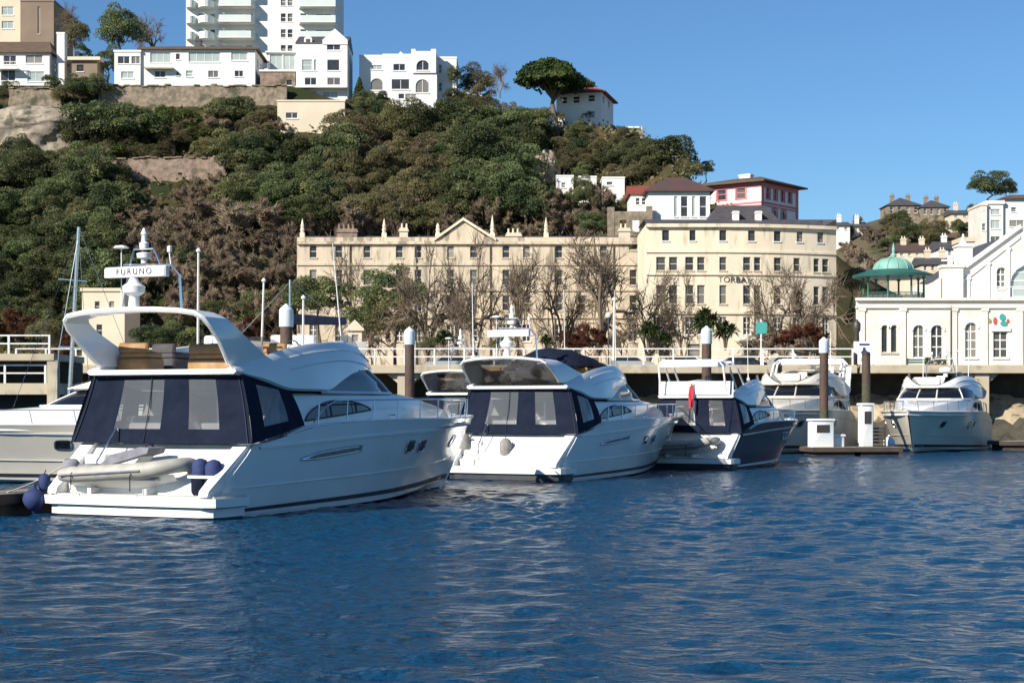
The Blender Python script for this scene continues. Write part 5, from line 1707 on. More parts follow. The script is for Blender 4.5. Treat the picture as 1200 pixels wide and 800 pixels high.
H_ZT = [(3.3, 2.72), (9, 2.74), (10.3, 2.68), (12, 2.52), (14, 2.32), (15.2, 2.02)]
H_WT = [(3.3, 1.98), (6, 1.98), (9, 1.74), (11, 1.38), (13, .92), (14.7, .38), (15.2, .16)]
H_ZB = 1.72


def house_y(x, z):
    zt = pchip(H_ZT, x); wt = pchip(H_WT, x); wb = wt + .15
    return lerp(wb, wt, (z - H_ZB) / max(.05, zt - .16 - H_ZB))


FL_ZB = [(1.25, 3.13), (2.2, 3.0), (3.4, 2.78), (5.0, 2.77), (6.0, 3.0), (6.8, 3.2), (7.6, 3.29), (9.6, 3.33)]
FL_ZT = [(1.25, 3.28), (2.2, 3.46), (3.5, 3.74), (5, 3.92), (6.4, 4.0), (7.6, 3.94), (8.7, 3.68), (9.6, 3.38)]
FL_YB = [(1.25, 2.02), (2.5, 2.12), (4, 2.17), (5.2, 2.06), (6, 1.9), (7, 1.72), (8, 1.46), (9, 1.0), (9.6, .4)]
FL_YT = [(1.25, 1.92), (2.5, 1.9), (4, 1.82), (6, 1.62), (8, 1.22), (9, .8), (9.6, .35)]


def yacht(label, D, X0, h, S=(1, 1, 1), hull='gelcoat', white='gelcoat', canopy=True, arch='hoop', stripe='antifoul', ports=((8.9, 1.38), (9.75, 1.38), (13.2, 1.43)),
          cover=False, bimini=False, radar='bar', group=None, antennas=((7.0, -1.2, 2.4, .0),), mast=True, fly_seats=True, windscreen=True, platform=True, slot=True, archdark=False, name='motor_yacht', dark_under=False, fly_cover='canvas'):
    t = thing(name, label, 'motor yacht', (X0, D, 0), R(90 - h), group)
    def bd(mb, nm, mm, par=t, smooth=None, **k): return mb.build(nm, mm, par, smooth, scale=S, **k)
    ts = [0, .03, .08, .14, .2, .28, .36, .44, .52, .6, .67, .74, .8, .86, .91, .95, .98, 1]
    qs = [0, .08, .2, .35, .5, .65, .8, .92, 1, 1.12, 1.5, 2]
    mb = MB(); P = [[hull_pt(a, q) for q in qs] for a in ts]
    mb.grid(P); mb.mirror(); hb = bd(mb, 'hull', hull, smooth=28)
    # bulwark inner face and capping
    mb = MB()
    tt = [k / 40 for k in range(3, 41)]
    top = [hull_pt(a, 0) for a in tt]
    P = [[(p.x, p.y, p.z + .005), (p.x, p.y * .985, p.z + .035), (p.x - .01, p.y + min(.09, -p.y), p.z + .035), (p.x - .01, p.y + min(.1, -p.y), p.z - .2)] for p in top]
    mb.grid(P); mb.mirror(); bd(mb, 'gunwale', white, smooth=30)
    mb = MB(); P = []
    for a in [k / 30 for k in range(1, 30)]:
        p = hull_pt(a, 0); w = max(.02, -p.y - .09); zz = p.z - .22
        P.append([(p.x, -w, zz), (p.x, -w * .5, zz + .05), (p.x, 0, zz + .06), (p.x, w * .5, zz + .05), (p.x, w, zz)])
    mb.grid(P); bd(mb, 'deck', 'nonslip', smooth=40, recalc=False)
    # transom with moulded sides, steps and door
    mb = MB(); P = []
    for q in (0, .15, .35, .55, .75, .9, 1):
        p = hull_pt(0, q); P.append([(p.x + .0, y, p.z) for y in (p.y, p.y * .96, p.y * .5, 0, -p.y * .5, -p.y * .96, -p.y)])
    mb.grid(P); mb.poly([P[-1][0], P[-1][-1], (.55, 0, -.6)]); trn = bd(mb, 'transom', white, smooth=30)
    mb = MB()
    mb.prism([(.02, .5), (.06, .62), (1.36, 1.58), (1.95, 1.62), (1.95, .5)], lambda p, q: (p, -2.13 - .13 * (q - .5), q), lambda p, q: (p, -1.9, q))
    bd(mb, 'quarter_moulding', white, smooth=20)
    mb = MB(); mb.prism([(.02, .5), (.06, .62), (1.36, 1.58), (1.95, 1.62), (1.95, .5)], lambda p, q: (p, 2.13 + .13 * (q - .5), q), lambda p, q: (p, 1.9, q))
    bd(mb, 'quarter_moulding', white, smooth=20)
    for k in range(3):
        mb = MB(); x0 = .5 + .28 * k; z0 = .5 + .3 * k
        mb.rbox(x0 - .1, x0 + .7, 1.3, 1.895, z0, z0 + .24, .04); bd(mb, 'boarding_step', white, smooth=40)
    mb = MB(); mb.tube([(.55, 1.15, .5), (.5, 1.15, 1.2), (1.2, 1.15, 1.95), (1.45, 1.15, 1.6)], .02, 5); bd(mb, 'handrail', 'steel')
    if platform:
        def rect(x0, y, r=.35):
            return [(1.25, -y), (x0 + r, -y), (x0 + r * .3, -y + r * .25), (x0, -y + r), (x0 - .04, 0), (x0, y - r), (x0 + r * .3, y - r * .25), (x0 + r, y), (1.25, y)]
        mb = MB(); mb.prism(rect(.0, 2.38), lambda p, q: (p, q, .27), lambda p, q: (p, q, .46)); pl = bd(mb, 'swim_platform', white)
        mb = MB(); mb.prism(rect(.06, 2.3), lambda p, q: (p, q, .462), lambda p, q: (p, q, .50)); bd(mb, 'platform_edge', 'nonslip', pl)
        mb = MB(); mb.prism(rect(.10, 2.25), lambda p, q: (p, q, .05), lambda p, q: (p, q, .245)); bd(mb, 'platform_underside', 'antifoul' if dark_under else white, pl)
        mb = MB(); mb.prism(rect(.14, 2.2), lambda p, q: (p, q, -.15), lambda p, q: (p, q, .045)); bd(mb, 'platform_base', 'antifoul', pl)
        mb = MB(); mb.prism(rect(.05, 2.32), lambda p, q: (p, q, .247), lambda p, q: (p, q, .268)); bd(mb, 'rubbing_strip', 'frame_dark', pl)
    # rub rail, stripes
    def band(z0, z1, nm, mm, x0=.6, x1=16.2, off=.015, n=46):
        mb = MB(); P = []
        for k in range(n + 1):
            x = lerp(x0, x1, k / n); a = z0(x) if callable(z0) else z0; b = z1(x) if callable(z1) else z1
            p, q = hull_at(x, a), hull_at(x, b)
            P.append([(p.x, p.y, p.z), (p.x, p.y - off, p.z), (q.x, q.y - off, q.z), (q.x, q.y, q.z)])
        mb.grid(P); mb.mirror(); return bd(mb, nm, mm, hb, 30)
    rz = lambda x: 1.50 + .19 * (x - 1.6) / 5 if x < 6.6 else 1.69 + .20 * (x - 6.6) / 9.6
    band(lambda x: rz(x) - .025, lambda x: rz(x) + .03, 'rub_rail', 'steel' if hull == 'gelcoat_navy' else white, 1.7, 16.2, .035)
    band(-.08, .05, 'bottom_paint', 'antifoul', .6, 14.7, .008)
    band(lambda x: .10 + .012 * x, lambda x: .17 + .017 * x, 'boot_stripe', stripe, .6, 15.1, .008)
    band(lambda x: .62 + .018 * x, lambda x: .635 + .018 * x, 'spray_knuckle', hull, .8, 15.2, .03)
    for px_, pz in ports:
        for sg in (1, -1):
            mb = MB(); P = []
            for a in range(4):
                row = []
                for b in range(4):
                    u, v = a / 3 - .5, b / 3 - .5
                    p = hull_at(px_ + u * .42, pz + v * .26); row.append((p.x, (p.y - .014) * sg, p.z))
                P.append(row)
            mb.grid(P); f = bd(mb, 'porthole', 'boat_glass', smooth=60)
            mb = MB(); ring = []
            for k in range(16):
                a = 2 * math.pi * k / 16
                u = .25 * max(-1, min(1, 1.25 * math.cos(a))); v = .165 * max(-1, min(1, 1.25 * math.sin(a)))
                p = hull_at(px_ + u, pz + v); ring.append((p.x, (p.y - .015) * sg, p.z))
            mb.tube(ring + [ring[0]], .016, 4); bd(mb, 'rim', 'steel', f)
    if slot:
        for sg in (1, -1):
            mb = MB(); P = []
            for k in range(13):
                x = lerp(3.4, 6.15, k / 12); c = 1.2 + .065 * (x - 3.4); hgt = .10 * (1 - (2 * k / 12 - 1.15) ** 4 * .4) * (.35 + .65 * min(1, k / 3))
                p, q = hull_at(x, c - hgt * .5), hull_at(x, c + hgt)
                P.append([(p.x, (p.y - .012) * sg, p.z), (q.x, (q.y - .012) * sg, q.z)])
            mb.grid(P); v = bd(mb, 'air_vent', 'fender_grey', recalc=False)
            mb = MB(); mb.tube([(P[k][1][0], P[k][1][1] - .01 * sg, P[k][1][2]) for k in range(13)], .028, 4); mb.tube([(P[k][0][0], P[k][0][1] - .01 * sg, P[k][0][2]) for k in range(13)], .022, 4); bd(mb, 'trim', 'steel', v)
    # deck house
    mb = MB(); P = []
    for k in range(41):
        x = lerp(3.3, 15.2, k / 40); zt = pchip(H_ZT, x); wt = pchip(H_WT, x); wb = wt + .15; r = min(.16, wt * .5)
        half = [(-wb, H_ZB - .3), (-wb, H_ZB), (-lerp(wb, wt, .5), (H_ZB + zt - r) / 2), (-wt, zt - r), (-wt + r * .3, zt - r * .3), (-wt + r, zt), (-wt * .45, zt + .03), (0, zt + .04)]
        ring = half + [(-y, z) for y, z in half[-2::-1]]
        P.append([(x, y, z) for y, z in ring])
    mb.grid(P); mb.poly(P[0]); mb.poly(P[-1]); bd(mb, 'deck_house', white, smooth=32)
    mb = MB(); mb.box(3.24, 3.295, -.9, .5, 1.3, 2.68); dr = bd(mb, 'saloon_door', 'boat_glass')
    mb = MB(); mb.box(3.2, 3.235, -.24, -.17, 1.3, 2.68); mb.box(3.2, 3.235, -.95, -.88, 1.3, 2.72); mb.box(3.2, 3.235, .48, .55, 1.3, 2.72); bd(mb, 'door_frame', 'steel', dr)
    # almond shaped saloon window
    for sg in (1, -1):
        mb = MB(); P = []
        for k in range(25):
            f = k / 24; x = lerp(4.0, 7.25, f)
            lo = 2.08 + .25 * f; hi = lo + .36 * math.sin(math.pi * f ** .8) ** .75 if 0 < f < 1 else lo + .004
            P.append([(x, -(house_y(x, z) + .014) * sg, z) for z in (lo, lerp(lo, hi, .5), hi)])
        mb.grid(P); w = bd(mb, 'saloon_window', 'boat_glass_brown', smooth=60, recalc=False)
        mb = MB()
        for e in (0, 2): mb.tube([(p[e][0], p[e][1] - .004 * sg, p[e][2]) for p in P], .02, 4)
        for k in (9, 18): mb.tube([(p[0], p[1] - .006 * sg, p[2]) for p in P[k]], .02, 4)
        bd(mb, 'frame', 'frame_dark', w)
    # wrap-round windscreen under the flybridge
    if windscreen:
        bot = [(4.9, 1.96), (7.5, 1.88), (8.8, 1.66), (9.75, 1.15), (10.3, .5), (10.42, 0)]
        top_ = [(5.6, 1.85), (7.2, 1.66), (8.1, 1.36), (8.8, .88), (9.1, .42), (9.16, 0)]
        B_ = [(a, -b) for a, b in bot] + [(a, b) for a, b in bot[-2::-1]]; T_ = [(a, -b) for a, b in top_] + [(a, b) for a, b in top_[-2::-1]]
        mb = MB(); mb.grid([[(a, b, 2.72) for a, b in B_], [((a + c) / 2 + .05, (b + d) / 2 * 1.02, 3.02) for (a, b), (c, d) in zip(B_, T_)], [(a, b, 3.36) for a, b in T_]])
        mb.poly([(a, b, 3.36) for a, b in T_]); w = bd(mb, 'windscreen', 'boat_glass', smooth=60)
        mb = MB()
        for k in (2, 4, 6, 8):
            (a, b), (c, d) = B_[k], T_[k]
            mb.tube([(a, b * 1.012, 2.72), ((a + c) / 2 + .06, (b + d) / 2 * 1.03, 3.02), (c, d * 1.01, 3.36)], .035, 4)
        mb.tube([(a + .015, b * 1.01, 2.75) for a, b in B_], .035, 4)
        bd(mb, 'windscreen_frame', white, w)
    # flybridge moulding
    mb = MB(); P = []
    for k in range(43):
        x = lerp(1.25, 9.6, k / 42); zb, zt, yb, yt = (pchip(a, x) for a in (FL_ZB, FL_ZT, FL_YB, FL_YT)); zf = min(zt - .03, 3.24); zf = max(zf, zb + .02)
        half = [(0, zb), (-yb + .06, zb), (-yb, zb + .05), (-lerp(yb, yt, .38) - .05, lerp(zb, zt, .4)), (-lerp(yb, yt, .75) - .04, lerp(zb, zt, .78)), (-yt - .01, zt - .04), (-yt + .03, zt), (-yt + .11, zt - .02), (-yt + .16, zf), (0, zf)]
        P.append([(x, y, z) for y, z in half] + [(x, -y, z) for y, z in half[-2:0:-1]])
    mb.grid(P, cv=True); mb.poly(P[0]); mb.poly(P[-1]); fb = bd(mb, 'flybridge', white, smooth=32)
    for zz in (.2, .46):
        mb = MB(); Q = []
        for k in range(25):
            x = lerp(3.4, 8.4, k / 24); zb, zt, yb, yt = (pchip(a, x) for a in (FL_ZB, FL_ZT, FL_YB, FL_YT))
            z = max(zb + .07, zt - zz); f_ = (z - zb) / (zt - zb); y = (lerp(yb, lerp(yb, yt, .38) + .05, f_ / .4) if f_ < .4 else lerp(lerp(yb, yt, .38) + .05, lerp(yb, yt, .75) + .04, (f_ - .4) / .38)) + .006
            Q.append((x, -y, z))
        mb.tube(Q, .022, 4); mb.mirror(); bd(mb, 'moulded_line', white, fb, 60)
    mb = MB(); Q = []
    for k in range(13):
        x = lerp(6.6, 9.25, k / 12); zt, yt = pchip(FL_ZT, x), pchip(FL_YT, x); Q.append([(x, -yt + .07, zt - .03), (x + .18 * k / 12 - .05, -yt + .12, zt + .22 * math.sin(math.pi * (.15 + .85 * min(1, k / 8))) + .03)])
    for k in range(12, -1, -1): Q.append([(a, -b, c) for a, b, c in Q[k]])
    mb.grid(Q); bd(mb, 'wind_deflector', 'smoked', fb, recalc=False)
    if fly_seats:
        for (a, b, c, d, e, f, mm) in ((1.9, 2.6, .85, 1.72, 3.24, 3.68, 'tan'), (1.75, 2.3, -1.75, -.35, 3.24, 3.62, 'tan'), (2.9, 3.5, -.45, .05, 3.24, 3.86, 'white_plastic'), (3.9, 5.6, -1.6, -.9, 3.24, 3.7, 'tan'), (3.0, 4.6, .9, 1.6, 3.24, 3.7, 'dark_seat')):
            mb = MB(); mb.rbox(a, b, c, d, e, f - .14, .06, 0); mb.rbox(a + .03, b - .03, c + .03, d - .03, f - .13, f, .05, 0)
            mb.rbox(a + .02, a + .16, c + .02, d - .02, f - .02, f + .2, .05); bd(mb, 'flybridge_seat', mm, t, 40)
        mb = MB(); mb.rbox(6.0, 6.6, -1.2, .2, 3.24, 3.95, .08); cs = bd(mb, 'helm_console', white, t, 40)
        mb = MB(); mb.tube([(5.9 + .06 * math.sin(a), -.5 + .2 * math.cos(a), 3.85 + .19 * math.sin(a)) for a in [2 * math.pi * k / 12 for k in range(13)]], .018, 5); bd(mb, 'steering_wheel', 'rubber', cs)
    # radar arch
    if arch == 'hoop':
        prof = [(-2.02, 3.32, 1.35, 3.3), (-2.08, 3.5, 1.15, 2.85), (-2.17, 3.8, .82, 2.1), (-2.2, 4.1, .45, 1.45), (-2.14, 4.3, .25, 1.1), (-1.95, 4.41, .15, .85), (-1.5, 4.47, .12, .72), (-.8, 4.51, .1, .68), (0, 4.52, .1, .66)]
    elif arch == 'wide':
        prof = [(-2.05, 3.32, 1.1, 5.6), (-2.05, 3.42, .95, 4.7), (-2.03, 3.6, .72, 3.3), (-2.0, 3.8, .4, 2.3), (-1.94, 3.95, .18, 1.7), (-1.75, 4.06, .05, 1.35), (-1.2, 4.12, .0, 1.25), (-.55, 4.16, .0, 1.2), (0, 4.17, .0, 1.2)]
    else:
        prof = None
    if prof:
        prof = [(r_ * .87, z_, a_, b_) for r_, z_, a_, b_ in prof]
        full = prof + [(-r, z, a, b) for r, z, a, b in prof[-2::-1]]
        n = len(full); P = []
        for k, (r, z, a, b) in enumerate(full):
            r0, z0 = full[max(0, k - 1)][:2]; r1, z1 = full[min(n - 1, k + 1)][:2]
            d = Vector((r1 - r0, z1 - z0)); d.normalize(); nx, nz = -d.y, d.x
            th = .055 if arch == 'hoop' else .042
            P.append([(a, r + nx * th, z + nz * th), (a - .03, r, z), (a, r - nx * th, z - nz * th), (b, r - nx * th * .8, z - nz * th * .8), (b + .03, r, z), (b, r + nx * th * .8, z + nz * th * .8)])
        mb = MB(); mb.grid(P, cv=True); mb.poly(P[0]); mb.poly(P[-1]); ar = bd(mb, 'radar_arch', white, smooth=40)
        zt = prof[-1][1]; xa = (prof[-1][2] + prof[-1][3]) / 2
        if arch == 'wide':                                  # tinted enclosure between the arch legs
            mb = MB(); mb.grid([[(1.12 - .98 * v / 4, y * (1 - .06 * v / 4), 3.29 + .80 * v / 4) for y in (-1.76, -1, 0, 1, 1.76)] for v in range(5)]); e = bd(mb, 'tinted_screen', 'smoked', recalc=False)
    else:
        zt, xa = 4.0, 2.5; ar = fb
    if radar == 'bar':
        mb = MB(); mb.lathe([(.13, zt), (.10, zt + .3), (.23, zt + .38), (.25, zt + .52), (.13, zt + .6), (.08, zt + .72)], (xa, .05, 0), 14); rd = bd(mb, 'radar', 'white_plastic', smooth=40)
        mb = MB(); mb.rbox(xa - .1, xa + .1, -.85, .8, zt + .72, zt + .95, .04); sb = bd(mb, 'scanner_bar', 'white_plastic', rd, 30)
        if .97 < S[0] < 1:
            lettering('lettering', 'FURUNO', .19, 'letter', sb, Matrix.Translation(((xa - .108) * S[0], -.03, (zt + .83) * S[2])) @ Matrix.Rotation(R(-90), 4, 'Z') @ Matrix.Rotation(R(90), 4, 'X'), .004, 1.35)
    elif radar == 'dome':
        mb = MB(); mb.lathe([(.12, zt), (.12, zt + .25), (.32, zt + .28), (.36, zt + .36), (.33, zt + .5), (.15, zt + .56), (.02, zt + .57)], (xa, 0, 0), 14); bd(mb, 'radar', 'white_plastic', smooth=40)
    if mast:
        mb = MB()
        mb.tube([(xa + .3, -1.0, zt - .02), (xa + .3, -.95, zt + .75), (xa + .3, -.72, zt + .98), (xa + .3, .55, zt + 1.02)], .028, 6)
        mb.tube([(xa + .3, .6, zt), (xa + .3, .38, zt + 1.02), (xa + .3, .27, zt + 1.36), (xa + .3, -.25, zt + 1.36), (xa + .3, -.42, zt + 1.02)], .024, 6)
        ms = bd(mb, 'light_mast', 'steel')
        mb = MB(); mb.lathe([(.07, 0), (.07, .1), (.16, .12), (.17, .22), (.05, .25)], (xa + .3, 0, zt + 1.04), 10); mb.lathe([(.1, 0), (.11, .12), (.06, .16), (.055, .3), (.08, .32), (.02, .46)], (xa + .3, 0, zt + 1.36), 10)
        bd(mb, 'navigation_light', 'white_plastic', ms, 40)
        mb = MB(); mb.tube([(xa + .3, .62, zt), (xa + .3, .62, zt + 1.4)], .014, 5); mb.lathe([(.02, 0), (.18, .02), (.15, .06), (.02, .09)], (xa + .3, .62, zt + 1.38), 12); bd(mb, 'gps_antenna', 'white_plastic', ms)
        mb = MB(); mb.tube([(xa + .3, -.72, zt + .98), (xa + .3, -.68, zt + 1.25)], .016, 5); mb.lathe([(.03, 0), (.055, .03), (.05, .14), (.01, .16)], (xa + .3, -.68, zt + 1.25), 8); bd(mb, 'horn', 'white_plastic', ms)
    for (ax, ay, al, lean) in antennas:
        z0 = pchip(FL_ZT, ax) - .03 if abs(ay) > .9 and prof is None or ax > 4 else zt
        if ax > 4: z0 = pchip(FL_ZT, ax) - .04
        mb = MB(); mb.tube([(ax, ay, z0), (ax - lean * .15, ay, z0 + .3), (ax - lean, ay, z0 + al)], [.035, .022, .012], 6); mb.lathe([(.08, 0), (.09, .08), (.04, .14)], (ax, ay, z0 - .02), 8); bd(mb, 'whip_antenna', 'white_plastic')
    # cockpit canopy
    if canopy:
        rear = lambda u, v: (1.22 + .26 * v + .05 * math.sin(math.pi * v) - .05 * math.cos(math.pi * (u - .5)), lerp(-2.47 + .46 * v, 2.47 - .46 * v, u), lerp(1.60, 3.17, v))
        wins = [(.70, .94 - .1, .16, .9), ]
        def panel(fn0, wlist, nm, par=t, n=44, m=22):
            def fn(u, v):                                   # slack cloth: shallow sag and creases between the seams
                p = Vector(fn0(u, v)); k = math.sin(math.pi * v) * min(1, 6 * min(u, 1 - u))
                w = .030 * noise.fractal(Vector((u * 5 + p.y * .7, v * 2.2 + p.x, 3.1)), 1.0, 2.0, 3) + .012 * math.sin(9 * u + 7 * v)
                return p + Vector((w, w * .8, 0)) * k
            us = sorted({k / n for k in range(n + 1)} | {w[0] for w in wlist} | {w[1] for w in wlist}); vs = sorted({k / m for k in range(m + 1)} | {w[2] for w in wlist} | {w[3] for w in wlist})
            mbc, ws = MB(), [MB() for _ in wlist]
            for i in range(len(us) - 1):
                for j in range(len(vs) - 1):
                    uc, vc = (us[i] + us[i + 1]) / 2, (vs[j] + vs[j + 1]) / 2
                    q = [fn(us[i], vs[j]), fn(us[i + 1], vs[j]), fn(us[i + 1], vs[j + 1]), fn(us[i], vs[j + 1])]
                    for k, w in enumerate(wlist):
                        if w[0] < uc < w[1] and w[2] < vc < w[3]: ws[k].poly(q); break
                    else: mbc.poly(q)
            return mbc, ws
        side = lambda u, v: (lerp(1.22 + .26 * v, lerp(3.55, 3.32, v), u) + 0, -(2.47 - .46 * v) + u * lerp(.12, -.04, v) + .04 * math.sin(math.pi * v) * -1, lerp(lerp(1.6, 1.98, u), lerp(3.17, 2.86, u), v))
        rw = [(.58, .80, .2, .9), (.325, .47, .2, .9), (.17, .275, .2, .9)]
        rw = [(1 - b, 1 - a, c, d) for a, b, c, d in ((.23, .50, .2, .9), (.66, .83, .2, .9))]
        a, wa = panel(rear, rw, 'canopy')
        b, wb_ = panel(side, [(.25, .72, .2, .86)], 'canopy')
        c, wc = panel(lambda u, v: (side(u, v)[0], -side(u, v)[1], side(u, v)[2]), [(.25, .72, .2, .86)], 'canopy')
        for o in (b, c): a.add(o.v, o.f)
        # top flap under the overhang
        a.add([(1.48, -2.01, 3.17), (1.48, 2.01, 3.17), (1.66, 1.9, 3.22), (1.66, -1.9, 3.22)], [(0, 1, 2, 3)])
        cn = bd(a, 'canopy', 'canvas', smooth=50)
        for w in wa + wb_ + wc: bd(w, 'clear_window', 'vinyl', cn, 60)
        for u in (.02, .58, .98):
            mb = MB(); mb.tube([Vector(rear(u, v)) + Vector((-.022, 0, 0)) for v in (0, .25, .5, .75, 1)], .014, 4); bd(mb, 'seam', 'canvas_stripe', cn)
        # cockpit sole, seats and table seen through the clear windows
        mb = MB(); mb.box(1.6, 3.25, -2.1, 2.1, 1.22, 1.3); bd(mb, 'cockpit_sole', 'teak')
        mb = MB(); mb.rbox(1.75, 2.3, -1.5, 1.3, 1.3, 1.72, .06); mb.rbox(1.62, 1.8, -1.5, 1.3, 1.3, 2.05, .05); bd(mb, 'cockpit_seat', white, smooth=40)
        mb = MB(); mb.rbox(2.5, 3.2, 1.0, 1.9, 1.3, 2.2, .05); bd(mb, 'cockpit_locker', white)
        mb = MB(); mb.prism([(3.0, 1.3), (1.95, 1.3), (3.0, 3.1)], lambda p, q: (p + .2, -1.9, q), lambda p, q: (p + .2, -1.25, q)); bd(mb, 'flybridge_stair', 'white_plastic')
    # bow rail
    mb = MB()
    xs = [4.2 + k * 1.3 for k in range(10)]
    pts = []
    for x in [4.0 + .5 * k for k in range(25)]:
        p = hull_at(min(x, 16.2), 2.0); pts.append(Vector((p.x, min(-.05, p.y + .12), pchip(T_ZS, (p.x - 1.5) / 15.3) + .52 * min(1, (x - 3.9) / .8))))
    mb.tube(pts, .021, 5)
    for x in xs:
        p = hull_at(min(x, 15.9), 2.0); z0 = pchip(T_ZS, (p.x - 1.5) / 15.3); mb.tube([(p.x - .06, min(-.05, p.y + .1), z0), (p.x + .03, min(-.05, p.y + .12), z0 + .52)], .017, 4)
    mb.mirror(); bd(mb, 'bow_rail', 'steel')
    mb = MB()
    for x in (2.0, 7.8, 13.0):
        p = hull_at(x, 1.6); z0 = pchip(T_ZS, (p.x - 1.5) / 15.3) + .04
        mb.tube([(p.x - .16, p.y + .06, z0 + .09), (p.x + .16, p.y + .06, z0 + .09)], .022, 5); mb.tube([(p.x - .05, p.y + .06, z0), (p.x - .05, p.y + .06, z0 + .09)], .02, 4); mb.tube([(p.x + .05, p.y + .06, z0), (p.x + .05, p.y + .06, z0 + .09)], .02, 4)
    mb.mirror(); bd(mb, 'cleat', 'steel')
    if cover:                                              # folded bimini cover lying over the helm
        mb = MB(); P = []
        rs = np.random.RandomState(9)
        for k in range(15):
            f = k / 14; x = lerp(2.9, 8.2, f)
            w = 1.55 * (1 - .25 * f); zt_ = pchip([(0, 4.0), (.22, 4.62), (.55, 4.42), (1, 3.98)], f); zs_ = pchip([(0, 3.85), (.3, 3.95), (1, 3.72)], f)
            P.append([(x, -w, zs_), (x, -w * .8, lerp(zs_, zt_, .55) + rs.randn() * .03), (x, -w * .4, lerp(zs_, zt_, .9) + rs.randn() * .03), (x, 0, zt_), (x, w * .4, lerp(zs_, zt_, .88)), (x, w * .8, lerp(zs_, zt_, .5)), (x, w, zs_)])
        mb.grid(P); mb.poly(P[0]); mb.poly(P[-1]); bd(mb, 'helm_cover', fly_cover, smooth=60)
    if bimini:                                             # tubular frame with a folded white top
        mb = MB()
        for x0, x1, zt_ in ((.9, .5, 4.75), (2.6, 1.2, 4.75), (4.0, 2.4, 4.7)):
            mb.tube([(x0, -1.75, 3.45), (lerp(x0, x1, .8), -1.72, zt_ - .25), (x1, -1.5, zt_), (x1, 1.5, zt_), (lerp(x0, x1, .8), 1.72, zt_ - .25), (x0, 1.75, 3.45)], .055, 6)
        f = bd(mb, 'bimini_frame', 'white_plastic')
        mb = MB(); P = [[(1.30 - .03 * math.cos(math.pi * k / 12 - math.pi / 2) * 4, lerp(-2.0, 2.0, k / 12), z_) for k in range(13)] for z_ in (3.27, 3.6, 3.86)] + [[(1.42 - .03 * math.cos(math.pi * k / 12 - math.pi / 2) * 4, lerp(-1.96, 1.96, k / 12), z_) for k in range(13)] for z_ in (3.86, 3.27)]
        mb.grid(P); bd(mb, 'aft_coaming', white, fb, 40)
        mb = MB(); mb.rbox(.2, 1.5, -1.55, 1.55, 4.48, 4.74, .08); bd(mb, 'folded_top', 'white_plastic', f, 40)
    return t


B1 = dict(D=37.0, X0=-8.4, h=25)
yacht('nearest and largest white motor yacht with hoop arch and navy cockpit canopy', 36.4, -8.26, 25, S=(.985, .985, .985), antennas=((6.9, -1.35, 2.5, .45),))
yacht('second white motor yacht with dark helm cover and tall grey fenders at its stern', 54.0, -.363, 27.5, S=(.864, .903, .94), arch='wide', cover=True, radar='bar', dark_under=True, ports=((8.0, 1.28), (9.0, 1.28), (12.6, 1.32)),
      antennas=((8.0, -1.0, 3.0, .1), (7.6, 1.0, 3.0, .1), (.6, 1.4, 2.6, .1)))
yacht('navy hulled motor yacht with white flybridge and grey tender across its stern', 64.0, 6.55, 28.5, S=(.68, .76, .86), hull='gelcoat_navy', arch=None, bimini=True, fly_seats=False, dark_under=True, radar=None, mast=False, stripe='gelcoat', antennas=((6.0, -1.2, 2.2, .2),), slot=False)
yacht('white motor yacht glimpsed between the first and second yachts', 66.0, -2.35, 28, S=(.80, .86, .90), arch='wide', radar=None, mast=True, antennas=())
yacht('white motor cruiser at the left edge with its bow out of the picture', 56.5, -4.8, 255, S=(1, .95, .87), canopy=False, arch=None, radar=None, mast=False, fly_seats=False, antennas=(), hull='gelcoat_cream', slot=False)
# two yachts lying bow out by the quay
def bow_out(label, px, Y, h, S, **k):
    """bow tip at column px, distance Y"""
    Lb = 15.0 * S[0]
    bx, by = X_(px, Y), Y
    return yacht(label, by - Lb * math.cos(R(h)), bx - Lb * math.sin(R(h)), h, S, **k)


bow_out('cream motor yacht with tall flybridge moored bow out behind the capped brown pile', 900, 84, 201, (.80, 1.08, 1.04), hull='gelcoat_cream', white='gelcoat_cream', canopy=False, arch='wide', radar='dome', bimini=True, mast=False, antennas=((3, 1.2, 2, .1),), slot=False)
bow_out('white motor yacht moored bow out alone at the right before the quay wall', 1070, 87, 204, (.76, 1.04, 1.0), hull='gelcoat_cream', canopy=False, arch=None, radar='dome', mast=True, antennas=((2.5, 1.2, 3.0, .1), (2.5, -1.2, 3.0, .1)), slot=False)


# ------------------------------------------------------------------ things on and around the yachts
def boat_frame(D, X0, h):
    return Matrix.Translation((X0, D, 0)) @ Matrix.Rotation(R(90 - h), 4, 'Z')


FR1, FR2, FR3 = boat_frame(36.4, -8.26, 25), boat_frame(54, -.363, 27.5), boat_frame(64, 6.55, 28.5)


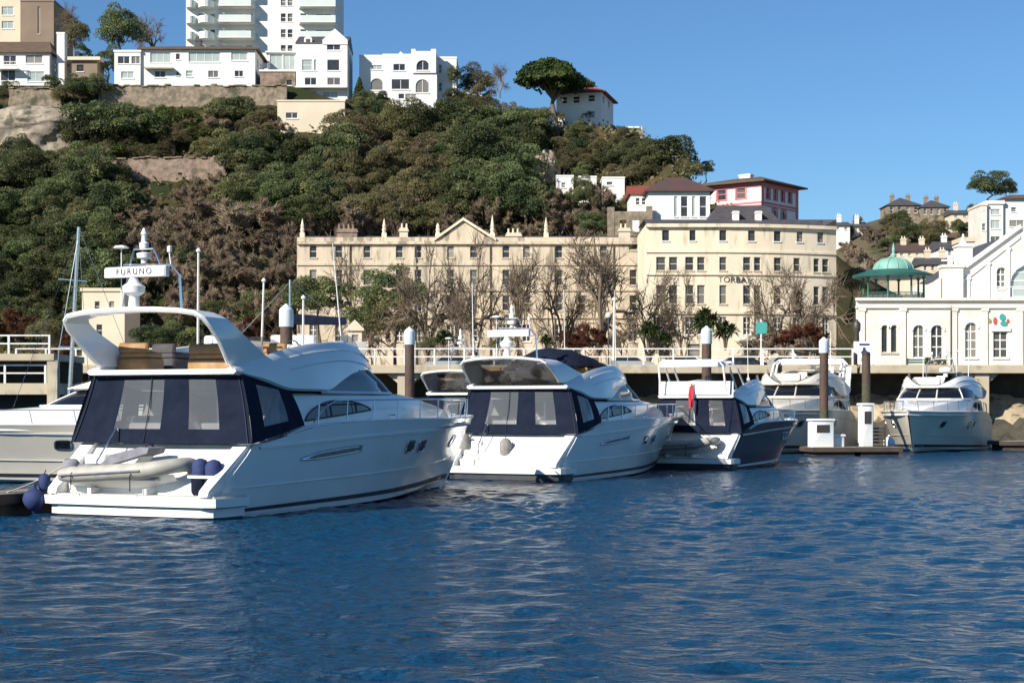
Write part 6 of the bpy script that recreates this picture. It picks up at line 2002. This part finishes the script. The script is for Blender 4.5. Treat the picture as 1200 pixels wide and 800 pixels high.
def rib(label, fr, x, z, y0, y1, cover=True, tubes='hypalon', flip=False):
    """inflatable tender lying athwartships from y0 (stern) to y1 (bow)"""
    L = abs(y1 - y0); sg = 1 if y1 > y0 else -1
    p = fr @ Vector((x, (y0), z)); hd = fr.to_euler().z + (math.pi / 2 if sg > 0 else -math.pi / 2)
    t = thing('tender', label, 'dinghy', p, hd, None, (.95, .9, .84))
    hw = .62; r = .21
    mb = MB(); pts = []; rr = []
    for k in range(9): pts.append((lerp(0, L - .9, k / 8), -hw, .46 + .02 * k)); rr.append(r * (.75 if k == 0 else 1))
    for k in range(1, 12):
        a = math.pi * k / 12
        pts.append((L - .9 + .68 * math.sin(a) ** .9, -hw * math.cos(a), .62 + .14 * math.sin(a))); rr.append(r * (1 - .12 * math.sin(a)))
    for k in range(8, -1, -1): pts.append((lerp(0, L - .9, k / 8), hw, .46 + .02 * k)); rr.append(r * (.75 if k == 0 else 1))
    mb.tube(pts, rr, 12); tb = mb.build('tubes', tubes, t, 60)
    for yy in (-hw - r, hw + r):
        m2 = MB(); m2.tube([(lerp(.1, L - .9, k / 8), yy * 1.005, .46 + .02 * k) for k in range(9)], .03, 5); m2.build('rub_strake', 'grey_canvas', tb)
    mb = MB(); P = []
    for k in range(9):
        f = k / 8; x_ = lerp(.05, L - .35, f); w = hw * (1 - .75 * max(0, f - .5) ** 1.5 * 2); zk = .06 + .42 * max(0, f - .55) ** 1.5 * 2.2
        P.append([(x_, -w, .42 + .1 * f), (x_, -w * .6, lerp(zk, .42, .45)), (x_, 0, zk), (x_, w * .6, lerp(zk, .42, .45)), (x_, w, .42 + .1 * f)])
    mb.grid(P); mb.poly(P[0]); mb.build('hull', 'white_plastic', t, 40)
    mb = MB(); mb.box(.1, L - .7, -hw + .1, hw - .1, .36, .4); mb.build('floor', 'nonslip', t)
    if cover:
        mb = MB(); mb.prism([(.9, .45), (1.55, .45), (1.95, .95), (1.85, 1.12), (1.0, .78)], lambda p, q: (p, -.28, q), lambda p, q: (p, .28, q)); mb.build('console', 'white_plastic', t)
        mb = MB(); mb.prism([(.85, .72), (.95, .68), (2.2, 1.04), (2.25, 1.18), (2.0, 1.2), (1.2, 1.0)], lambda p, q: (p, -.34, q), lambda p, q: (p, .34, q)); mb.build('console_cover', 'grey_canvas', t)
        mb = MB(); mb.rbox(.2, .75, -.35, .35, .4, .74, .06); mb.build('seat', 'grey_canvas', t, 40)
        mb = MB(); mb.tube([(2.0 + .04 * math.sin(a), .17 * math.cos(a), 1.14 + .15 * math.sin(a)) for a in [2 * math.pi * k / 12 for k in range(13)]], .02, 5); mb.build('steering_wheel', 'rubber', t)
        mb = MB(); mb.rbox(-.42, .0, -.16, .16, .5, .86, .1); mb.box(-.3, -.12, -.06, .06, .05, .5); mb.build('outboard', 'grey_canvas', t, 40)
    for xs_ in (.45, L - 1.15):
        mb = MB(); mb.tube([(xs_, -hw - r - .02, .1), (xs_, -hw - r - .02, .5), (xs_, -hw, .72)], .018, 4); mb.build('strap', 'rubber', t)
    for xs_ in (.7, L - 1.0):
        mb = MB(); mb.box(xs_ - .05, xs_ + .05, -.5, .5, 0, .14); mb.build('chock', 'white_plastic', t)
    return t


rib('cream inflatable tender with grey console cover on the nearest swim platform', FR1, .62, .5, 1.75, -1.5)
rib('pale inflatable tender lying across the stern of the navy hulled yacht', FR3, .25, .45, 1.4, -1.4, cover=False)


def fender(label, p, r, L, material, ball=False, tilt=0, group=None):
    t = thing('fender', label, 'fender', p, 0, group)
    mb = MB()
    if ball: mb.lathe([(r * .2, -r * 1.25)] + [(r * math.sin(a), -r * math.cos(a)) for a in [.25 + 2.65 * k / 9 for k in range(10)]] + [(r * .15, r * 1.3)], n=14)
    else: mb.lathe([(r * .3, -L / 2 - r * .7), (r * .8, -L / 2 - r * .35), (r, -L / 2), (r * 1.02, 0), (r, L / 2), (r * .8, L / 2 + r * .35), (r * .3, L / 2 + r * .7)], n=14)
    mb.build('body', material, t, 60)
    mb = MB(); mb.tube([(0, 0, L / 2 + r * .7 if not ball else r * 1.2), (.02, .05, L / 2 + r * .7 + .08 if not ball else r + .14)], .014, 4); mb.build('lanyard', 'canvas_stripe', t)
    return t


fender('blue ball fender in a cover at the port corner of the nearest swim platform', FR1 @ Vector((.05, 2.5, .34)), .25, 0, 'fender_blue', True)
fender('smaller blue fender just above the ball fender on the nearest yacht', FR1 @ Vector((.3, 2.42, .7)), .13, .22, 'fender_blue')
def soft_bin(label, p, rz):
    t = thing('fender_holder', label, 'fender', p, rz)
    mb = MB(); mb.lathe([(.17, 0), (.2, .05), (.2, .42)], (0, .17, 0), 12); mb.lathe([(.17, 0), (.2, .05), (.2, .42)], (0, -.17, 0), 12); mb.build('pocket', 'canvas', t, 50)
    mb = MB(); mb.lathe([(.18, .42), (.19, .62), (.13, .74), (.03, .78)], (0, .17, 0), 12); mb.lathe([(.18, .42), (.19, .6), (.13, .72), (.03, .76)], (0, -.17, 0), 12); mb.build('fender_top', 'fender_blue', t, 50)
    mb = MB(); mb.box(-.21, -.19, -.36, .36, .36, .42); mb.build('white_band', 'white_plastic', t)


soft_bin('pair of blue fenders in a navy holder beside the tender on the nearest platform', FR1 @ Vector((.62, -1.68, .5)), math.radians(65))
fender('tall grey fender hanging at the port quarter of the second yacht', FR2 @ Vector((.75, 1.75, 1.0)), .2, .75, 'fender_grey')
fender('grey fender resting against the transom centre of the second yacht', FR2 @ Vector((.72, .2, 1.05)), .19, .35, 'fender_grey')
fender('white ball fender at the bow of the lone right hand yacht', (X_(1043, 85), 85.2, .55), .3, 0, 'white_plastic', True)
# mop / boathook on the second yacht, ensign on the navy yacht
t = thing('ensign', 'red ensign hanging from its staff at the stern of the navy hulled yacht', 'flag', FR3 @ Vector((.9, .05, 2.35)), R(61.5))
mb = MB(); mb.tube([(0, 0, -.6), (-.2, 0, .95)], .02, 5); mb.build('staff', 'white_plastic', t)
mb = MB(); P = []
for j in range(9):
    v = j / 8; z = .9 - .85 * v
    P.append([(-.19 - .035 * k * (.3 + v) + .04 * math.sin(3 * k), .0 + .07 * math.sin(k * 1.7 + v * 3) + .015 * k, z - .03 * k) for k in range(6)])
mb.grid(P); mb.build('flag', 'red_flag', t, 60, recalc=False)


# ------------------------------------------------------------------ piles, pontoons, pedestals
def pile(px, Y, ztop, r, label, capped=True, weed=1.6):
    t = thing('mooring_pile', label, 'pile', (X_(px, Y), Y, 0), 0, 'mooring piles in the marina')
    mb = MB(); mb.lathe([(r, -2), (r, weed), (r * .99, ztop - (.75 if capped else .15))], n=16); mb.build('shaft', 'pile_steel', t, 40)
    mb = MB(); mb.lathe([(r * 1.01, -2), (r * 1.03, .5), (r * 1.008, weed)], n=16); mb.build('weed_band', 'pile_weed', t, 40)
    if capped:
        mb = MB(); mb.lathe([(r * 1.12, ztop - .78), (r * 1.15, ztop - .74), (r * 1.13, ztop - .2), (r * .95, ztop - .14), (r * .3, ztop - .03), (.05, ztop)], n=16); mb.build('cap', 'pile_cap', t, 30)
    else:
        mb = MB(); mb.lathe([(r * 1.04, ztop - .2), (r * .9, ztop - .02), (.05, ztop)], n=16); mb.build('cap', 'rubber', t, 30)


pile(335.5, 58, 5.85, .215, 'pile with pale conical cap showing above the nearest yacht flybridge')
pile(480, 75, 5.85, .21, 'dark pile with pale conical cap between the first and second yachts')
pile(828, 74, 5.85, .21, 'dark pile with pale conical cap behind the navy hulled yacht')
pile(965.5, 83.6, 5.75, .215, 'tall brown pile with pale conical cap before the cream yacht', weed=2.2)
pile(1015, 92, 5.3, .23, 'grey black pile without pale cap right of the tall brown pile', False, 3.6)
pile(912, 95, 4.9, .22, 'weathered pile half hidden behind the cream yacht rail', False, 2.5)


def pontoon(label, x, y, rz, L, w, z=.48, name='pontoon'):
    t = thing(name, label, 'pontoon', (x, y, 0), rz)
    mb = MB(); mb.box(0, L, -w / 2, w / 2, z - .08, z); mb.build('decking', 'pontoon_deck', t)
    mb = MB(); mb.box(0, L, -w / 2 - .06, -w / 2 - .002, z - .22, z - .01); mb.box(0, L, w / 2 + .002, w / 2 + .06, z - .22, z - .01); mb.box(-.06, -.002, -w / 2 - .06, w / 2 + .06, z - .22, z - .01); mb.build('fender_board', 'pontoon_side', t)
    n = max(2, int(L / 3))
    for k in range(n):
        mb = MB(); mb.box(L * k / n + .15, L * (k + 1) / n - .15, -w / 2 + .1, w / 2 - .1, -.35, z - .085); mb.build('float', 'pontoon_side', t)
    return t


p = FR1 @ Vector((-1.2, 3.35, 0)); pontoon('finger pontoon along the port side of the nearest yacht', p.x, p.y, R(65), 13.5, 1.1)
p = FR2 @ Vector((.5, 3.1, 0)); pontoon('finger pontoon between the first and second yachts', p.x, p.y, R(62.5), 13, .9)
p = FR3 @ Vector((.3, 2.6, 0)); pontoon('finger pontoon along the port side of the navy hulled yacht', p.x, p.y, R(61.5), 11, .9)
pontoon('low dark pontoon with pedestals in front of the cream yacht', X_(946, 82), 82, R(8), 4.4, 2.0, .42)
pontoon('pale pontoon end at the right edge beyond the lone yacht', X_(1166, 92), 92, R(2), 12, 2.2, .5)


def pedestal(label, x, y, z, w, d, hh, win=True, lean=0, name='service_pedestal'):
    t = thing(name, label, 'pedestal', (x, y, z), R(10))
    mb = MB(); mb.rbox(-w / 2, w / 2, -d / 2, d / 2, 0, hh, .06); mb.build('body', 'white_plastic', t, 40)
    mb = MB(); mb.rbox(-w / 2 - .05, w / 2 + .05, -d / 2 - .05, d / 2 + .05, hh + .002, hh + .1, .04); mb.build('lid', 'white_plastic', t, 40)
    if win:
        mb = MB(); mb.box(-w * .28, w * .28, -d / 2 - .02, -d / 2 - .003, hh * .55, hh * .85); mb.build('panel', 'frame_dark', t)
    return t


pedestal('tall white pontoon kiosk with dark panel beside the uncapped pile', X_(1014.5, 83), 83, .42, .62, .55, 2.0)
pedestal('low wide white cabinet with dark opening on the dark pontoon', X_(962, 81.9), 81.9, .42, 1.15, .6, 1.25)
pedestal('small white box beside the low wide cabinet on the dark pontoon', X_(981, 82.4), 82.4, .42, .6, .5, .5, False)
pedestal('slim white service pedestal on the finger pontoon at the left edge', *(FR1 @ Vector((-.6, 3.45, 0))).xy, .48, .24, .24, .6, False)
# dark crate-like bin on the pontoon by the lone yacht
t = thing('hose_rack', 'dark slatted hose rack on the pontoon left of the lone yacht', 'rack', (X_(1027, 83), 83.2, .42))
mb = MB()
for k in range(5): mb.box(-.45, .45, -.05, .05, .15 + .17 * k, .23 + .17 * k)
mb.box(-.5, -.44, -.06, .06, 0, 1.0); mb.box(.44, .5, -.06, .06, 0, 1.0); mb.build('frame', 'frame_dark', t)
pontoon('short dark pontoon between the tall kiosk and the lone yacht', X_(1003, 82.6), 82.8, R(3), 1.75, 1.4, .42)
# white boarding gangway leaning from the quay beside the cream yacht
t = thing('gangway', 'white framed gangway sloping down beside the tall brown pile', 'gangway', (X_(990, 92), 92, .9))
mb = MB()
mb.prism([(-.25, 0), (.05, 0), (.35, 3.6), (.1, 3.6)], lambda p, q: (p, -.1, q), lambda p, q: (p, .1, q)); mb.build('ladder_side', 'white_plastic', t)
mb = MB(); mb.prism([(-1.0, 0), (-.85, 0), (-.6, 3.6), (-.75, 3.6)], lambda p, q: (p, -.08, q), lambda p, q: (p, .08, q)); mb.build('ladder_side', 'white_plastic', t)
mb = MB()
for k in range(9): mb.box(-.95 + .035 * k, .1 + .035 * k, -.06, .06, .3 + .38 * k, .36 + .38 * k)
mb.build('rung', 'steel', t)


# ------------------------------------------------------------------ sailing yachts behind
def sailing_yacht(label, x, y, rz, L, mast, cover='canvas', spreader=True, lean=0, z=0):
    t = thing('sailing_yacht', label, 'sailing yacht', (x, y, z), rz)
    if z:
        for xx in (-L * .25, L * .2):
            mb = MB(); mb.box(xx - .1, xx + .1, -.9, .9, PZ - z, PZ - z + .15); mb.box(xx - .08, xx + .08, -.08, .08, PZ - z + .15, -.3); mb.build('cradle', 'frame_dark', t)
    mb = MB(); P = []
    for k in range(13):
        f = k / 12; xx = lerp(-L / 2, L / 2, f); b = 1.35 * (math.sin(math.pi * (.12 + .88 * f) ** .8) ** .7 if f < 1 else 0) + .02; s = 1.0 + .35 * (f - .4) ** 2 * 2
        P.append([(xx, -b, s), (xx, -b * .92, .45), (xx * .95, -b * .6, -.1), (xx * .9, 0, -.45), (xx * .95, b * .6, -.1), (xx, b * .92, .45), (xx, b, s)])
    mb.grid(P); mb.poly(P[0]); mb.grid([[p[0], (p[0][0], 0, p[0][2] + .06), p[-1]] for p in P]); mb.build('hull', 'gelcoat', t, 40)
    mb = MB(); mb.rbox(-L * .12, L * .22, -.8, .8, 1.0, 1.55, .15); mb.build('coachroof', 'gelcoat', t, 40)
    mb = MB(); mb.tube([(L * .08, 0, 1.2), (L * .08 - lean, 0, mast)], [.085, .06], 8)
    ms = mb.build('mast', 'steel', t)
    if spreader:
        mb = MB()
        for zz in (mast * .5, mast * .78): mb.tube([(L * .08 - lean * .5, -.75, zz), (L * .08 - lean * .5, .75, zz)], .03, 5)
        mb.build('spreader', 'steel', ms)
    mb = MB()
    for yy in (-1.2, 1.2): mb.tube([(L * .05, yy, 1.05), (L * .08 - lean * .5, yy * .6, mast * .5), (L * .08 - lean, 0, mast * .97)], .012, 4)
    mb.tube([(L * .49, 0, 1.25), (L * .08 - lean, 0, mast * .97)], .012, 4); mb.tube([(-L * .49, 0, 1.05), (L * .08 - lean, 0, mast)], .012, 4)
    mb.build('rigging', 'steel', ms)
    mb = MB(); mb.tube([(L * .06, 0, 2.35), (-L * .36, 0, 2.3)], .06, 6); bo = mb.build('boom', 'steel', t)
    mb = MB(); P = []
    for k in range(9):
        f = k / 8; xx = lerp(L * .055, -L * .35, f); hh = .62 * (1 - .4 * f)
        P.append([(xx, .13, 2.3), (xx, .1, 2.35 + hh * .7), (xx, 0, 2.35 + hh), (xx, -.1, 2.35 + hh * .7), (xx, -.13, 2.3), (xx, 0, 2.24)])
    mb.grid(P, cv=True); mb.poly(P[0]); mb.poly(P[-1]); mb.build('sail_cover', cover, bo, 60)
    return t


sailing_yacht('sailing yacht with slim mast left of the nearest yacht arch', X_(94, 66), 66, R(150), 8.5, 9.3, lean=.6)
sailing_yacht('sailing yacht with navy sail cover laid up ashore behind the nearest yacht flybridge', X_(352, 112), 112, R(184), 8.6, 5.2, lean=0, spreader=False, z=5.45)
t = thing('dinghy', 'white upturned dinghy under navy cover behind the arch leg of the nearest yacht', 'dinghy', (X_(322, 66), 66, 4.6)) if False else None
for px, y0, y1, Y, lb in ((232, 295, 420, 72, 'thin white mast behind the nearest yacht arch'), (306, 330, 420, 76, 'short leaning mast left of the capped pile'), (719, 352, 440, 80, 'thin pale mast behind the second yacht helm cover'), (355, 350, 430, 74, 'short grey post right of the pale capped pile')):
    t = thing('mast', lb, 'mast', (X_(px, Y), Y, .3))
    mb = MB(); zt = Z_(y0, Y) - .3; mb.tube([(-.05, 0, 0), (.0, 0, zt * .5), (.12 if px == 306 else .02, 0, zt)], [.07, .06, .045], 6); mb.build('pole', 'rail_paint', t)
    mb = MB(); mb.lathe([(.1, 0), (.1, .08), (.02, .16)], (.12 if px == 306 else .02, 0, zt), 8); mb.build('head', 'white_plastic', t)


# ------------------------------------------------------------------ promenade furniture
def car(label, px, Y, paint, rz=0):
    t = thing('parked_car', label, 'car', (X_(px, Y), Y, PZ), rz, 'cars parked behind the railing')
    prof = [(-2.1, .35), (-2.15, .75), (-1.85, .95), (-1.2, 1.0), (-.65, 1.42), (.75, 1.45), (1.45, 1.0), (2.05, .88), (2.15, .6), (2.1, .35)]
    mb = MB(); P = [[(x, y, z - (.02 if abs(y) > .8 else 0)) for x, z in prof] for y in (-.86, -.8, 0, .8, .86)]
    mb.grid(P); mb.poly(P[0]); mb.poly(P[-1]); mb.build('body', paint, t, 30)
    for s in (-1, 1):
        mb = MB(); mb.poly([(-1.05, s * .865, 1.02), (-.6, s * .865, 1.36), (0, s * .865, 1.38), (0, s * .865, 1.02)]); mb.poly([(.06, s * .865, 1.02), (.06, s * .865, 1.38), (.7, s * .865, 1.38), (1.25, s * .865, 1.02)]); mb.build('side_window', 'boat_glass', t, recalc=False)
    for x in (-1.35, 1.35):
        for s in (-1, 1):
            mb = MB()
            n = 14; mb.prism([(x + .32 * math.cos(2 * math.pi * k / n), .32 + .32 * math.sin(2 * math.pi * k / n)) for k in range(n)], lambda p, q: (p, s * .7, q), lambda p, q: (p, s * .9, q)); w = mb.build('wheel', 'rubber', t)
            mb = MB(); mb.prism([(x + .19 * math.cos(2 * math.pi * k / n), .32 + .19 * math.sin(2 * math.pi * k / n)) for k in range(n)], lambda p, q: (p, s * .9, q), lambda p, q: (p, s * .912, q)); mb.build('rim', 'steel', w)
    return t


for px, pt, lb in ((803, 'car_white', 'white car parked behind the railing right of the capped pile palms'), (866, 'car_dark', 'dark car parked behind the railing under the wide plane tree'), (735, 'car_silver', 'silver car parked behind the railing left of the palms'),
                   (920, 'car_silver', 'silver car parked behind the railing below the rusty brown shrub'), (580, 'car_dark', 'dark car parked behind the railing above the second yacht arch'), (528, 'car_silver', 'silver car parked behind the railing near the first capped pile')):
    car(lb, px, 133.5, M[pt], R(180) if px % 2 else 0)


def lamp(label, px, Y, z1, globe=False, panel=None):
    t = thing('street_lamp' if not panel else 'sign_post', label, 'lamp post' if not panel else 'sign', (X_(px, Y), Y, PZ))
    mb = MB(); mb.tube([(0, 0, 0), (0, 0, .5), (0, 0, z1)], [.09, .06, .045], 8); mb.build('post', 'rail_paint' if panel else 'frame_dark', t)
    if globe:
        mb = MB(); mb.lathe([(.05, 0), (.16, .08), (.2, .2), (.16, .33), (.04, .4)], (0, 0, z1), 12); mb.build('globe', 'white_plastic', t, 60)
    if panel:
        mb = MB(); mb.box(-.38, .38, -.07, -.045, z1 - 1.0, z1 - .2); mb.build('panel', panel, t)


lamp('street lamp with white globe below the reddish shrub', 931, 128, 1.05, True)
lamp('tall pale post with small teal panel before the curved terrace', 892, 120, 3.6, panel='sign_teal')
lamp('slim pale lamp post behind the second yacht helm cover', 713, 126, 4.0, True)
t = thing('notice_board', 'white notice board with dark figure picture beside the uncapped pile', 'sign', (X_(1013, 116), 116, PZ))
mb = MB(); mb.box(-.72, .72, 0, .08, .35, 1.9); mb.build('board', 'cardboard_white', t)
mb = MB(); mb.box(-.7, -.6, .08, .16, 0, 1.8); mb.box(.6, .7, .08, .16, 0, 1.8); mb.build('leg', 'frame_dark', t)
mb = MB(); mb.prism([(-.22, .55), (-.05, .55), (0, .9), (.08, .55), (.22, .55), (.16, 1.05), (.24, 1.2), (.1, 1.32), (.06, 1.5), (-.1, 1.5), (-.12, 1.3), (-.26, 1.15), (-.16, 1.05)], lambda p, q: (p, -.012, q), lambda p, q: (p, -.002, q)); mb.box(-.35, .35, -.012, -.002, 1.62, 1.76); mb.build('picture', 'fender_blue', t)
t = thing('litter_bin', 'dark round bin on the promenade left of the notice board', 'bin', (X_(1000, 114), 114, PZ))
mb = MB(); mb.lathe([(.24, 0), (.28, .05), (.28, .85), (.3, .9), (.2, 1.05), (.03, 1.1)], n=12); mb.build('body', 'frame_dark', t, 40)
t = thing('bollard', 'tall dark iron column between the terrace and the notice board', 'column', (X_(1004, 118), 118, PZ))
mb = MB(); mb.lathe([(.3, 0), (.3, .5), (.2, .6), (.17, 2.6), (.26, 2.75), (.28, 3.2), (.05, 3.5)], n=12); mb.build('shaft', 'frame_dark', t, 40)
for k, (px, lb) in enumerate(((1076, 'wooden bench with dark slats under the left arched window of the pavilion'), (1097, 'dark planter under the second arched window of the pavilion'))):
    t = thing('bench' if k == 0 else 'planter', lb, 'bench' if k == 0 else 'planter', (X_(px, 122), 122, PZ))
    mb = MB()
    if k == 0:
        for q in range(3): mb.box(-.8, .8, -.2 + .16 * q, -.07 + .16 * q, .42, .46)
        for q in range(2): mb.box(-.8, .8, .28, .31, .58 + .18 * q, .7 + .18 * q)
        mb.build('slats', 'dark_green_paint', t)
        for s in (-.7, .7):
            m2 = MB(); m2.box(s - .04, s + .04, -.2, .26, 0, .415); m2.box(s - .04, s + .04, .2, .275, .415, .92); m2.build('leg', 'frame_dark', t)
    else:
        mb.rbox(-.8, .8, -.25, .25, 0, .5, .05); mb.build('box', 'frame_dark', t)
        rs = np.random.RandomState(8); n = 500; c = np.stack([rs.uniform(-.75, .75, n), rs.uniform(-.25, .25, n), .5 + .5 * rs.rand(n)], 1)
        o = bpy.data.objects.new('foliage', quad_mesh('planter_foliage', leaf_quads(c, np.tile([0, -.3, .9], (n, 1)), .14 * np.ones(n), rs), 'leaf_dark')); COL.objects.link(o); o.parent = t


# mooring ropes from the yachts to their pontoons
def rope(label, a, b, sag):
    t = thing('mooring_rope', label, 'rope', a)
    d = Vector(b) - Vector(a)
    mb = MB(); mb.tube([d * (k / 10) + Vector((0, 0, -sag * 4 * (k / 10) * (1 - k / 10))) for k in range(11)], .016, 5); mb.build('rope', 'cream_canvas', t, 60)


rope('mooring rope from the port quarter of the nearest yacht to its finger pontoon', FR1 @ Vector((1.9, 2.3, 1.6)), FR1 @ Vector((-.3, 2.95, .5)), .15)
rope('mooring rope at the port quarter of the second yacht', FR2 @ Vector((1.7, 2.0, 1.5)), FR2 @ Vector((.9, 2.75, .5)), .1)
rope('mooring rope at the port quarter of the navy hulled yacht', FR3 @ Vector((1.3, 1.7, 1.35)), FR3 @ Vector((.6, 2.3, .5)), .1)
